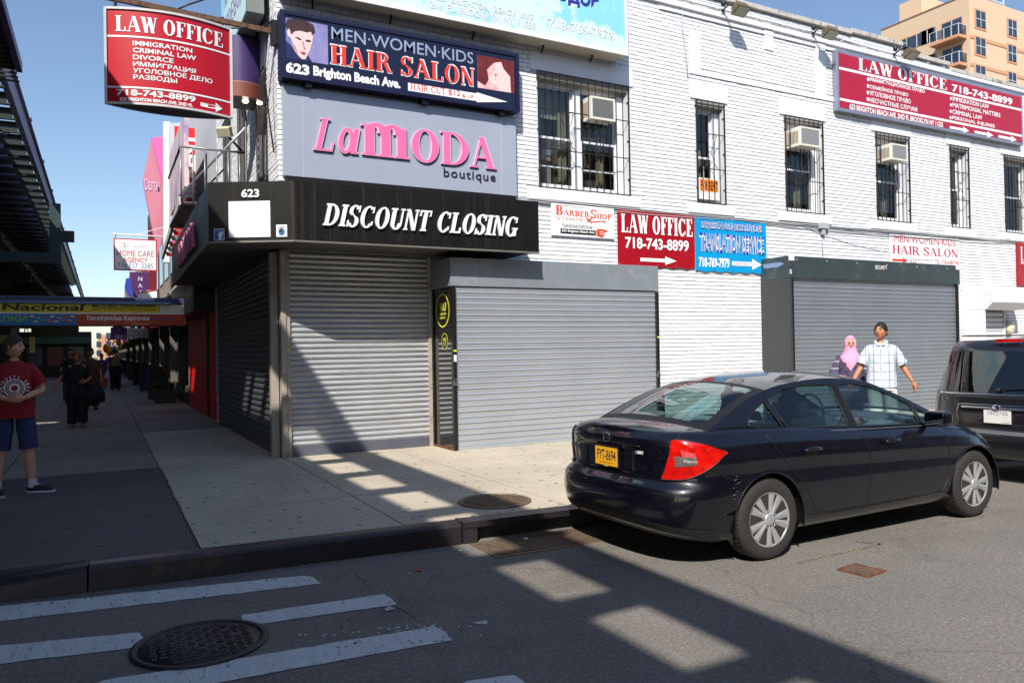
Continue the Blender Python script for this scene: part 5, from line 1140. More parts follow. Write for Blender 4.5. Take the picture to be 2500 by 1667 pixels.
for k in range(5):
    z = fl[0] - k * H3
    rect(PY, XC + .003, XC + 30, z - .35, z, OR2, tw, 'floor_band', .06, th=.07)
    for x0_, x1_ in ((XC - 1.35, XC + 4.3),):
        # left-face balcony: slab, glass, rails
        yb0, yb1 = onx(*c9(1320, 500), XC).y + .8, onx(*c9(720, 640), XC - 1.3).y
        s = MB().box(XC - 1.4, XC - .0, YC + .3, yb1, z - .30, z).build('balcony', OR2, tw)
        MB().box(XC - 1.38, XC - 1.34, YC + .35, yb1 - .05, z + .1, z + 1.05).box(XC - 1.34, XC - .05, YC + .33, YC + .36, z + .1, z + 1.05).build('balcony_glass', glass('balcony_glass', (.5, .55, .62), 1.5), s)
        r_ = MB().box(XC - 1.4, XC - 1.33, YC + .3, yb1, z + 1.05, z + 1.1).box(XC - 1.33, XC, YC + .3, YC + .36, z + 1.05, z + 1.1)
        for i in range(5): yy = YC + .33 + (yb1 - YC - .4) * i / 4; r_.box(XC - 1.4, XC - 1.35, yy - .03, yy + .03, z, z + 1.05)
        r_.build('balcony_rail', WF, s)
        # doors and long window behind it
        for ya, yb in ((YC + .7, YC + 3.0), (YC + 3.6, YC + 8.0), (yb1 + .3, yb1 + 1.8)):
            lo = z + .02 if ya < YC + 2 else z + .75; f = rect(PX, -yb, -ya, lo, z + 2.25, OR2, tw, 'window', .04, th=.05); rect(PX, -yb + .1, -ya - .1, lo + .05, z + 2.15, TG, f, 'pane', .05)
            rect(PX, -(ya + yb) / 2 - .05, -(ya + yb) / 2 + .05, lo + .05, z + 2.15, WF, f, 'mullion', .06)
    s = MB().box(XC + 12.6, XC + 18, YC - 1.6, YC - .062, z - .7, z - .35).box(XC + 12.6, XC + 18, YC - 1.62, YC - 1.5, z - .35, z + .5).build('balcony', OR2, tw)
    MB().box(XC + 12.6, XC + 18, YC - 1.62, YC - 1.56, z + .75, z + .82).build('balcony_rail', WF, s)
twin(PX, 315, 600, 395, 690)
MB().box(XC + 3, XC + 9, YC + 1.5, YC + 1.6, ztop + 1.3, ztop + 1.4).box(XC + 9, XC + 9.1, YC + 1.5, YC + 1.6, ztop, ztop + 2.4).build('roof_pole', WF, tw)
# ================================================================== avenue side shops (x = 0 and beyond)
shop = thing('red_shopfront', 'red painted shopfront left of the dark corner shutter, half in shade', 'shopfront', (0, 9, 0))
REDW = mat('w_red_wall', (214, 22, 14), .45, var=.12, scale=2)
for k in range(9): MB().box(-.02, .008, 6.62 + k * .7, 6.62 + k * .7 + .69, 0, 3.4).build('panel', REDW, shop)
MB().box(-.5, -.0, 6.66, 12.9, 2.45, 3.3).build('canopy', BLACK, shop); MB().box(-.08, -.021, 8.2, 8.32, 0, 2.44).build('post', BLACK, shop)
SHP = [(92, 84, 74), (148, 140, 128), (66, 60, 58), (120, 96, 80), (170, 164, 150), (80, 82, 90), (140, 120, 100)]
y = 13.0
for k, (dep, hh) in enumerate([(7, 8.6), (6, 7.5), (9, 9), (8, 7), (10, 8.4), (14, 7.6), (18, 8.8), (30, 8), (40, 7)]):
    mcol = mat('w_shop_wall_%d' % (k % 7), SHP[k % 7], .85, var=.15, scale=1)
    b = thing('row_building', ['cream two storey shop building just past the red shopfront', 'grey two storey shop building second past the red shopfront', 'dark brick shop building third past the red shopfront', 'brown shop building fourth past the red shopfront', 'pale shop building fifth past the red shopfront', 'slate grey shop building sixth past the red shopfront', 'tan shop building seventh past the red shopfront', 'long dim shop building near the far end of the row', 'farthest shop building at the end of the row'][k], 'building', (4, y + dep / 2, 0), group='shop buildings along the avenue')
    MB().box(0, 12, y + .01, y + dep - .01, 2.7, hh).box(.35, 12, y + .01, y + dep - .01, 0, 2.7).build('wall', mcol, b)
    n = max(2, int(dep / 2.4))
    for i in range(n):
        a = y + dep * i / n; c = y + dep * (i + 1) / n
        MB().box(-.02, .34, a + .02, a + .32, 0, 2.7).build('pier', mat('w_pier', (98, 92, 86), .7, var=.2), b)
        if k < 5: MB().box(.18, .2, a + .33, c - .02, .5, 2.5).build('shop_window', TG, b)
        if k < 5: MB().box(.05, .3, a + .33, c - .02, 0, .5).build('stall_riser', mat('w_riser', (84, 76, 70), .7), b)
        if k < 4: wn = MB().box(-.01, .0, a + .5, c - .5, 4.4, 6.2).build('window', BLACK, b); MB().box(-.016, -.0105, a + .56, c - .56, 4.46, 6.14).build('pane', TG, wn)
    MB().box(-.35, -.001, y + .2, y + dep - .2, 2.72, 3.5).build('shop_fascia', mat('w_fascia_%d' % k, [(206, 200, 190), (210, 60, 40), (150, 40, 60), (60, 80, 160), (220, 214, 200), (90, 60, 120), (200, 90, 40), (120, 120, 120), (160, 150, 140)][k], .5), b)
    if k < 7:  # awnings added to keep striped sunlight off the lower shopfronts
        ya = y + .3 + (k * 37 % 10) * .08; yb = y + dep * (.55 + .05 * (k % 4)); out_ = 1.0 + .25 * (k % 3)
        w_ = MB().prism([(-.36, ya, 3.35), (-.36 - out_, ya, 2.75), (-.36 - out_, ya, 2.5), (-.33 - out_, ya, 2.5), (-.33 - out_, ya, 2.72), (-.36, ya, 3.3)], (0, 0, 0), (0, yb - ya, 0)).build('awning', mat('w_added_awn_%d' % (k % 5), [(40, 60, 50), (110, 34, 34), (40, 44, 80), (130, 120, 100), (60, 58, 60)][k % 5], .8), b)
        MB().box(-.9, -.3, yb + .3, yb + 1.1, 0, 1.1).build('goods_rack', mat('w_rack_%d' % (k % 3), [(70, 60, 50), (60, 70, 90), (90, 50, 46)][k % 3], .8, var=.5, scale=9), b)
    y += dep
# the cross fascia over the pavement
CYP = 9.0; PN = Plane(y=CYP); c2p = lambda x, y: (x * .31891, 450 + .31891 * y)
nf = thing('money_transfer_fascia', 'long yellow and blue kiosk fascia stretching over the shaded pavement', 'shop sign', (-3, CYP, 2.2))
xl, xr = -6.4, ony(455, 780, CYP).x
zz = {v: PN.uv(150, v)[1] for v in (725, 742, 763, 766, 794)}
MB().box(xl, xr, CYP, CYP + .9, zz[794], zz[725]).build('box_body', mat('w_kiosk_navy', (66, 66, 110), .5, var=.1), nf)
MB().prism([(xl, CYP - .001, zz[742] + .01), (xl, CYP - .06, zz[742] + .01), (xl, CYP + .10, zz[725] + .02), (xl, CYP + .14, zz[725] + .02)], (0, 0, 0), (xr - .35 - xl, 0, 0)).build('top_band', mat('w_kiosk_teal', (84, 110, 138), .4, var=.15, scale=.7), nf)
def nrect(u0, u1, v0, v1, m, nm, off): 
    a0 = PN.uv(u0, v1)[0]; a1 = PN.uv(u1, v1)[0]; rect(PN, max(a0, xl), a1, zz[v1] if v1 in zz else PN.uv(150, v1)[1], zz[v0] if v0 in zz else PN.uv(150, v0)[1], m, nf, nm, off)
nrect(-600, 389, 742, 763, mat('w_yellow', (232, 206, 40), .45, var=.05), 'yellow_strip', .012); nrect(-600, 455, 763, 766, WL, 'white_strip', .012)
nrect(-600, 187, 766, 794, mat('w_kiosk_blue', (36, 120, 190), .45, var=.1), 'blue_strip', .012); nrect(187.5, 455, 766, 794, mat('w_kiosk_red', (186, 70, 44), .45, var=.2, scale=1.4, col2=(220, 130, 70), c2lo=.55, c2hi=.6, c2scale=1.5), 'red_strip', .012)
nrect(390, 455, 742, 763, mat('w_kiosk_white', (226, 214, 206), .5), 'white_end', .012)
putpx(PN, text2d('Nacional', .03), c2p(15, 965), c2p(635, 968), c2p(15, 912), BLACK, nf, off=.016, shear=.2)
putpx(PN, text2d('MONEY TRANSFERS', .02), c2p(708, 942), c2p(1190, 942), c2p(708, 921), BLACK, nf, off=.016); putpx(PN, text2d('ДЕНЕЖНЫЕ ПЕРЕВОДЫ', .01), c2p(705, 969), c2p(1195, 967), c2p(705, 945), mat('olive_print', (110, 100, 40), .5), nf, off=.016)
putpx(PN, text2d('ПОСЫЛКИ', .02), c2p(-285, 1055), c2p(205, 1055), c2p(-285, 1000), mat('lime_print', (150, 190, 70), .5), nf, off=.016)
putpx(PN, text2d('Телефонные Карточки', .03), c2p(658, 1052), c2p(1145, 1048), c2p(658, 1008), WL, nf, off=.016); putpx(PN, text2d('со скидкой до', .03), c2p(1155, 1040), c2p(1335, 1040), c2p(1155, 1022), RB, nf, off=.016)
FC = [(210, 60, 60), (230, 200, 60), (240, 240, 240), (60, 80, 170), (60, 130, 70), (230, 120, 40)]
for r in range(2):
    for i in range(7):
        x = 228 + i * 52 + r * 28; yy = 1006 + r * 32
        if r and i == 6: continue
        for q in range(3): rectpx(PN, c2p(x, yy + 18 - q * 6), c2p(x + 34, yy + 18 - q * 6), c2p(x, yy + 12 - q * 6), mat('flag_%d' % ((i * 2 + q + r) % 6), FC[(i * 2 + q + r) % 6], .5), nf, 'flag', .016)
# HOME CARE AGENCY blade
HY = 15.0; PH = Plane(y=HY); hc = thing('home_care_sign', 'small white HOME CARE AGENCY sign with red frame hanging on a white pole', 'sign', (-1.7, HY, 4.2))
h0, h1 = PH.hit(278, 659), PH.hit(384, 662); ht = PH.hit(278, 581).z
bevel(MB().box(h0.x, h1.x, HY, HY + .1, h0.z, ht).build('frame', mat('frame_red', (196, 44, 52), .4), hc), .004, 1)
rect(PH, h0.x + .035, h1.x - .035, h0.z + .035, ht - .035, WL, hc, 'face', .004)
RP2 = mat('print_red2', (196, 50, 50), .5); BP2 = mat('print_blue2', (90, 120, 180), .5)
putpx(PH, text2d('HOME CARE', .0), c2p(895, 550), c2p(1178, 556), c2p(895, 505), RP2, hc, off=.007); putpx(PH, text2d('AGENCY', .01), c2p(940, 596), c2p(1133, 600), c2p(940, 560), RP2, hc, off=.007); putpx(PH, text2d('718.717. 2285', .0), c2p(900, 640), c2p(1172, 646), c2p(900, 600), BP2, hc, off=.007)
a, z = PH.uv(*c2p(945, 470)); 
MB().add([PH.at(p[0], p[1], .007) for p in [q for pr in zip(ell((a, z), (.05, .062), 20), ell((a, z), (.042, .053), 20)) for q in pr]], [(2 * i, 2 * i + 1, 2 * i + 3, 2 * i + 2) for i in range(19)]).build('apple_emblem', RP2, hc, recalc=False)
shape(PH, [(a, z + .07), (a + .03, z + .10), (a + .05, z + .085), (a + .02, z + .065)], BP2, hc, 'apple_emblem', .008)
putpx(PH, text2d('BIG APPLE'), c2p(950, 485), c2p(1130, 492), c2p(950, 460), mat('print_faint', (200, 200, 210), .5), hc, off=.007)
zq = PH.hit(300, 572).z; MB().tube([(PH.hit(272, 571).x, HY + .05, zq + .01), (0, HY + .05, zq - .02)], .02, 8).tube([(PH.hit(330, 571).x, HY + .05, zq), (-.1, HY + .1, zq + .45)], .012, 6).build('pole', WL, hc)
for x in (h0.x + .06, h1.x - .06): MB().box(x - .01, x + .01, HY + .04, HY + .06, ht, zq).build('hanger', DKFRAME, hc)
# pink sign, white column, red rent banner and other projecting signs
def pxpoly(y, pts, th, nm, m, par):
    P = [ony(u, w_, y) for u, w_ in pts]; return MB().prism(P, (0, 0, 0), (0, th, 0)).build(nm, m, par)
pk = thing('pink_sign', 'tall faceted pink sign projecting above the avenue shops', 'sign', (-1, 17, 5))
pxpoly(17, [(369, 340), (349, 440), (372, 560), (385, 625), (398, 570), (398, 450)], .3, 'dull_face', mat('w_pink_dull', (206, 132, 150), .5, var=.08), pk)  # left facet is dusty pink, the right one bright pink
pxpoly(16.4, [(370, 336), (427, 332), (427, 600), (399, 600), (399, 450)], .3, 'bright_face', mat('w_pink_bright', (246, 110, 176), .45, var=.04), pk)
PK = Plane(y=16.99); putpx(PK, text2d('Салон', .02), (352, 470), (390, 462), (352, 440), PINKL, pk, off=.01); PK2 = Plane(y=16.39)
for ch, v in (('М', 362), ('А', 418)): putpx(PK2, text2d(ch, .04), (415, v), (427, v), (415, v - 22), mat('print_peach', (240, 170, 120), .5), pk, off=.01)
wc = thing('white_column', 'white vertical sign column beside the tall pink sign', 'column', (-.8, 13, 0)); pxpoly(13, [(400, 297), (414, 297), (414, 640), (400, 640)], .3, 'shaft', WHITE2, wc)
gp = thing('grey_side_panel', 'pale grey building side panel behind the fire escape', 'panel', (-.6, 13.5, 3)); pxpoly(12.6, [(414, 300), (442, 300), (442, 520), (414, 600)], .2, 'sheet', mat('w_pale_grey', (190, 194, 202), .7), gp)
rn = thing('rent_banner', 'vertical red OFFICES FOR RENT banner behind the fire escape', 'banner', (-.4, 11, 4)); pxpoly(11, [(426, 308), (479, 314), (500, 420), (497, 600), (426, 640)], .04, 'sheet', mat('w_rent_red', (222, 36, 26), .4, var=.04), rn)
R_ = Plane(y=10.99); g, fcs = text2d('OFFICES FOR RENT', .05); g2 = [(1 - y_, x_, q) for x_, y_, q in g]
a0 = R_.uv(444, 400)[0]; a1 = R_.uv(479, 400)[0]; put(R_, (g2, fcs), a0, a1, R_.uv(460, 700)[1], R_.uv(460, 326)[1], WL, rn, off=.004)
bb = thing('slanted_billboard', 'faded pale billboard running along the avenue wall above the fire escape', 'billboard', (-.3, 9.5, 5)); MB().box(-.55, -.45, 7.8, 12, onx(523, 308, -.5).z - .1, onx(523, 308, -.5).z + 1.6).build('board', mat('w_faded_print', (214, 190, 190), .6, var=.1, scale=4, stretch=(1, 1, .4), col2=(150, 130, 176), c2lo=.5, c2hi=.6, c2scale=2), bb)
fl_ = onx(548, 323, -.35); t = thing('floodlight', 'cream floodlight on the avenue wall under the red hanging sign', 'floodlight', tuple(fl_)); M4 = TR(*fl_) @ Matrix.Rotation(rad(-35), 4, 'Z') @ Matrix.Rotation(rad(25), 4, 'X')
bevel(MB().box(-.12, .12, -.07, .07, -.09, .09, M4).build('housing', mat('cream_enamel2', (214, 206, 168), .5), t), .02, 2); MB().box(-.10, .10, -.075, -.071, -.07, .07, M4).build('lens', MC['lens_glass'] if 'lens_glass' in MC else WL, t); MB().tube([fl_, fl_ + V((.32, .1, -.3))], .02, 6).build('arm', BLACK, t)
sg = thing('nails_sign', 'purple NAILS sign edge below the home care sign', 'sign', (-.9, 20, 4)); pxpoly(20, [(316, 664), (365, 664), (365, 740), (330, 740)], .2, 'board', mat('w_aubergine', (84, 40, 96), .5), sg)
PQ = Plane(y=19.99)
for ch, v in (('N', 686), ('A', 702), ('I', 718)): putpx(PQ, text2d(ch, .04), (337 if ch != 'I' else 342, v), (348 if ch != 'I' else 344, v), (337, v - 10), mat('print_lil', (200, 190, 214), .5), sg, off=.01)
sg = thing('blue_sign', 'small blue blade sign left of the purple sign', 'sign', (-1.5, 28, 4)); pxpoly(28, [(308, 679), (322, 679), (324, 722), (312, 722), (304, 700)], .2, 'board', mat('w_blue_sign', (50, 70, 170), .5), sg)
sg = thing('maroon_sign', 'maroon sign strip behind the home care sign', 'sign', (-.7, 18, 4)); pxpoly(18, [(365, 555), (378, 555), (383, 610), (383, 735), (365, 735)], .2, 'board', mat('w_maroon_sign', (120, 20, 36), .5), sg)
aw = thing('white_awning', 'white awning with red trim above the yellow fascia', 'awning', (-.7, 15, 3.4)); pxpoly(15, [(337, 722), (345, 710), (383, 707), (383, 730), (337, 730)], .9, 'cloth', WL, aw); pxpoly(14.98, [(340, 713), (383, 706), (383, 708), (341, 715.5)], .02, 'red_trim', RP2, aw)
sg = thing('nails_homecare_sign', 'hanging purple and white NAILS sign glimpsed under the yellow fascia', 'sign', (-2, 24, 2)); pxpoly(24, [(270, 799), (310, 799), (310, 829), (270, 829)], .15, 'purple_half', MC['w_aubergine'], sg); pxpoly(24, [(310.5, 802), (360, 802), (360, 825), (310.5, 825)], .15, 'white_half', WL, sg)
PQ = Plane(y=23.99); putpx(PQ, text2d('NAILS', .02), (281, 828), (308, 828), (281, 816), mat('print_lil', (200, 190, 214), .5), sg, off=.01); putpx(PQ, text2d('HOME CARE'), (314, 812), (356, 812), (314, 805), RP2, sg, off=.01); putpx(PQ, text2d('718.717.2285'), (314, 822), (356, 822), (314, 815), BP2, sg, off=.01)
# ---- fire escape
fe = thing('fire_escape', 'steel fire escape platform and stair above the avenue side of the fascia', 'fire escape', (-.7, 9, 4.5))
STL = mat('galv_rail', (150, 150, 156), .4, metal=.5, var=.15); DK = BLACK
A = onx(441, 358, -1.05); ya = A.y; B = V((0, ya, A.z)); Cc = onx(412, 441, -1.05); Cc.z = A.z
MB().tube([A, B], .02, 6).build('rail', STL, fe); MB().tube([A, V((A.x, Cc.y, A.z))], .02, 6).build('rail', DK, fe)
zf_ = A.z - .95
MB().box(-1.05, -.02, ya, Cc.y, zf_ - .04, zf_).build('platform', DK, fe)
for k in range(6): x = A.x + (0 - A.x) * k / 5.5; MB().tube([(x, ya, zf_), (x, ya, A.z)], .014, 6).build('baluster', STL, fe)
P1, P2 = ony(600, 312, ya - .4), onx(437, 480, -1.0)
MB().tube([P1, P2, P2 + V((0, .02, -.14))], .022, 8).build('stair_rail', STL, fe)
Q1, Q2 = ony(548, 412, ya + .3), ony(475, 487, ya + .5); MB().tube([Q1, Q2], .014, 6).build('stair_rail', DK, fe)
S1, S2 = onx(440, 490, -1.0), onx(397, 625, -1.0)
MB().beam(S1, S2, .05, .16).build('stringer', mat('stringer_white', (190, 186, 180), .5, var=.1), fe); d = S2 - S1
MB().beam(S1 + V((.75, 0, 0)), S2 + V((.75, 0, 0)), .05, .16).build('stringer', DK, fe)
for k in range(9):
    p = S1 + d * ((k + .3) / 9); MB().box(-.97, -.28, p.y - .10, p.y + .10, p.z - .02, p.z + .01).build('tread', STL, fe)
    for q in range(3): MB().box(-.95 + q * .23, -.79 + q * .23, p.y - .102, p.y - .101, p.z - .09, p.z - .022).build('tread_bracket', STL if (k + q) % 2 else REDW, fe)
# ---- far side of the avenue, end of the street
y = -24.0
for k, (dep, hh) in enumerate([(13, 8), (9, 7), (11, 9), (10, 7.6), (12, 8.5), (16, 7.2), (22, 8.6), (30, 7.7)]):
    b = thing('opposite_building', ['dim brick building across the avenue, partly behind the camera', 'grey building across the avenue opposite the corner', 'brown building across the avenue beyond the first column', 'beige building across the avenue with dark windows', 'dark red building across the avenue farther along', 'grey shopfront building across the avenue past the dark red one', 'tan building across the avenue near the vanishing point', 'last dim building across the avenue'][k], 'building', (-27, y + dep / 2, 0), group='buildings across the avenue')
    MB().box(-34, -22, y + .01, y + dep - .01, 0, hh).build('wall', mat('w_opp_%d' % (k % 5), [(120, 90, 76), (128, 126, 120), (104, 84, 66), (150, 136, 112), (112, 60, 52)][k % 5], .85, var=.15), b)
    n = int(dep / 2.6)
    for i in range(n):
        a = y + .6 + (dep - 1.2) * i / n
        MB().box(-21.99, -21.9, a, a + 1.9, .5, 2.5).build('shop_window', TG, b); MB().box(-21.99, -21.94, a + .3, a + 1.4, 4.2, 5.8).build('window', TG, b)
    MB().box(-21.99, -21.5, y + .3, y + dep - .3, 2.7, 3.4).build('shop_fascia', mat('w_ofs_%d' % (k % 6), [(180, 40, 40), (220, 200, 90), (40, 110, 80), (60, 70, 150), (200, 200, 200), (190, 100, 40)][k % 6], .5), b)
    y += dep
eb = thing('end_building', 'tan brick building closing the far end of the avenue', 'building', (-12, 190, 0)); pt = ony(262, 816, 180)
MB().box(ony(238, 860, 180).x, 6, 180, 195, 0, pt.z).build('wall', mat('w_tan', (196, 150, 116), .85, var=.1), eb)
for i in range(5):
    for j in range(3): MB().box(-3.4 + i * 1.9, -2.5 + i * 1.9, 179.9, 179.99, 1.5 + j * 1.9, 2.7 + j * 1.9).build('window', TG, eb)
# kiosk and clutter under the railway
def boxthing(nm, lb, cat, x0, x1, y0, y1, z1, m, top=None):
    t = thing(nm, lb, cat, ((x0 + x1) / 2, (y0 + y1) / 2, 0)); bevel(MB().box(x0, x1, y0, y1, 0, z1).build('body', m, t), .01, 1)
    MB().box(x0 - .04, x1 + .04, y0 - .04, y1 + .04, z1 + .001, z1 + .07).build('cap', top or DKFRAME, t); MB().box(x0 + .08, x1 - .08, y0 - .012, y0 - .001, z1 * .35, z1 * .9).build('poster', mat('poster_dim', (92, 104, 120), .3, var=.4, scale=5), t); return t
p = onz(105, 940); boxthing('phone_kiosk', 'grey kiosk with a poster standing at the kerb behind the teenager', 'kiosk', -5.7, -4.8, 13, 13.8, 2.2, mat('kiosk_grey', (92, 96, 104), .5))
boxthing('news_box', 'dark street cabinet beside the kiosk near the kerb', 'cabinet', -6.9, -6.0, 16, 16.7, 1.7, mat('kiosk_dark', (60, 60, 66), .5))
yp = thing('yellow_post', 'narrow yellow notice strip on a post behind the teenager', 'post', (-5.9, 11, 0)); q = ony(79, 840, 14.5); MB().box(q.x - .06, q.x + .06, 14.5, 14.56, 0, q.z + .2).build('post', DKFRAME, yp); MB().box(q.x - .07, q.x + .07, 14.47, 14.499, q.z - .25, q.z + .2).build('strip', mat('dull_yellow', (170, 150, 70), .5), yp)
pl_ = thing('black_planter', 'black planter box by the avenue shopfronts', 'planter', (-.5, 15.5, 0)); MB().box(-.85, -.25, 14.7, 15.3, 0, .42).build('tub', BLACK, pl_); 
mbp = MB()
for k in range(140): a = random.random() * 6.3; r = random.random() ** .5 * .26; c = V((-.55 + r * cos(a), 15 + r * sin(a), .42 + random.random() * .2)); s = .07; n = V((random.uniform(-1, 1), random.uniform(-1, 1), random.uniform(.2, 1))).normalized(); u = n.orthogonal().normalized() * s; v_ = n.cross(u) * .5; mbp.add([c - u, c + v_, c + u, c - v_], [(0, 1, 2, 3)])
meta(mbp.build('foliage', mat('leaf_dark', (52, 74, 40), .6, var=.4), pl_, recalc=False), kind='stuff')
random.seed(5)
ml = [(220, 90, 40), (230, 190, 60), (80, 130, 60), (200, 50, 60), (70, 90, 170), (230, 230, 220)]
for k in range(8):
    u = 258 + k * 5.2; q = ony(u, 848 + random.uniform(-14, 12), 34 + k); c_ = ml[k % 6]
    t = thing('hanging_wares', '%s bag of goods hung %s outside the far shops' % (['orange', 'yellow', 'green', 'red', 'blue', 'white'][k % 6], ['leftmost', 'second from the left', 'third from the left', 'fourth from the left', 'fourth from the right', 'third from the right', 'second from the right', 'rightmost'][k]), 'wares', tuple(q), group='bright goods hung outside the far shops')
    o = MB().ball(q, .13, .10, .24, 8, 6).build('bag', mat('ware_%d' % (k % 6), c_, .6), t); MB().tube([q + V((0, 0, .28)), q + V((0, 0, .6))], .012, 5).build('cord', DKFRAME, t)
# houses on the camera's side of the side street: they stand behind the viewer and show in paint and glass
for k, (xa, xb, hh) in enumerate([(-3, 9, 10.8), (9.3, 17, 10.2), (17.3, 30, 11), (30.3, 44, 9.5)]):
    b = thing('street_building', ['brown brick building behind the viewer across the side street', 'tan building behind the viewer next to the brown brick one', 'tall red brick building behind the viewer down the side street', 'grey building behind the viewer at the far end of the side street'][k], 'building', ((xa + xb) / 2, -27, 0), group='buildings behind the viewer')
    MB().box(xa, xb, -34, -19.2, 0, hh).build('wall', mat('w_bh_%d' % k, [(104, 78, 62), (150, 130, 106), (120, 66, 54), (120, 118, 114)][k], .85, var=.15), b)
    n = int((xb - xa) / 2.2)
    for i in range(n):
        for z in (1.0, 5.0): MB().box(xa + .6 + i * 2.2, xa + 1.8 + i * 2.2, -19.19, -19.15, z, z + 1.7).build('window', TG, b)
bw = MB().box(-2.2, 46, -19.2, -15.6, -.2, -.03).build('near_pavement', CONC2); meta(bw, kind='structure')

# dim street front under the far end of the railway: shop backs, stalls, parked vans
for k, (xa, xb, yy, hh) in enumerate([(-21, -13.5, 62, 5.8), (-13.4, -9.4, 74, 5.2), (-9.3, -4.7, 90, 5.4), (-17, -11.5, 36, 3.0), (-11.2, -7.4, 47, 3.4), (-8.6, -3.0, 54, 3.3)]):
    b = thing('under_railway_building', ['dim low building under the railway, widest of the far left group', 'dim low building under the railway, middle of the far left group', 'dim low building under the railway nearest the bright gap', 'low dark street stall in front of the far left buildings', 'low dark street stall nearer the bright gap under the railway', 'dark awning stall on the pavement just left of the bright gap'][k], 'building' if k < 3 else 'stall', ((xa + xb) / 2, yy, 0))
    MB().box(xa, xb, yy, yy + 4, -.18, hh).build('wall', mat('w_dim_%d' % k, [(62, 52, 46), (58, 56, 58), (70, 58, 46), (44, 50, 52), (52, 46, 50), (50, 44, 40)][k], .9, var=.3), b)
    n = int((xb - xa) / 1.3)
    for i in range(n):
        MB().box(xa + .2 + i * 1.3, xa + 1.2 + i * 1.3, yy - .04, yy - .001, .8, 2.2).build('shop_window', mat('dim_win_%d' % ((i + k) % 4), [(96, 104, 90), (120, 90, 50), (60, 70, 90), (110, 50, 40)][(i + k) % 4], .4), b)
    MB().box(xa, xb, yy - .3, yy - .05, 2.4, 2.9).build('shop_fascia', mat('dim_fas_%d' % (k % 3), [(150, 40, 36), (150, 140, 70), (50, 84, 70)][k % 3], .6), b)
# ================================================================== vehicles
def lut(tab):
    xs_ = [a for a, b in tab]; ys_ = [b for a, b in tab]; n = len(xs_)
    ms = []
    for i in range(n):
        if i == 0: ms.append((ys_[1] - ys_[0]) / (xs_[1] - xs_[0]))
        elif i == n - 1: ms.append((ys_[-1] - ys_[-2]) / (xs_[-1] - xs_[-2]))
        else:
            a = (ys_[i] - ys_[i - 1]) / (xs_[i] - xs_[i - 1]); b = (ys_[i + 1] - ys_[i]) / (xs_[i + 1] - xs_[i])
            ms.append(0 if a * b <= 0 else 2 * a * b / (a + b))
    def f(x):
        if x <= xs_[0]: return ys_[0]
        if x >= xs_[-1]: return ys_[-1]
        for i in range(n - 1):
            if x <= xs_[i + 1]: break
        h = xs_[i + 1] - xs_[i]; t = (x - xs_[i]) / h
        return (2 * t ** 3 - 3 * t ** 2 + 1) * ys_[i] + (t ** 3 - 2 * t ** 2 + t) * h * ms[i] + (-2 * t ** 3 + 3 * t ** 2) * ys_[i + 1] + (t ** 3 - t ** 2) * h * ms[i + 1]
    return f
def paint(name, col, flake=.25):
    m = mat(name, col, .35, metal=.0, var=.03, spec=.3, coat=1.0); b = m.node_tree.nodes['Principled BSDF']; b.inputs['Coat Roughness'].default_value = .015
    # a little road dust low on the body
    nt = m.node_tree; N = nt.nodes; Lk = nt.links; g = N.new('ShaderNodeNewGeometry'); sx = N.new('ShaderNodeSeparateXYZ'); Lk.new(g.outputs['Position'], sx.inputs[0])
    nz = N.new('ShaderNodeTexNoise'); nz.inputs['Scale'].default_value = 7; Lk.new(g.outputs['Position'], nz.inputs['Vector'])
    r = N.new('ShaderNodeMapRange'); r.inputs[1].default_value = .45; r.inputs[2].default_value = -.05; r.inputs[3].default_value = 0; r.inputs[4].default_value = .3; Lk.new(sx.outputs[2], r.inputs[0])
    k = N.new('ShaderNodeMath'); k.operation = 'MULTIPLY'; Lk.new(r.outputs[0], k.inputs[0]); Lk.new(nz.outputs[0], k.inputs[1])
    k2 = N.new('ShaderNodeMath'); k2.operation = 'ADD'; k2.inputs[1].default_value = .015; Lk.new(k.outputs[0], k2.inputs[0]); Lk.new(k2.outputs[0], b.inputs['Coat Roughness'])
    return m
TYRE = mat('tyre_rubber', (46, 43, 41), .85, var=.15, scale=8, bump=.3); RIMM = mat('rim_silver', (196, 196, 196), .32, metal=.55, var=.06, scale=8, col2=(150, 130, 104), c2lo=.62, c2hi=.8, c2scale=9); HUBD = mat('hub_dark', (30, 28, 26), .6); BRAKE = mat('brake_rust', (96, 66, 48), .6, metal=.4)
CHROME = mat('chrome', (220, 222, 226), .08, metal=1, var=.02); CARGL = glass('car_glass', (.42, .55, .54), 1.25, .003); RUBBER = mat('rubber_black', (16, 16, 17), .5)
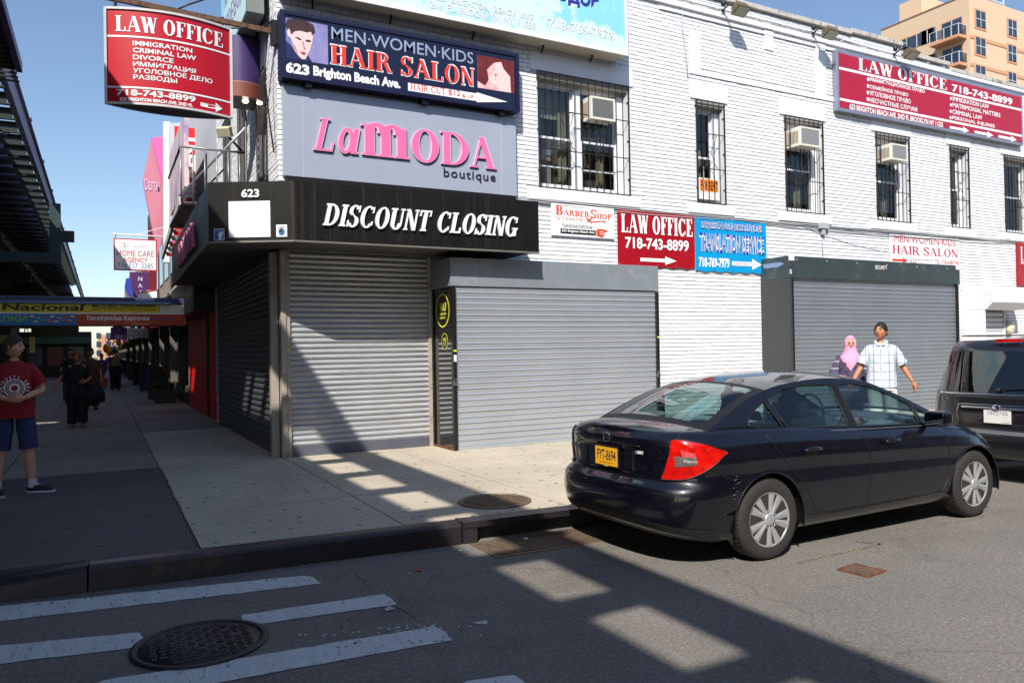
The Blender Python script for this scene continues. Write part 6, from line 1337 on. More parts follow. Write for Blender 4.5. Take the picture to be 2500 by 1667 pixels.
class Shell:
    """car body below the windows, given by plan outlines stacked from sill to shoulder"""
    def __init__(s, L, z0, ztop, w, xr, xf, Rr, Rf, nr, nf, crown):
        s.L, s.z0, s.zt, s.w, s.xr, s.xf, s.Rr, s.Rf, s.nr, s.nf, s.crown = L, z0, ztop, w, xr, xf, Rr, Rf, nr, nf, crown
    def pt(s, u, t, off=0.0):
        w = s.w(t); xr, xf = s.xr(t), s.xf(t)
        if u < 1: th = u * pi / 2; e = 2 / s.nr; x = xr + s.Rr * (1 - cos(th) ** e); y = w * sin(th) ** e
        elif u <= 2: x = xr + s.Rr + (xf - s.Rf - xr - s.Rr) * (u - 1); y = w
        else: th = (3 - u) * pi / 2; e = 2 / s.nf; x = xf - s.Rf * (1 - cos(th) ** e); y = w * sin(th) ** e
        z = s.z0(x) + t * (s.zt(x) - s.z0(x)); p = V((x, -y, z))
        if off:
            d = .01; q = s.pt(min(3, u + d), t); r = s.pt(max(0, u - d), t); a = q - r
            b = s.pt(u, min(1, t + .02)) - s.pt(u, max(0, t - .02)); n = b.cross(a)
            if n.length > 1e-9:
                n.normalize(); c = p - V((s.L / 2, 0, .5)); n = n if n.dot(V((c.x * .6, c.y, 0))) > 0 else -n; p = p + n * off
        return p
    def ux(s, x, t):
        """side parameter at a given x"""
        lo, hi = 0.0, 3.0
        for _ in range(40):
            m = (lo + hi) / 2
            if s.pt(m, t).x < x: lo = m
            else: hi = m
        return lo
    def tz(s, x, z): return (z - s.z0(x)) / (s.zt(x) - s.z0(x))
    def side(s, x, z, off=.0):
        t = min(1, max(0, s.tz(x, z))); return s.pt(s.ux(x, t), t, off)
    def rear(s, y, z, off=0.0):
        t = min(1, max(0, (z - s.z0(.1)) / (s.zt(.1) - s.z0(.1)))); lo, hi = 0.0, 1.2
        for _ in range(30):
            m = (lo + hi) / 2
            if -s.pt(m, t).y < abs(y): lo = m
            else: hi = m
        p = s.pt(lo, t, off); return V((p.x, math.copysign(p.y, -y) if y > 0 else p.y, p.z)) if False else V((p.x, -abs(p.y) if y < 0 else abs(p.y), p.z))
    def mesh(s, arches, R, nu=(16, 110, 18), M=30, deck=(0, 0)):
        us = [i / nu[0] for i in range(nu[0])] + [1 + i / nu[1] for i in range(nu[1])] + [2 + i / nu[2] for i in range(nu[2] + 1)]
        ts = [i / M for i in range(M + 1)]; mb = MB()
        for sg in (1, -1):
            rows = []
            for t in ts:
                row = []
                for u in us:
                    p = s.pt(u, t); 
                    row.append(V((p.x, p.y * sg, p.z)))
                rows.append(row)
            n = len(us); vs = [p for r in rows for p in r]; fs = []
            def ins(p): return any((p.x - ax) ** 2 + (p.z - az) ** 2 < (R - .002) ** 2 for ax, az in arches) and abs(p.y) > .45
            for i in range(M):
                for k in range(n - 1):
                    q = (i * n + k, i * n + k + 1, (i + 1) * n + k + 1, (i + 1) * n + k)
                    if all(ins(vs[j]) for j in q): continue
                    fs.append(q)
            for v in vs:
                if ins(v):
                    ax, az = min(arches, key=lambda a: abs(v.x - a[0])); d = V((v.x - ax, 0, v.z - az)); 
                    if d.length < 1e-6: continue
                    d = d.normalized() * R; v.x = ax + d.x; v.z = az + d.z
            mb.add(vs, fs, True)
        # deck (hood, boot lid, cowl): joins the two shoulders with a crown
        rows = []
        for u in us:
            p = s.pt(u, 1); row = []
            for k in range(13):
                q = -1 + 2 * k / 12; row.append(V((p.x, p.y * -q if False else abs(p.y) * q, p.z + s.crown(p.x) * (1 - abs(q) ** 2.6) * min(1, abs(p.y) / .3))))
            rows.append(row)
        mb.grid(rows, True)
        bot = [[V((s.pt(u, 0).x, s.pt(u, 0).y * q, s.pt(u, 0).z)) for q in (-1, 1)] for u in us]; mb.grid(bot, False)
        return mb
def weld(o, d=.0015):
    bm = bmesh.new(); bm.from_mesh(o.data); bmesh.ops.remove_doubles(bm, verts=bm.verts, dist=d); bmesh.ops.recalc_face_normals(bm, faces=bm.faces); bm.to_mesh(o.data); bm.free(); return o
def wheel(parent, x, y, R, side, rim_r, w=.20):
    """side = -1: outer face towards -y"""
    c = V((x, y, R)); o_ = side
    t = MB().lathe([(rim_r * .98, w * .46), (rim_r * 1.06, w * .50), (R * .90, w * .52), (R * .965, w * .44), (R * .985, w * .34), (R, w * .2), (R, -w * .2), (R * .985, -w * .36), (R * .9, -w * .5), (rim_r, -w * .46)], (x, y, R), 'y', 48)
    wh = MB()
    if side < 0: t.v = [(a, 2 * y - b, c_) for a, b, c_ in t.v]
    ty = t.build('wheel', TYRE, parent)
    # tread grooves
    g = MB()
    for k in range(60):
        a = 2 * pi * k / 60; d = V((cos(a), 0, sin(a))); 
        for yy in (-.06, 0, .06): g.beam(c + d * (R + .0) + V((0, yy - .022, 0)) - d * .002, c + d * (R) + V((0, yy + .018, 0)) + V((-sin(a), 0, cos(a))) * .014 - d * .002, .004, .006, d)
    g.build('tread_block', TYRE, ty)
    def P(r, a, dy): return V((x + r * cos(a), y + o_ * dy, R + r * sin(a)))
    rim = MB()
    prof = [(rim_r, w * .50), (rim_r * .985, w * .505), (rim_r * .93, w * .44), (rim_r * .90, w * .30), (rim_r * .9, 0)]
    vs = [P(r, 2 * pi * k / 48, d) for r, d in prof for k in range(48)]
    rim.add(vs, [(i * 48 + k, i * 48 + (k + 1) % 48, (i + 1) * 48 + (k + 1) % 48, (i + 1) * 48 + k) for i in range(4) for k in range(48)], True)
    for k in range(10):
        a = 2 * pi * k / 10 + .12 + (.08 if k % 2 else -.08); tw_ = .10
        r0, r1 = rim_r * .16, rim_r * .95; A = [P(r0, a - .40, w * .48), P(r0, a + .40, w * .48), P(r1, a + .17 + tw_, w * .47), P(r1, a - .15 + tw_, w * .47)]
        mid = [P(r0, a, w * .52), P(r1, a + tw_, w * .505)]; Bk = [p + V((0, -o_ * .02, 0)) for p in A]
        rim.add([A[0], A[1], A[2], A[3], mid[0], mid[1]] + Bk, [(0, 4, 5, 3), (4, 1, 2, 5), (0, 3, 9, 6), (1, 7, 8, 2)], False)
    rim.lathe([(rim_r * .26, w * .47), (rim_r * .24, w * .53), (rim_r * .15, w * .55), (.001, w * .55)], (0, 0, 0), 'y', 24)
    nn = 4 * 24; rim.v[-nn:] = [(x + a_, y + o_ * b_, R + c_) for a_, b_, c_ in rim.v[-nn:]]
    r_ = rim.build('rim', RIMM, ty)
    MB().add([P(rim_r * .9, 2 * pi * k / 32, w * .2) for k in range(32)], [tuple(range(32))]).build('hub_shadow', HUBD, ty)
    MB().add([P(rim_r * .62, 2 * pi * k / 32, w * .26) for k in range(32)], [tuple(range(32))]).build('brake_disc', BRAKE, ty)
    for k in range(5):
        a = 2 * pi * k / 5 + .5; q = P(rim_r * .33, a, w * .50); MB().ball(q, .011, .008, .011, 8, 5).build('wheel_nut', CHROME, r_)
    return ty
# ------------------------------------------------------------------ the sedan
KS = 1.03
CARX, CARY, YAW = 1.285, -6.085, rad(1.0)
CM = TR(CARX, CARY, -.18) @ Matrix.Rotation(YAW, 4, 'Z') @ Matrix.Diagonal((KS, 1.0, 1.0, 1))
car = thing('sedan', 'shiny dark navy four door sedan parked at the kerb, rear corner nearest', 'car', (CARX + 2.3, CARY, -.18))
NP = paint('navy_paint', (6, 6, 17)); 
S = Shell(4.5, lut([(0, .30), (.2, .24), (.6, .20), (4.0, .20), (4.3, .24), (4.5, .28)]),
    lut([(0, .985), (.3, 1.01), (.8, 1.015), (1.3, 1.0), (2.0, .965), (2.8, .925), (3.3, .895), (3.7, .845), (4.05, .77), (4.3, .675), (4.5, .58)]),
    lut([(0, .80), (.08, .845), (.2, .868), (.4, .877), (.62, .871), (.755, .877), (.785, .866), (.87, .85), (.94, .81), (1, .765)]),
    lut([(0, .13), (.05, .05), (.14, .015), (.3, .0), (.43, .012), (.49, .035), (.53, .085), (.6, .10), (.8, .10), (.92, .085), (.97, .10), (1, .135)]),
    lut([(0, 4.38), (.15, 4.47), (.4, 4.50), (.7, 4.44), (.9, 4.34), (1, 4.25)]), .62, .95, 3.3, 2.6,
    lut([(0, .02), (.3, .055), (.8, .06), (2, .0), (2.9, .03), (3.2, .085), (3.8, .085), (4.3, .06), (4.5, .02)]))
AX = [(.97, .317), (3.64, .317)]
body = weld(S.mesh(AX, .365).build('body', NP, car, M4=CM))
# arch liners
for ax, az in AX:
    for sg in (-1, 1):
        rows = [[V((ax + .37 * cos(a), sg * yy, az + .37 * sin(a))) for a in [rad(-12 + 204 * i / 24) for i in range(25)]] for yy in (.87, .50)]
        MB().grid(rows).build('arch_liner', RUBBER, car, M4=CM)
        MB().tube([(ax + .368 * cos(a), sg * (.872 if True else 0), az + .368 * sin(a)) for a in [rad(-14 + 208 * i / 30) for i in range(31)]], .008, 6).build('arch_lip', NP, car, M4=CM)
for ax, az in AX:
    for sg in (-1, 1): wheel(car, 0, 0, .317, sg, .215) if False else None
WHM = lambda: None
_wm = WM[car.name]
WM[car.name] = (CM.inverted() @ _wm)      # build the wheels in car space
for ax, az in AX:
    for sg in (-1, 1): wheel(car, ax, sg * .762, .317, sg, .212)
MB().box(.5, 4.0, -.7, .7, .17, .23).build('underbody', RUBBER, car)
MB().box(.75, 1.2, -.62, .62, .2, .45).build('rear_axle', HUBD, car)
# greenhouse -------------------------------------------------------
sil = lut([(.46, 1.05), (.75, 1.195), (1.1, 1.335), (1.45, 1.405), (1.9, 1.435), (2.35, 1.405), (2.65, 1.315), (2.95, 1.19), (3.25, 1.05), (3.5, .945)])
rail = lambda x: sil(x) - .05 - .012 * sin(pi * min(1, max(0, (x - .46) / 3.0)))
def Yt(x, z): return .79 - max(0, z - .93) * .46 - .05 * max(0, (1.3 - x)) ** 1.5 - .035 * max(0, x - 2.5) ** 1.5
def gp3(x, z, off=0.0, sg=-1): return V((x, sg * (Yt(x, z) + off), z))
outer = [(x, rail(x)) for x in [.47 + (3.46 - .47) * i / 40 for i in range(41)]]
lower = [(3.46, .86), (3.0, .88), (2.2, .92), (1.3, .965), (.8, .985), (.47, .985)]
W_F = [(2.115, .955), (2.07, 1.31), (2.25, 1.318), (2.45, 1.285), (2.72, 1.19), (2.93, 1.10), (2.965, .925)]
W_Q = [(3.00, .922), (2.965, 1.08), (3.1, 1.01), (3.22, .945), (3.25, .912)]
W_R = [(1.30, .995), (1.20, 1.235), (1.4, 1.30), (1.65, 1.325), (1.98, 1.318), (2.02, .962)]
W_C = [(1.255, 1.0), (1.155, 1.215), (1.03, 1.16), (.92, 1.085), (.90, 1.045), (.96, 1.02)]
def dens(poly, d=.06):
    out = []
    for i in range(len(poly)):
        a, b = poly[i], poly[(i + 1) % len(poly)]; n = max(1, int(math.hypot(a[0] - b[0], a[1] - b[1]) / d))
        out += [(a[0] + (b[0] - a[0]) * k / n, a[1] + (b[1] - a[1]) * k / n) for k in range(n)]
    return out
for sg in (-1, 1):
    loops = [dens(outer + lower)] + [dens(w_) for w_ in (W_F, W_Q, W_R, W_C)]
    flat = [p for lp_ in loops for p in lp_]; ts = mathutils.geometry.tessellate_polygon([[V((a, b, 0)) for a, b in lp_] for lp_ in loops])
    o = MB().add([gp3(a, b, 0, sg) for a, b in flat], [tuple(t_) for t_ in ts], True).build('window_surround', NP, car)
    fr = MB()
    for w_ in (W_F, W_Q, W_R, W_C):
        pts = [gp3(a, b, -.004, sg) for a, b in dens(w_)]; fr.tube(pts + [pts[0]], .008, 5, False)
    fr.build('window_seal', RUBBER, car)
    # dark B pillar
    MB().add([gp3(a, b, .002, sg) for a, b in [(2.023, .955), (2.112, .95), (2.067, 1.318), (1.984, 1.322)]], [(0, 1, 2, 3)]).build('door_pillar', RUBBER, car)
    for w_ in (W_F, W_Q, W_R, W_C):
        pl_ = [gp3(a, b, -.012, sg) for a, b in w_]; ts = mathutils.geometry.tessellate_polygon([[V((a, b, 0)) for a, b in w_]])
        MB().add(pl_, [tuple(t_) for t_ in ts]).build('side_window', CARGL, car, recalc=False)
    dr = [(x, rail(x) - .0) for x in [.95 + (3.3 - .95) * i / 24 for i in range(25)]]
    MB().tube([gp3(x, .985 - (x - .85) * .031 - .012, .006, sg) for x in [.86 + (3.28 - .86) * i / 16 for i in range(17)]], .007, 5).build('belt_trim', mat('belt_chrome', (120, 122, 128), .25, metal=.6), car)
def glasspanel(name, xs_side, m, m_border, cx_off):
    rows = []; n = 16
    for i, x in enumerate(xs_side):
        z = rail(x) + .001; y = Yt(x, z) + .003; zc = sil(x); t_ = i / (len(xs_side) - 1)
        rows.append([V((x + cx_off * (1 - q * q) * (.4 + .6 * t_ if cx_off > 0 else 1 - .6 * t_), q * y, z + (zc - z) * (1 - abs(q) ** 2.4))) for q in [-1 + 2 * k / n for k in range(n + 1)]])
    return rows
rw = glasspanel('rear_window', [.50 + (1.20 - .50) * i / 12 for i in range(13)], CARGL, RUBBER, -.06)
MB().grid([r[1:-1] for r in rw[1:-1]]).build('rear_window', CARGL, car)
bd = MB().grid([rw[0], rw[1]]).grid([rw[-2], rw[-1]]).grid([[r[0], r[1]] for r in rw[1:-1]]).grid([[r[-2], r[-1]] for r in rw[1:-1]]); bd.build('rear_window_border', RUBBER, car)
rf = glasspanel('roof', [1.20 + (2.42 - 1.20) * i / 20 for i in range(21)], NP, NP, 0)
for r in rf[:1]:
    for a, b in zip(r, rw[-1]): a.x, a.z = b.x, b.z
ws = glasspanel('windshield', [2.42 + (3.42 - 2.42) * i / 14 for i in range(15)], CARGL, RUBBER, .16)
for a, b in zip(rf[-1], ws[0]): a.x, a.z = b.x, b.z
MB().grid(rf).build('roof', NP, car)
MB().grid([r[1:-1] for r in ws[1:-1]]).build('windshield', CARGL, car)
MB().grid([ws[0], ws[1]]).grid([ws[-2], ws[-1]]).grid([[r[0], r[1]] for r in ws[1:-1]]).grid([[r[-2], r[-1]] for r in ws[1:-1]]).build('windshield_border', RUBBER, car)
# interior
SEAT = mat('seat_grey', (168, 164, 154), .9, var=.1); SEATD = mat('seat_dark', (44, 46, 58), .9); TRIM = mat('cabin_trim', (70, 68, 66), .8)
MB().box(.62, 1.22, -.60, .60, .98, 1.0).build('parcel_shelf', TRIM, car)
MB().box(.75, .95, -.35, -.05, 1.0, 1.03).build('shelf_cloth', mat('yellow_cloth', (210, 170, 70), .9), car)
MB().box(2.98, 3.35, -.70, .70, .80, .95).build('dashboard', TRIM, car)
MB().box(1.0, 3.2, -.72, .72, .35, .40).build('cabin_floor', SEATD, car)
def seat(x, y, w_, rear=False):
    q = Matrix.Translation((x, y, 0))
    s_ = bevel(MB().box(x - .02, x + .5, y - w_ / 2, y + w_ / 2, .45, .62).build('seat', SEAT, car), .05, 3)
    bk = MB(); B4 = q @ Matrix.Rotation(rad(-16), 4, 'Y')
    o = bevel(MB().box(-.10, .05, -w_ / 2, w_ / 2, .55, 1.08 if not rear else 1.0, B4).build('seat_back', SEAT if rear else SEATD, car), .05, 3)
    for hy in ([0] if not rear else [-w_ * .3, w_ * .3]): bevel(MB().box(-.09, .02, hy - .13, hy + .13, 1.09 if not rear else 1.0, 1.28 if not rear else 1.14, B4).build('headrest', SEATD if not rear else SEAT, o), .045, 3)
seat(2.18, -.36, .5); seat(2.18, .36, .5); seat(1.2, 0, 1.25, True)
MB().tube([(2.86 + .05 * cos(a) * .3, .36 + .18 * cos(a), .98 + .17 * sin(a)) for a in [2 * pi * i / 24 for i in range(25)]], .014, 6).build('steering_wheel', SEATD, car)
MB().box(2.52, 2.54, -.09, .09, 1.27, 1.32).build('mirror_inside', RUBBER, car)
# seams between doors, lids and bumpers
def seam(pts, name='panel_gap', r=.0045, m=RUBBER): MB().tube(pts, r, 5, False).build(name, m, car)
def sd(lst, off=.000): return [S.side(x, z, off) for x, z in lst]
def poly2(lst, n=8):
    out = []
    for (a, b), (c, d) in zip(lst, lst[1:]): out += [(a + (c - a) * i / n, b + (d - b) * i / n) for i in range(n)]
    return out + [lst[-1]]
seam(sd(poly2([(2.06, .94), (2.10, .86), (2.14, .7), (2.13, .45), (2.10, .30)])))
seam(sd(poly2([(3.18, .90), (3.22, .8), (3.24, .6), (3.22, .42), (3.14, .31), (2.9, .295), (2.10, .285), (1.62, .29), (1.48, .34), (1.40, .46), (1.30, .60), (1.16, .74), (1.06, .86), (1.0, .97)])))
seam(sd(poly2([(1.36, .60), (1.3, .62)])), 'panel_gap')
seam([S.side(x, .30 + 0 * x, .001) for x in [1.35 + (3.2 - 1.35) * i / 20 for i in range(21)]], 'sill_line', .003)
seam(sd(poly2([(.62, .60), (.60, .66), (.50, .70), (.44, .745)])))
seam(sd(poly2([(3.98, .52), (4.1, .60), (4.16, .64)])))
seam(sd(poly2([(3.28, .86), (3.5, .84), (3.8, .79), (4.05, .735)]), .0), 'panel_gap')
# crease highlights are shaped by the shell; door handles
for x in (1.33, 2.33):
    q = S.side(x + .1, .815); MB().lathe([(.001, 0), (.095, .0), (.07, -.006), (.001, -.008)], (0, 0, 0), 'y', 20, sx=1, sy=.45)
    cup = MB().ball(S.side(x + .1, .80, -.004), .095, .006, .042, 16, 8).build('door_handle', RUBBER, car)
    MB().tube([S.side(x, .812, .012), S.side(x + .03, .818, .03), S.side(x + .1, .822, .034), S.side(x + .18, .818, .03), S.side(x + .215, .812, .010)], [.012, .016, .018, .016, .012], 10).build('grip', NP, cup)
# wing mirrors
for sg in (-1, 1):
    c = V((2.98, sg * .93, .975)); mir = bevel(MB().box(c.x - .05, c.x + .09, min(c.y - .10, c.y + .10), max(c.y - .10, c.y + .10), c.z - .065, c.z + .075).build('wing_mirror', NP, car), .045, 4)
    MB().box(c.x - .056, c.x - .0505, c.y - .085, c.y + .085, c.z - .048, c.z + .058).build('mirror_glass', mat('mirror_glass', (200, 210, 214), .02, metal=1), mir)
    MB().beam((c.x + .03, c.y - sg * .16, c.z - .07), (c.x + .03, c.y, c.z - .03), .06, .03).build('mirror_arm', RUBBER, mir)
# lamps
LR = mat('lamp_red', (196, 18, 10), .08, var=.45, scale=14, coat=1, detail=3, col2=(240, 70, 30), c2lo=.60, c2hi=.68, c2scale=22); LCL = mat('lamp_clear', (150, 140, 136), .06, metal=.6, var=.5, scale=40, coat=1)  # orange-red flecks paint highlights into the tail lens
def band(nm, u0, u1, lo, hi, off, m, par, sg=-1, n=14, k=6):
    rows = []
    for i in range(n + 1):
        u = u0 + (u1 - u0) * i / n; f = i / n
        rows.append([S.pt(u, lo(f) + (hi(f) - lo(f)) * j / k, off) for j in range(k + 1)])
    if sg > 0: rows = [[V((p.x, -p.y, p.z)) for p in r] for r in rows]
    return MB().grid(rows).build(nm, m, par)
for sg in (-1, 1):
    uc = S.ux(.55, .8)
    lo = lut([(0, .56), (.3, .575), (.6, .64), (1, .815)]); hi = lut([(0, .60), (.10, .78), (.26, .955), (.7, .915), (1, .84)])
    lp_ = band('tail_light', .355, uc, lo, hi, .010, LR, car, sg)
    band('reverse_light', .47, .66, lambda f: .70 + .02 * f, lambda f: .80 - .01 * f, .013, LCL, lp_, sg, 8, 3)
    rows = []
    edge = [S.pt(.355 + (uc - .355) * i / 20, hi(i / 20), .008) for i in range(21)] + [S.pt(uc - (uc - .355) * i / 20, lo(1 - i / 20), .008) for i in range(21)]
    if sg > 0: edge = [V((p.x, -p.y, p.z)) for p in edge]
    MB().tube(edge + [edge[0]], .006, 5, False).build('lamp_gasket', RUBBER, lp_)
    u0, u1 = S.ux(3.98, .9), 2.62
    band('headlight', u0, u1, lut([(0, .93), (.5, .72), (1, .66)]), lut([(0, .985), (.5, .965), (1, .93)]), .006, LCL, car, sg)
# boot lid seam, recess, badge, plate
def RE(y, z, off=.0): return S.rear(y, z, off)
seam([RE(-.66 + .0 * i, .99 - .30 * i / 8, .0) for i in range(9)] , 'boot_gap'); seam([RE(.66, .99 - .30 * i / 8, .0) for i in range(9)], 'boot_gap')
seam([RE(-.56 + 1.12 * i / 16, .655, .0) for i in range(17)], 'boot_gap')
MB().grid([[RE(y, z, .004 - (.03 if abs(y) < .30 and .70 < z < .86 else 0)) for y in [-.36 + .72 * i / 24 for i in range(25)]] for z in [.66 + .25 * j / 16 for j in range(17)]]).build('plate_recess', mat('recess_black', (10, 10, 16), .25, coat=.5), car)
PLY = mat('plate_gold', (236, 172, 28), .45, var=.05, scale=20); PLB = mat('plate_navy', (24, 26, 60), .5)
xp = RE(0, .79).x - .018
tp = MB().box(xp - .006, xp + .004, -.155, .155, .715, .875).build('number_plate', PLY, car)
class _PR(Plane):
    def at(s, a, z, off=0.0): return V((xp - .006 - off, -a, z))
PRR = _PR(); yy0 = 0
put(PRR, text2d('FYT-8694', .01), -.125, .125, .757, .842, PLB, tp, off=.002, fn=PRR.at)
put(PRR, text2d('EMPIRE STATE', .0), -.09, .09, .732, .742, PLB, tp, off=.002, fn=PRR.at); rect(PRR, -.155, .155, .866, .875, PLB, tp, 'band', .002, fn=PRR.at)
fr = MB().box(xp - .010, xp + .0, -.165, .165, .706, .7148).box(xp - .010, xp, -.165, .165, .8752, .885).box(xp - .010, xp, -.165, -.1552, .7148, .8752).box(xp - .010, xp, .1552, .165, .7148, .8752); fr.build('plate_frame', RUBBER, car)
put(PRR, text2d('CURRY', .03), -.03, .03, .7078, .7135, WL, tp, off=.005, fn=PRR.at)
def rfn(a, z, off): p = RE(-a, z, off); return p
put(None, text2d('CURRY', .05), .33, .43, .845, .870, WL, car, fn=rfn, off=.004, name='dealer_badge')
put(None, text2d('CIVIC', .02), -.60, -.47, .845, .868, CHROME, car, fn=rfn, off=.004, name='model_badge')
hb = MB()
for a0_, a1_, z0_, z1_ in ((-.034, -.018, .915, .978), (.018, .034, .915, .978), (-.018, .018, .938, .950)): pass
xb = RE(0, .945).x - .006
em = MB().tube([(xb, .040 * (abs(cos(a)) ** .5) * (1 if cos(a) > 0 else -1) * (1 + .12 * sin(a)), .945 + .036 * (abs(sin(a)) ** .5) * (1 if sin(a) > 0 else -1)) for a in [2 * pi * i / 24 for i in range(25)]], .0045, 6, False).build('emblem', CHROME, car)
MB().box(xb - .005, xb + .003, .014, .026, .918, .972).build('emblem_bar', CHROME, em); MB().box(xb - .005, xb + .003, -.026, -.014, .918, .972).build('emblem_bar', CHROME, em); MB().box(xb - .0045, xb + .003, -.0135, .0135, .940, .950).build('emblem_bar', CHROME, em)
MB().tube([RE(-.40 + .8 * i / 12, .905, .004) for i in range(13)], .006, 6).build('boot_handle_trim', NP, car)
MB().grid([[S.pt(u, t_, .003) for u in [0 + .9 * i / 20 for i in range(21)]] for t_ in (.0, .06, .12)]).build('bumper_skirt', mat('bumper_lower', (34, 34, 40), .5, var=.2), car)
MB().grid([[V((S.pt(u, t_, .003).x, -S.pt(u, t_, .003).y, S.pt(u, t_, .003).z)) for u in [0 + .9 * i / 20 for i in range(21)]] for t_ in (.0, .06, .12)]).build('bumper_skirt', MC['bumper_lower'], car)
random.seed(4)
for k in range(7):
    x = .60 + random.uniform(-.02, .03); z = .52 + k * .028; p = S.side(x, z, .002); q = S.side(x + random.uniform(.01, .05), z + random.uniform(-.004, .01), .002); MB().tube([p, q], random.uniform(.0006, .0014), 4).build('paint_scratch', mat('scratch_grey', (150, 150, 154), .7), car)
WM[car.name] = _wm
# ------------------------------------------------------------------ the minivan
vx, vy = 6.95, -5.98
van = thing('minivan', 'black minivan with silver tailgate trim and paper plate parked ahead of the sedan', 'car', (vx + 2.4, vy, -.18))
VP = paint('van_paint', (26, 27, 32)); WM0 = WM[van.name]; WM[van.name] = TR(vx, vy, -.18).inverted() @ WM0
S = Shell(5.0, lut([(0, .30), (.3, .25), (4.8, .25), (5, .3)]), lut([(0, 1.02), (1, 1.02), (3.6, 1.0), (4.2, .95), (5, .7)]),
    lut([(0, .80), (.1, .85), (.3, .90), (.7, .90), (1, .875)]), lut([(0, .10), (.1, .02), (.3, 0), (.40, .02), (.46, .10), (.7, .085), (1, .10)]), lut([(0, 4.9), (.3, 5.0), (1, 4.6)]), .40, 1.0, 4.2, 2.6, lut([(0, .0), (3.6, .0), (4.0, .08), (5, .03)]))
weld(S.mesh([(.95, .34), (4.0, .34)], .39, M=24).build('body', VP, van))
for ax in (.95, 4.0):
    for sg in (-1, 1):
        rows = [[V((ax + .39 * cos(a), sg * yy, .34 + .39 * sin(a))) for a in [rad(-12 + 204 * i / 20) for i in range(21)]] for yy in (.88, .5)]; MB().grid(rows).build('arch_liner', RUBBER, van)
        wheel(van, ax, sg * .78, .34, sg, .22)
# upper body: loft of half sections
def vsec(x, zt_, yb_, yt_, z0_=1.015):
    n = 14; out = []
    for k in range(n + 1):
        q = k / n
        if q < .6: f = q / .6; out.append((yb_ + (yt_ - yb_) * f ** 1.3, z0_ + (zt_ - .06 - z0_) * f))
        else: a = (q - .6) / .4 * pi / 2; out.append((yt_ * (1 - (q - .6) / .4) ** .8, zt_ - .06 + .06 * sin(a)))
    return out
vs_ = [(.10, 1.04), (.20, 1.30), (.30, 1.52), (.40, 1.645), (.55, 1.70), (1.2, 1.73), (2.4, 1.73), (3.0, 1.68), (3.5, 1.45), (4.0, 1.12), (4.3, 1.0)]
rows = []
for i, (x, zt_) in enumerate(vs_):
    s_ = vsec(x, max(zt_, 1.03), .865, .865 - (max(zt_, 1.03) - 1.0) * .24); pts = [V((x, -y_, z_)) for y_, z_ in s_] + [V((x, y_, z_)) for y_, z_ in s_[::-1][1:]]; rows.append(pts)
MB().grid(rows[3:7]).build('roof', VP, van); MB().grid(rows[7:]).build('windshield', CARGL, van)
MB().grid(rows[6:8]).build('roof_front', VP, van)
# rear quarter: body-coloured corner posts and tailgate glass
def vr(y, z, off=0): x = .10 + (z - 1.02) * .42 if z < 1.62 else .36 + (z - 1.62) * 2; x += .20 * (abs(y) / .86) ** 6; return V((x - off, y, z))
def vw(z): return .875 - (z - 1.0) * .24
G_ = [[vr(vw(z) * q, z) for q in [-1 + 2 * k / 20 for k in range(21)]] for z in [1.02, 1.06]]; MB().grid(G_).build('tailgate_sill', VP, van)
G_ = [[vr(vw(z) * q, z) for q in [-1 + 2 * k / 20 for k in range(21)]] for z in [1.545, 1.6, 1.65, 1.68]]; MB().grid(G_).build('tailgate_header', VP, van)
for sg in (-1, 1): MB().grid([[vr(sg * vw(z) * q, z) for q in [.965 + .035 * k / 4 for k in range(5)]] for z in [1.06 + (1.545 - 1.06) * j / 8 for j in range(9)]]).build('corner_post', VP, van)
MB().grid([[vr(vw(z) * .965 * q, z) for q in [-1 + 2 * k / 20 for k in range(21)]] for z in [1.06 + (1.545 - 1.06) * j / 8 for j in range(9)]]).build('tailgate_window', glass('van_glass', (.10, .13, .13), 1.6, .003), van)
for sg in (-1, 1):
    MB().grid([[V((x, sg * (.872 - (z - 1.0) * .24), z)) for x in [.60 + (3.2 - .60) * i / 8 for i in range(9)]] for z in (1.0, 1.1, 1.5, 1.68)]).build('side_glass', MC['van_glass'], van)
    for x in (.40, 1.5, 2.6): MB().box(x, x + .14, sg * .885 - .02 if sg > 0 else -.885, sg * .885 if sg > 0 else -.865, 1.0, 1.05).build('post_foot', VP, van)
    MB().grid([[V((x + (z - 1.0) * .35, sg * (.876 - (z - 1.0) * .24), z)) for x in (.29, .62)] for z in (1.0, 1.2, 1.4, 1.64)]).build('corner_post', VP, van)
    MB().grid([[V((x, sg * (.74 + .0 * x), 1.73)) for x in (.6, 2.9)], [V((x, sg * .70, 1.75)) for x in (.6, 2.9)]]).build('roof_rail', mat('rail_grey', (90, 92, 96), .4, metal=.5), van)
MB().box(.32, .37, -.14, .14, 1.655, 1.69).build('high_brake_light', LR, van)
MB().tube([vr(vw(1.04) * q, 1.035, .006) for q in [-1 + 2 * k / 20 for k in range(21)]], .009, 6).build('chrome_strip', CHROME, van)
def REV_(y, z, off=0): return S.rear(y, z, off)
MB().grid([[REV_(y, z, .004 - (.035 if abs(y) < .42 and .70 < z < .86 else 0)) for y in [-.48 + .96 * i / 30 for i in range(31)]] for z in [.64 + .28 * j / 16 for j in range(17)]]).build('plate_recess', mat('recess_van', (30, 30, 32), .4), van)
MB().tube([REV_(-.42 + .84 * i / 12, .875, .018) for i in range(13)], .014, 8).build('handle_bar', CHROME, van)
MB().tube([REV_(-.47 + .94 * i / 12, .91, .006) for i in range(13)] + [REV_(.49, .80, .006), REV_(.46, .66, .006)], .006, 6).build('recess_trim', CHROME, van); MB().tube([REV_(-.47, .91, .006), REV_(-.49, .8, .006), REV_(-.46, .66, .006)], .006, 6).build('recess_trim', CHROME, van)
MB().ball(REV_(0, .885, .03), .012, .05, .035, 12, 8).build('emblem', CHROME, van)
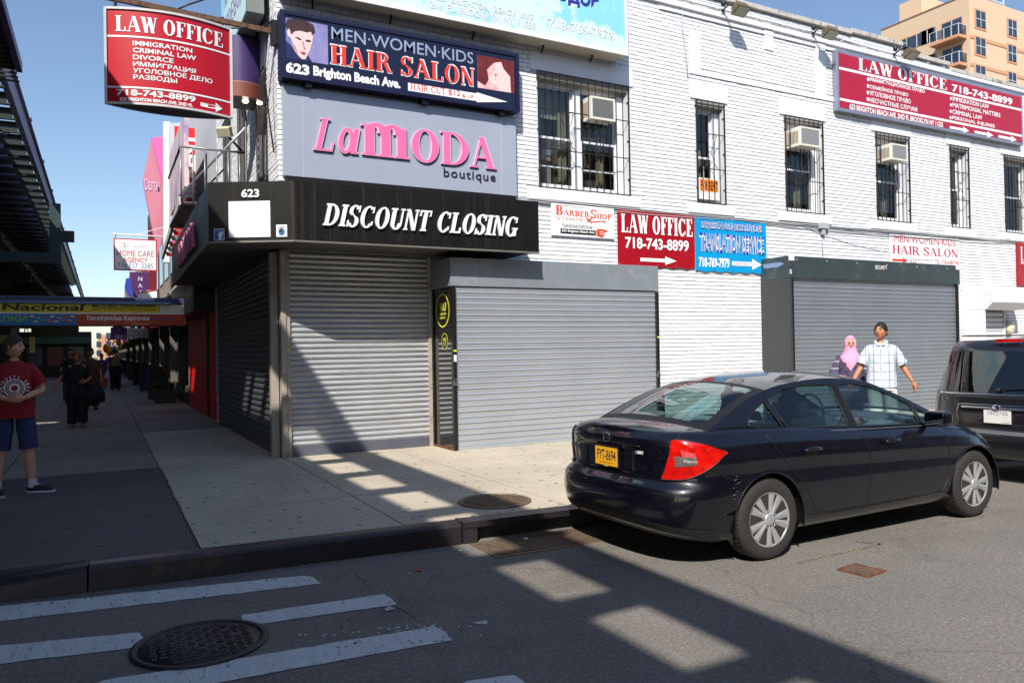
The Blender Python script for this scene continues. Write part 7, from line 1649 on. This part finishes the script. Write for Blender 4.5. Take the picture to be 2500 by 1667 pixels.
xv = REV_(0, .78).x - .012
pt_ = MB().box(xv - .004, xv + .004, -.155, .155, .70, .855).build('paper_plate', PAPER, van)
class _PV(Plane):
    def at(s, a, z, off=0.0): return V((xv - .004 - off, -a, z))
put(None, text2d('2802705', .0), -.12, .12, .80, .845, mat('print_pale_ink', (150, 150, 170), .6), pt_, fn=_PV().at, off=.002); put(None, text2d('NEW YORK', .0), .06, .14, .71, .72, BLACK, pt_, fn=_PV().at, off=.002)
MB().tube([vr(-.05, 1.10, .03), vr(-.45, 1.14, .035)], .008, 6).build('wiper', RUBBER, van); MB().ball(vr(0, 1.09, .03), .03, .03, .03, 10, 6).build('wiper_pivot', RUBBER, van)
for sg in (-1, 1):
    u0, u1 = .74, S.ux(.22, .8); rows = [[(lambda p: V((p.x, p.y * -sg if sg > 0 else p.y, p.z)))(S.pt(u0 + (u1 - u0) * i / 8, .62 + .36 * j / 8, .012)) for j in range(9)] for i in range(9)]; MB().grid(rows).build('tail_light', LR, van)
MB().grid([[REV_(y, z, .012) for y in [-.70 + 1.4 * i / 20 for i in range(21)]] for z in (.56, .585, .60)]).build('step_pad', mat('step_rubber', (84, 86, 88), .7, bump=.4), van)
WM[van.name] = WM0
# ================================================================== people
SKINM = mat('skin_light', (206, 150, 122), .55, var=.06, scale=9); SKINT = mat('skin_tan', (188, 126, 92), .55, var=.06, scale=9)
LIPS = mat('lips', (160, 84, 78), .5); EYEW = mat('eye_white', (220, 216, 210), .3); IRIS = mat('iris', (40, 26, 20), .2)
def skinned(vs, es, rs, root=0, lv=1):
    me = bpy.data.meshes.new('skin'); me.from_pydata([tuple(v) for v in vs], es, []); o = bpy.data.objects.new('skin', me); TMP.collection.objects.link(o)
    md = o.modifiers.new('s', 'SKIN'); md.use_smooth_shade = True; md.branch_smoothing = .6
    if not me.skin_vertices: pass
    for i, r in enumerate(rs):
        r = r if isinstance(r, tuple) else (r, r); me.skin_vertices[0].data[i].radius = r; me.skin_vertices[0].data[i].use_root = (i == root)
    ss = o.modifiers.new('u', 'SUBSURF'); ss.levels = lv; ss.render_levels = lv
    TMP.view_layers[0].update()
    with bpy.context.temp_override(scene=TMP, view_layer=TMP.view_layers[0]): dg = bpy.context.evaluated_depsgraph_get()
    dg.update(); ev = o.evaluated_get(dg); m2 = ev.to_mesh()
    v2 = [V(v.co) for v in m2.vertices]; f2 = [tuple(p.vertices) for p in m2.polygons]; ev.to_mesh_clear()
    bpy.data.objects.remove(o); bpy.data.meshes.remove(me); return v2, f2
TMP = bpy.data.scenes.new('workbench')
def hand(mb, wrist, d, palm_n, side, curl=.6, s=1.0):
    """five fingers and a thumb-side palm; d = direction of the fingers, palm_n = towards the palm"""
    d = V(d).normalized(); n = V(palm_n); n = (n - d * n.dot(d)).normalized(); a = d.cross(n) * side
    w = V(wrist); vs = [w, w + d * .05 * s, w + d * .085 * s]; 
    mb.tube([w - d * .01, w + d * .03 * s, w + d * .07 * s, w + d * .092 * s], [.024 * s, .034 * s, .038 * s, .026 * s], 10)
    for k, (o, L) in enumerate([(-.030, .070), (-.010, .080), (.010, .076), (.029, .060)]):
        b = w + d * .082 * s + a * o * s; p1 = b + (d * cos(curl * .5) + n * sin(curl * .5)) * L * .45 * s; p2 = p1 + (d * cos(curl * 1.2) + n * sin(curl * 1.2)) * L * .32 * s; p3 = p2 + (d * cos(curl * 1.9) + n * sin(curl * 1.9)) * L * .25 * s
        mb.tube([b, p1, p2, p3], [.0105 * s, .0095 * s, .0085 * s, .006 * s], 8)
    b = w + d * .03 * s - a * .030 * s; mb.tube([b, b + (d * .6 - a * .8) * .035 * s, b + (d * .95 - a * .45 + n * .3) * .065 * s], [.014 * s, .011 * s, .007 * s], 8)
def head_mesh(c, yaw, pitch, s=1.0):
    n, m = 36, 28; vs = []
    R4 = Matrix.Translation(c) @ Matrix.Rotation(yaw, 4, 'Z') @ Matrix.Rotation(pitch, 4, 'X')
    for i in range(m + 1):
        ph = -pi / 2 + pi * i / m
        for k in range(n):
            th = 2 * pi * k / n; x = cos(ph) * sin(th); y = -cos(ph) * cos(th); z = sin(ph); fr = max(0, -y)
            X = x * .079; Y = y * .098 + .004; Z = z * .118
            jaw = max(0, -z - .1); X *= 1 - .38 * jaw ** 1.2; Y = Y * (1 - .22 * jaw) - .012 * jaw * fr
            if y > 0: Y *= 1.05
            g = lambda u0, v0, su, sv: math.exp(-((x - u0) / su) ** 2 - ((z - v0) / sv) ** 2) * (1 if y < 0 else 0)
            Y -= .024 * g(0, -.16, .13, .16) + .010 * g(0, .02, .12, .2)      # nose
            Y -= .007 * g(0, .22, .5, .10); Y += .008 * (g(.36, .06, .2, .1) + g(-.36, .06, .2, .1))      # brow, sockets
            Y -= .007 * g(0, -.45, .26, .10); Y -= .009 * g(0, -.78, .3, .16); Y += .004 * g(0, -.58, .3, .06)
            vs.append(R4 @ (V((X, Y, Z)) * s))
    fs = [(i * n + k, i * n + (k + 1) % n, (i + 1) * n + (k + 1) % n, (i + 1) * n + k) for i in range(m) for k in range(n)]
    return vs, fs, R4
def loft(mb, rings, n=28, fold=0.0, seed=0, close=False):
    """rings: (cx, cy, z, rx, ry[, tilt]) elliptical sections with cloth folds"""
    rows = []
    for j, r in enumerate(rings):
        cx_, cy_, z, rx, ry = r[:5]; row = []
        for k in range(n):
            a = 2 * pi * k / n; f = 1 + fold * (sin(a * 5 + seed + j * .9) * .6 + sin(a * 9 + seed * 2 - j * 1.3) * .4)
            sq = (abs(cos(a)) ** 2.6 + abs(sin(a)) ** 2.6) ** (-1 / 2.6)
            row.append(V((cx_ + rx * cos(a) * sq * f, cy_ + ry * sin(a) * sq * f, z + (r[5] * cos(a) if len(r) > 5 else 0))))
        rows.append(row)
    mb.grid(rows, True, True)
    if close: b = len(mb.v) - len(rows) * n; mb.f.append(tuple(b + len(rows) * n - n + k for k in range(n))); mb.sm.append(True)
def sleeve(mb, pts, rs, n=14, fold=.04, seed=1):
    pts = [V(p) for p in pts]; P = []; Rr = []
    for i in range(len(pts) - 1):
        for t in (0, .34, .67): P.append(pts[i].lerp(pts[i + 1], t)); Rr.append(rs[i] + (rs[i + 1] - rs[i]) * t)
    P.append(pts[-1]); Rr.append(rs[-1]); Rr = [r * (1 + fold * sin(i * 2.3 + seed)) for i, r in enumerate(Rr)]
    mb.tube(P, Rr, n, False)
def figure(label, pos, face, height, skin, J, hair, dress, yaw=0.0, pitch=0.0, group=None, hands=True, curl=.6, face_detail=True, lv=1):
    rz = atan2(face[0], -face[1]); t = thing('person', label, 'person', tuple(pos), rz, group)
    K = height / 1.75; base = WM[t.name]; WM[t.name] = Matrix.Identity(4) @ base; M4 = base @ Matrix.Scale(K, 4)
    WM[t.name] = base @ M4.inverted() if False else base
    sh = .185; g = dict(pelvis=(0, 0, .96), waist=(0, 0, 1.10), chest=(0, -.005, 1.30), neck=(0, .0, 1.45), skull=(0, -.01, 1.525), sl=(.155, 0, 1.395), sr=(-.155, 0, 1.395),
             el=(.235, .02, 1.13), er=(-.235, .02, 1.13), wl=(.25, -.05, .89), wr=(-.25, -.05, .89), hl=(.09, 0, .90), hr=(-.09, 0, .90), kl=(.10, -.02, .50), kr=(-.10, -.02, .50), al=(.10, .02, .09), ar=(-.10, .02, .09), tl=(.115, -.13, .03), tr=(-.115, -.13, .03))
    names_ = list(g); g.update(J); g = {k: V(v) for k, v in g.items()}
    order = names_; I = {k: i for i, k in enumerate(order)}
    E = [('pelvis', 'waist'), ('waist', 'chest'), ('chest', 'neck'), ('neck', 'skull'), ('chest', 'sl'), ('chest', 'sr'), ('sl', 'el'), ('el', 'wl'), ('sr', 'er'), ('er', 'wr'), ('pelvis', 'hl'), ('pelvis', 'hr'), ('hl', 'kl'), ('kl', 'al'), ('hr', 'kr'), ('kr', 'ar'), ('al', 'tl'), ('ar', 'tr')]
    Rd = dict(pelvis=(.12, .10), waist=(.115, .095), chest=(.135, .10), neck=.056, skull=.055, sl=.060, sr=.060, el=.042, er=.042, wl=.026, wr=.026, hl=.088, hr=.088, kl=.056, kr=.056, al=.040, ar=.040, tl=.034, tr=.034)
    vs = [g[k] for k in order]; es = [(I[a], I[b]) for a, b in E]; rs = [Rd[k] for k in order]
    for a, b, r in (('hl', 'kl', .070), ('hr', 'kr', .070), ('kl', 'al', .058), ('kr', 'ar', .058), ('el', 'wl', .040), ('er', 'wr', .040), ('sl', 'el', .048), ('sr', 'er', .048)):
        i = len(vs); vs.append(g[a].lerp(g[b], .35)); rs.append(r); es.remove((I[a], I[b])); es += [(I[a], i), (i, I[b])]
    bv, bf_ = skinned(vs, es, rs, 0, lv)
    mb = MB().add(bv, bf_, True)
    hc = g['skull'] + V((0, -.012, .095)); hv, hf, HM = head_mesh(hc, yaw, pitch, 1.0); mb.add(hv, hf, True)
    for sd_ in (-1, 1): mb.ball(HM @ V((sd_ * .079, .008, -.006)), .012, .022, .032, 10, 8)
    if hands:
        for w_, e_, sd_ in (('wl', 'el', 1), ('wr', 'er', -1)):
            hd = g.get('h' + w_, (g[w_] - g[e_])); hand(mb, g[w_], hd, g.get('p' + w_, V((-sd_, 0, 0))), sd_, curl)
    body = mb.build('body', skin, t, M4=None, recalc=True) if False else MBuild(mb, 'body', skin, t, M4)
    if face_detail:
        e = MB()
        for sd_ in (-1, 1): e.ball(HM @ V((sd_ * .030, -.0835, .008)), .0125, .008, .006, 10, 6)
        MBuild(e, 'eyes', IRIS, t, M4)
        l = MB().tube([HM @ V((x, -.0985 + abs(x) * .35, -.051)) for x in (-.024, -.012, 0, .012, .024)], [.002, .0048, .0058, .0048, .002], 8); MBuild(l, 'lips', LIPS, t, M4)
        b = MB()
        for sd_ in (-1, 1): b.tube([HM @ V((sd_ * x, -.096 + (x - .02) * .25, .028 + (.004 if x == .032 else 0))) for x in (.016, .032, .047)], [.003, .004, .002], 6)
        MBuild(b, 'eyebrows', hair[0] if hair else IRIS, t, M4)
    if hair:
        hm, lo_, ex = hair[:3]; n, m = 30, 16; vs = []
        random.seed(9)
        for i in range(m + 1):
            for k in range(n):
                th = 2 * pi * k / n; front = max(0, cos(th)); zlow = (lo_ - .4) + (.46 - lo_ + .4) * front ** .8 if ex != 'cap' else lo_; zlow += .05 * sin(th * 9) * front + .04 * sin(th * 5 + 1); ph0 = math.asin(max(-1, min(1, zlow))); ph = ph0 + (pi / 2 - ph0) * i / m
                x = cos(ph) * sin(th); y = -cos(ph) * cos(th); z = sin(ph); r = 1.075 + .03 * random.random() + (.05 if ex == 'full' else 0)
                vs.append(HM @ V((x * .083 * r, y * .102 * r + .004, z * .119 * r + .012 * max(0, z))))
        hb_ = MB().add(vs, [(i * n + k, i * n + (k + 1) % n, (i + 1) * n + (k + 1) % n, (i + 1) * n + k) for i in range(m) for k in range(n)], True)
        if ex == 'bun': hb_.ball(HM @ V((0, .11, .02)), .045, .045, .05, 12, 8)
        if ex == 'long': hb_.tube([HM @ V((0, .06, .02)), HM @ V((0, .09, -.08)), HM @ V((0, .08, -.2))], [.075, .08, .05], 12)
        MBuild(hb_, 'hair', hm, t, M4)
    dress(t, g, M4, HM)
    return t
def MBuild(mb, name, m, par, M4): return MB_build(mb, name, m, par, M4)
def MB_build(mb, name, m, par, M4):
    mb.v = [tuple(M4 @ V(p)) for p in mb.v]; return mb.build(name, m, par)
def shoe(mb, ankle, toe, s=1.0):
    a, b = V(ankle), V(toe); d = V((b.x - a.x, b.y - a.y, 0)).normalized(); h = V((a.x, a.y, 0)) - d * .05
    mb.tube([h + V((0, 0, .045)), h + d * .04 + V((0, 0, .05)), h + d * .12 + V((0, 0, .048)), h + d * .20 + V((0, 0, .036)), h + d * .26 + V((0, 0, .026))], [.032, .046, .046, .040, .022], 12)
    mb.tube([a + V((0, 0, .0)), V((a.x, a.y, .05))], [.042, .046], 12)
def sole(mb, ankle, toe):
    a, b = V(ankle), V(toe); d = V((b.x - a.x, b.y - a.y, 0)).normalized(); s_ = V((-d.y, d.x, 0)); h = V((a.x, a.y, 0)) - d * .075
    pl_ = [h + d * (.16 + .16 * cos(q)) + s_ * (.043 * sin(q)) for q in [2 * pi * i / 18 for i in range(18)]]; mb.prism([p + V((0, 0, .002)) for p in pl_], (0, 0, 0), (0, 0, .02))
# ---- the teenager at the left edge
TRED = mat('tshirt_red', (138, 16, 30), .85, var=.1, scale=12, bump=.3, bscale=120); JEAN = mat('denim', (40, 50, 92), .85, var=.3, scale=9, col2=(96, 112, 160), c2lo=.58, c2hi=.75, c2scale=5, bump=.4, bscale=200)
NAVYS = mat('sneaker_navy', (22, 24, 46), .6); SOCK = mat('sock_white', (196, 200, 210), .8)
def d_teen(t, g, M4, HM):
    mb = MB(); loft(mb, [(0, 0, .84, .195, .135), (0, 0, .95, .19, .13), (0, 0, 1.08, .175, .125), (0, -.004, 1.22, .175, .13), (0, -.004, 1.33, .178, .125), (0, 0, 1.40, .158, .10), (0, 0, 1.435, .11, .08), (0, 0, 1.47, .064, .06)], fold=.025)
    sleeve(mb, [g['sl'] + V((-.06, 0, .0)), g['sl'] + V((.0, 0, -.02)), g['sl'].lerp(g['el'], .35), g['sl'].lerp(g['el'], .78)], [.05, .062, .068, .076]); sleeve(mb, [g['sr'] + V((.06, 0, .0)), g['sr'] + V((0, 0, -.02)), g['sr'].lerp(g['er'], .35), g['sr'].lerp(g['er'], .78)], [.05, .062, .068, .076])
    sh = MBuild(mb, 't_shirt', TRED, t, M4)
    mb = MB(); loft(mb, [(0, 0, 1.0, .165, .115), (0, 0, .92, .178, .125), (0, 0, .84, .182, .13)], fold=.01)
    for h, k in (('hl', 'kl'), ('hr', 'kr')): sleeve(mb, [g[h] + V((0, 0, .04)), g[h].lerp(g[k], .45), g[h].lerp(g[k], 1.02)], [.095, .098, .092], 18)
    MBuild(mb, 'denim_shorts', JEAN, t, M4)
    for s_ in 'lr':
        MBuild(MB().tube([g['a' + s_] + V((0, -.004, .07)), g['a' + s_], g['a' + s_] + V((0, 0, -.03))], [.043, .046, .05], 12, False), 'sock', SOCK, t, M4)
        mb = MB(); shoe(mb, g['a' + s_], g['t' + s_]); s1 = MBuild(mb, 'sneaker', NAVYS, t, M4); mb = MB(); sole(mb, g['a' + s_], g['t' + s_]); MBuild(mb, 'sole', SOCK, s1, M4)
    # print on the chest
    INK = mat('print_cream', (216, 206, 206), .8)
    def fn(a, z, off): yy = -.133 * max(.05, 1 - (abs(a) / .2) ** 2.6) ** (1 / 2.6); return M4 @ V((a, yy - .004 - off, z))
    cz, cx_ = 1.17, .0; word = 'DETROIT, 1811'
    for i, ch in enumerate(word):
        if ch == ' ': continue
        an = rad(196 - 212 * i / (len(word) - 1)); gv, gf = text2d(ch, .03); w_ = .026 if ch not in ',1I' else .012; h_ = .036
        pts = [((x - .5) * w_, (y_ - .5) * h_) for x, y_, q in gv]; ca, sa = cos(an - pi / 2), sin(an - pi / 2); R0 = .128
        P = [fn(cx_ + R0 * cos(an) + x * ca - y_ * sa, cz + R0 * .95 * sin(an) + x * sa + y_ * ca, 0) for x, y_ in pts]; MB().add(P, gf).build('print_letter', INK, sh, recalc=False)
    def ring(r0, r1, n=36, tooth=0): 
        mb = MB(); A = []
        for i in range(n): a = 2 * pi * i / n; rr = r0 + (tooth if i % 2 else 0); A += [fn(cx_ + rr * cos(a), cz + rr * sin(a), 0), fn(cx_ + r1 * cos(a), cz + r1 * sin(a), 0)]
        mb.add(A, [(2 * i, 2 * i + 1, (2 * i + 3) % (2 * n), (2 * i + 2) % (2 * n)) for i in range(n)]).build('print_ring', INK, sh, recalc=False)
    ring(.098, .086, 36, .008); ring(.055, .03, 24)
    gv, gf = text2d('Do', .04); MB().add([fn(cx_ - .03 + x * .06, cz - .02 + y_ * .045, .002) for x, y_, q in gv], gf).build('print_letter', TRED, sh, recalc=False)
    for k in range(26):
        a = 2 * pi * k / 26; MB().add([fn(cx_ + r_ * cos(a + da), cz + r_ * sin(a + da), 0) for r_, da in ((.064, -.06), (.078, -.06), (.078, .06), (.064, .06))], [(0, 1, 2, 3)]).build('print_dash', INK, sh, recalc=False)
pt_ = onz(38, 1205)
figure('teenage boy in a dark red printed T-shirt and denim shorts standing at the left edge', pt_, (.10, -1), 1.74, SKINM,
       dict(el=(.27, -.02, 1.14), er=(-.27, -.02, 1.14), wl=(.075, -.21, 1.06), wr=(-.055, -.20, 1.05), hwl=(-.9, -.25, .12), hwr=(.9, -.3, .0), pwl=(0, 1, -.2), pwr=(0, 1, .3), hl=(.09, 0, .9), al=(.16, -.02, .09), kl=(.13, -.02, .5), ar=(-.17, .0, .09), kr=(-.13, 0, .5), tl=(.29, -.09, .03), tr=(-.14, -.14, .03)),
       (mat('hair_fair', (62, 48, 38), .8, var=.4, scale=40), .1, 'short'), d_teen, yaw=rad(58), pitch=rad(-3), curl=.9)
# ---- the couple by the dark shutter
HIJ = mat('hijab_pink', (240, 160, 196), .8, var=.06, scale=8, bump=.3, bscale=40); LILT = mat('lilac_top', (84, 76, 104), .9, var=.35, scale=26, col2=(50, 46, 70), c2lo=.45, c2hi=.6, c2scale=18)
def striped(name, base, line, freq, wdt):
    m = mat(name, base, .9, var=.3, scale=24); nt = m.node_tree; N = nt.nodes; Lk = nt.links; b = N['Principled BSDF']; src = b.inputs['Base Color'].links[0].from_socket
    tc = N.new('ShaderNodeTexCoord'); s = N.new('ShaderNodeSeparateXYZ'); Lk.new(tc.outputs['Object'], s.inputs[0]); out = src
    for ax, f, w_, c in freq:
        pp = N.new('ShaderNodeMath'); pp.operation = 'PINGPONG'; pp.inputs[1].default_value = f; Lk.new(s.outputs[ax], pp.inputs[0]); lt = N.new('ShaderNodeMath'); lt.operation = 'LESS_THAN'; lt.inputs[1].default_value = w_; Lk.new(pp.outputs[0], lt.inputs[0])
        k = N.new('ShaderNodeMath'); k.operation = 'MULTIPLY'; k.inputs[1].default_value = wdt; Lk.new(lt.outputs[0], k.inputs[0])
        x = N.new('ShaderNodeMix'); x.data_type = 'RGBA'; Lk.new(k.outputs[0], x.inputs[0]); Lk.new(out, x.inputs[6]); x.inputs[7].default_value = (*lin(c), 1); out = x.outputs[2]
    Lk.new(out, b.inputs['Base Color']); return m
STRM = striped('lilac_stripes', (84, 76, 104), None, [(2, .055, .012, (176, 168, 186))], .8)
PLAID = striped('plaid_shirt', (208, 216, 220), None, [(0, .050, .006, (96, 122, 160)), (2, .060, .005, (96, 118, 156)), (0, .085, .014, (176, 194, 212))], .85)
def d_hijab(t, g, M4, HM):
    mb = MB(); loft(mb, [(0, 0, .62, .25, .19), (0, 0, .80, .25, .185), (0, 0, .98, .225, .17), (0, 0, 1.15, .20, .155), (0, -.01, 1.30, .19, .15), (0, 0, 1.39, .16, .12), (0, 0, 1.44, .09, .08)], fold=.035)
    MBuild(mb, 'tunic', LILT, t, M4)
    mb = MB(); loft(mb, [(0, 0, z, r + .004, r2 + .004) for z, r, r2 in ((.80, .25, .185), (.86, .245, .18), (.92, .24, .175), (.98, .235, .17))], fold=.035); MBuild(mb, 'striped_hem', STRM, t, M4)
    mb = MB()
    for s_ in 'lr': sleeve(mb, [g['s' + s_] + V((0, 0, .015)), g['s' + s_].lerp(g['e' + s_], .5), g['e' + s_], g['e' + s_].lerp(g['w' + s_], .75)], [.062, .085, .10, .115], 16, .06)
    MBuild(mb, 'sleeve', STRM, t, M4)
    mb = MB(); loft(mb, [(0, 0, .7, .2, .15), (0, 0, .4, .19, .15), (0, 0, .08, .21, .17)], fold=.04); MBuild(mb, 'skirt', BLACK, t, M4)
    n, m = 30, 18; rows = []
    for i in range(m + 1):
        row = []
        for k in range(n):
            th = 2 * pi * k / n; fr = max(0, cos(th)); ph = -pi / 2 * .55 + (pi / 2 * 1.55) * i / m
            x, y, z = cos(ph) * sin(th), -cos(ph) * cos(th), sin(ph); open_ = fr > .80 and -.95 < z < .62
            r = 1.17; row.append(HM @ V((x * .082 * r, y * .103 * r * (.86 if open_ else 1) + .006 + (.022 if open_ else 0), z * .122 * r)))
        rows.append(row)
    mb = MB().grid(rows, True, True); loft(mb, [(0, -.11, 1.16, .01, .05), (0, -.07, 1.24, .09, .10), (0, -.03, 1.34, .155, .14), (0, -.01, 1.40, .165, .135), (0, -.005, 1.46, .118, .12), (0, -.005, 1.52, .096, .108), (0, -.005, 1.58, .09, .106)][0:], 30, .06)
    MBuild(mb, 'headscarf', HIJ, t, M4)
def d_plaid(t, g, M4, HM):
    mb = MB(); loft(mb, [(0, 0, .84, .205, .145), (0, 0, .95, .20, .14), (0, 0, 1.08, .18, .135), (0, -.004, 1.22, .185, .135), (0, -.004, 1.33, .186, .13), (0, 0, 1.40, .165, .10), (0, 0, 1.44, .11, .08), (0, 0, 1.465, .07, .07)], fold=.035, seed=2)
    for s_ in 'lr': sleeve(mb, [g['s' + s_] * 1.0 + V((-.06 if s_ == 'l' else .06, 0, 0)), g['s' + s_] + V((0, 0, -.02)), g['s' + s_].lerp(g['e' + s_], .4), g['s' + s_].lerp(g['e' + s_], .86)], [.05, .062, .072, .084], 16, .05)
    sh = MBuild(mb, 'shirt', PLAID, t, M4)
    mb = MB().tube([V((.02, -.105, 1.42)), V((.075, -.04, 1.475)), V((0, .07, 1.50)), V((-.075, -.04, 1.475)), V((-.02, -.105, 1.42))], [.016, .024, .024, .024, .016], 8); MBuild(mb, 'collar', PLAID, t, M4)
    MBuild(MB().box(-.004, .004, -.152, -.146, .86, 1.40), 'button_strip', mat('strip_white', (232, 234, 232), .8), t, M4)
    mb = MB(); loft(mb, [(0, 0, .98, .165, .12), (0, 0, .86, .18, .13), (0, 0, .80, .185, .135)], fold=.01)
    for s_ in 'lr': sleeve(mb, [g['h' + s_], g['k' + s_], g['a' + s_]], [.105, .085, .075], 16, .03)
    MBuild(mb, 'trousers', mat('trouser_cream', (232, 230, 222), .85, var=.05), t, M4)
    mb = MB()
    for s_ in 'lr': shoe(mb, g['a' + s_], g['t' + s_])
    MBuild(mb, 'shoes', mat('shoe_brown', (70, 50, 40), .5), t, M4)
pm = onz(2156, 1090); ph = onz(2081, 1070)
figure('dark haired man in a white plaid shirt and cream trousers walking beside the car', pm, (-.80, -.60), 1.78, SKINT,
       dict(er=(-.26, -.03, 1.13), wr=(-.38, -.14, .91), el=(.27, .06, 1.13), wl=(.40, .0, .90), hwl=(.3, -.05, -1), hwr=(-.5, -.3, -.8), kl=(.12, .0, .5), al=(.13, .12, .10), kr=(-.08, -.08, .5), ar=(-.1, -.16, .09), tl=(.14, -.02, .03), tr=(-.11, -.31, .03)),
       (mat('hair_black', (20, 17, 16), .6, var=.4, scale=40), .05, 'short'), d_plaid, yaw=rad(-24), pitch=rad(-12), curl=.9)
figure('woman in a pink headscarf and striped lilac tunic walking beside the man', ph, (-.80, -.60), 1.60, SKINM,
       dict(el=(.27, -.02, 1.14), wl=(.34, -.12, .96), er=(-.25, .02, 1.12), wr=(-.27, -.06, .88)), None, d_hijab, yaw=rad(10), pitch=rad(2))
# ---- walkers on the shaded avenue pavement
FLOR = mat('black_floral', (20, 19, 26), .85, var=.2, scale=12, col2=(176, 84, 90), c2lo=.64, c2hi=.67, c2scale=11); BLKC = mat('black_cloth', (22, 22, 26), .85, var=.2)
def dresser(top, bottom, shoes, kind='trousers', tlen=.7, sleeves=.8, bag=None, pack=None):
    def f(t, g, M4, HM):
        mb = MB(); loft(mb, [(0, 0, tlen, .235, .18), (0, 0, .85, .225, .17), (0, 0, 1.0, .21, .155), (0, 0, 1.15, .195, .145), (0, -.008, 1.30, .182, .14), (0, 0, 1.39, .155, .10), (0, 0, 1.45, .08, .07)], fold=.035)
        for s_ in 'lr': sleeve(mb, [g['s' + s_] + V((0, 0, -.01)), g['s' + s_].lerp(g['e' + s_], .4), g['s' + s_].lerp(g['e' + s_], sleeves)], [.062, .072, .082], 14, .05)
        MBuild(mb, 'top', top, t, M4); mb = MB()
        if kind == 'trousers':
            for s_ in 'lr': sleeve(mb, [g['h' + s_] + V((0, 0, .05)), g['k' + s_], g['a' + s_] + V((0, 0, .02))], [.12, .115, .10], 16, .05)
        else: loft(mb, [(0, 0, .95, .17, .13), (0, 0, .7, .21, .17), (0, 0, .4, .23, .19), (0, 0, .12, .26, .21)], fold=.05)
        MBuild(mb, kind, bottom, t, M4); mb = MB()
        for s_ in 'lr': shoe(mb, g['a' + s_], g['t' + s_])
        MBuild(mb, 'shoes', shoes, t, M4)
        if pack: o = bevel(MBuild(MB().box(-.16, .16, .12, .27, 1.02, 1.42), 'backpack', pack, t, M4), .04, 3)
    return f
HB = mat('hair_auburn', (120, 66, 40), .7, var=.3, scale=30); HK = mat('hair_dark', (30, 24, 22), .7); SAND = mat('sandal', (150, 100, 76), .7)
pw = onz(190, 1043)
w1 = figure('woman in a black floral tunic and loose black trousers with a big black bag', pw, (.1, -1), 1.60, SKINT, dict(er=(-.33, .0, 1.16), wr=(-.44, -.08, .93), el=(.29, .0, 1.15), wl=(.16, -.20, 1.05), hwl=(-.7, -.4, 0), al=(.1, -.06, .09), tl=(.11, -.2, .03), ar=(-.11, .06, .09), tr=(-.12, -.09, .03)), (HB, .0, 'bun'), dresser(FLOR, BLKC, SAND), yaw=rad(-10), pitch=rad(5))
pb = pw + V((.33, -.06, 0)); bag = thing('handbag', 'large slouchy black bag hanging from the floral tunic woman\'s arm', 'bag', tuple(pb + V((0, 0, .5))))
mb = MB(); loft(mb, [(pb.x, pb.y, .50, .12, .06), (pb.x, pb.y, .54, .19, .09), (pb.x, pb.y, .70, .18, .08), (pb.x - .01, pb.y, .86, .12, .04), (pb.x - .02, pb.y, .90, .09, .02)], 20, .04, close=True); mb.f.append(tuple(range(20))); mb.sm.append(True); mb.build('bag_body', BLKC, bag)
MB().tube([(pb.x - .09, pb.y, .89), (pb.x - .10, pb.y, 1.02), (pb.x - .06, pb.y, 1.08), (pb.x - .0, pb.y, 1.02), (pb.x + .05, pb.y, .89)], .010, 6).build('bag_strap', BLKC, bag)
figure('person in dark clothes with a cap walking just behind the floral tunic woman', onz(223, 1000), (.1, -1), 1.72, SKINT, {}, (HK, .35, 'cap'), dresser(mat('brown_shirt', (72, 46, 44), .9), BLKC, BLKC), face_detail=True)
figure('woman in a dark blouse and long orange skirt farther up the pavement', onz(249, 947), (.05, -1), 1.60, SKINT, {}, (HK, .0, 'long'), dresser(mat('violet_blouse', (70, 62, 104), .9, var=.5, scale=20), mat('orange_skirt', (190, 70, 44), .85), BLKC, 'skirt'), hands=False)
figure('person in black walking away with an olive backpack on the avenue pavement', onz(282, 953), (-.05, 1), 1.78, SKINT, dict(ar=(-.12, -.12, .09), al=(.1, .14, .09), tr=(-.12, -.26, .03), tl=(.1, .02, .03)), (HK, .1, 'full'), dresser(BLKC, BLKC, BLKC, pack=mat('olive_pack', (104, 108, 66), .8)), hands=False)
figure('shadowy person with long dark hair left of the floral tunic woman', onz(172, 985), (.2, -1), 1.74, SKINT, {}, (HK, -.1, 'long'), dresser(BLKC, mat('grey_trousers', (60, 62, 70), .9), BLKC), hands=False)
figure('pedestrian in a blue shirt far along the avenue near the bright goods', onz(268, 925), (.0, -1), 1.70, SKINT, {}, (HK, .1, 'full'), dresser(mat('blue_shirt', (70, 100, 160), .9), BLKC, BLKC), hands=False, lv=1)
bpy.data.scenes.remove(TMP)
# plastic bag held by the woman in the orange skirt
q = onz(256, 947) + V((.12, -.05, 0)); pbg = thing('shopping_bag', 'pale lilac plastic bag beside the long orange skirt', 'bag', tuple(q + V((0, 0, .4)))); mb = MB(); loft(mb, [(q.x, q.y, .42, .10, .08), (q.x, q.y, .5, .15, .1), (q.x, q.y, .66, .12, .08), (q.x, q.y, .78, .04, .03), (q.x, q.y, .88, .02, .02)], 16, .08, close=True); mb.build('bag_body', mat('lilac_plastic', (176, 166, 206), .5), pbg)
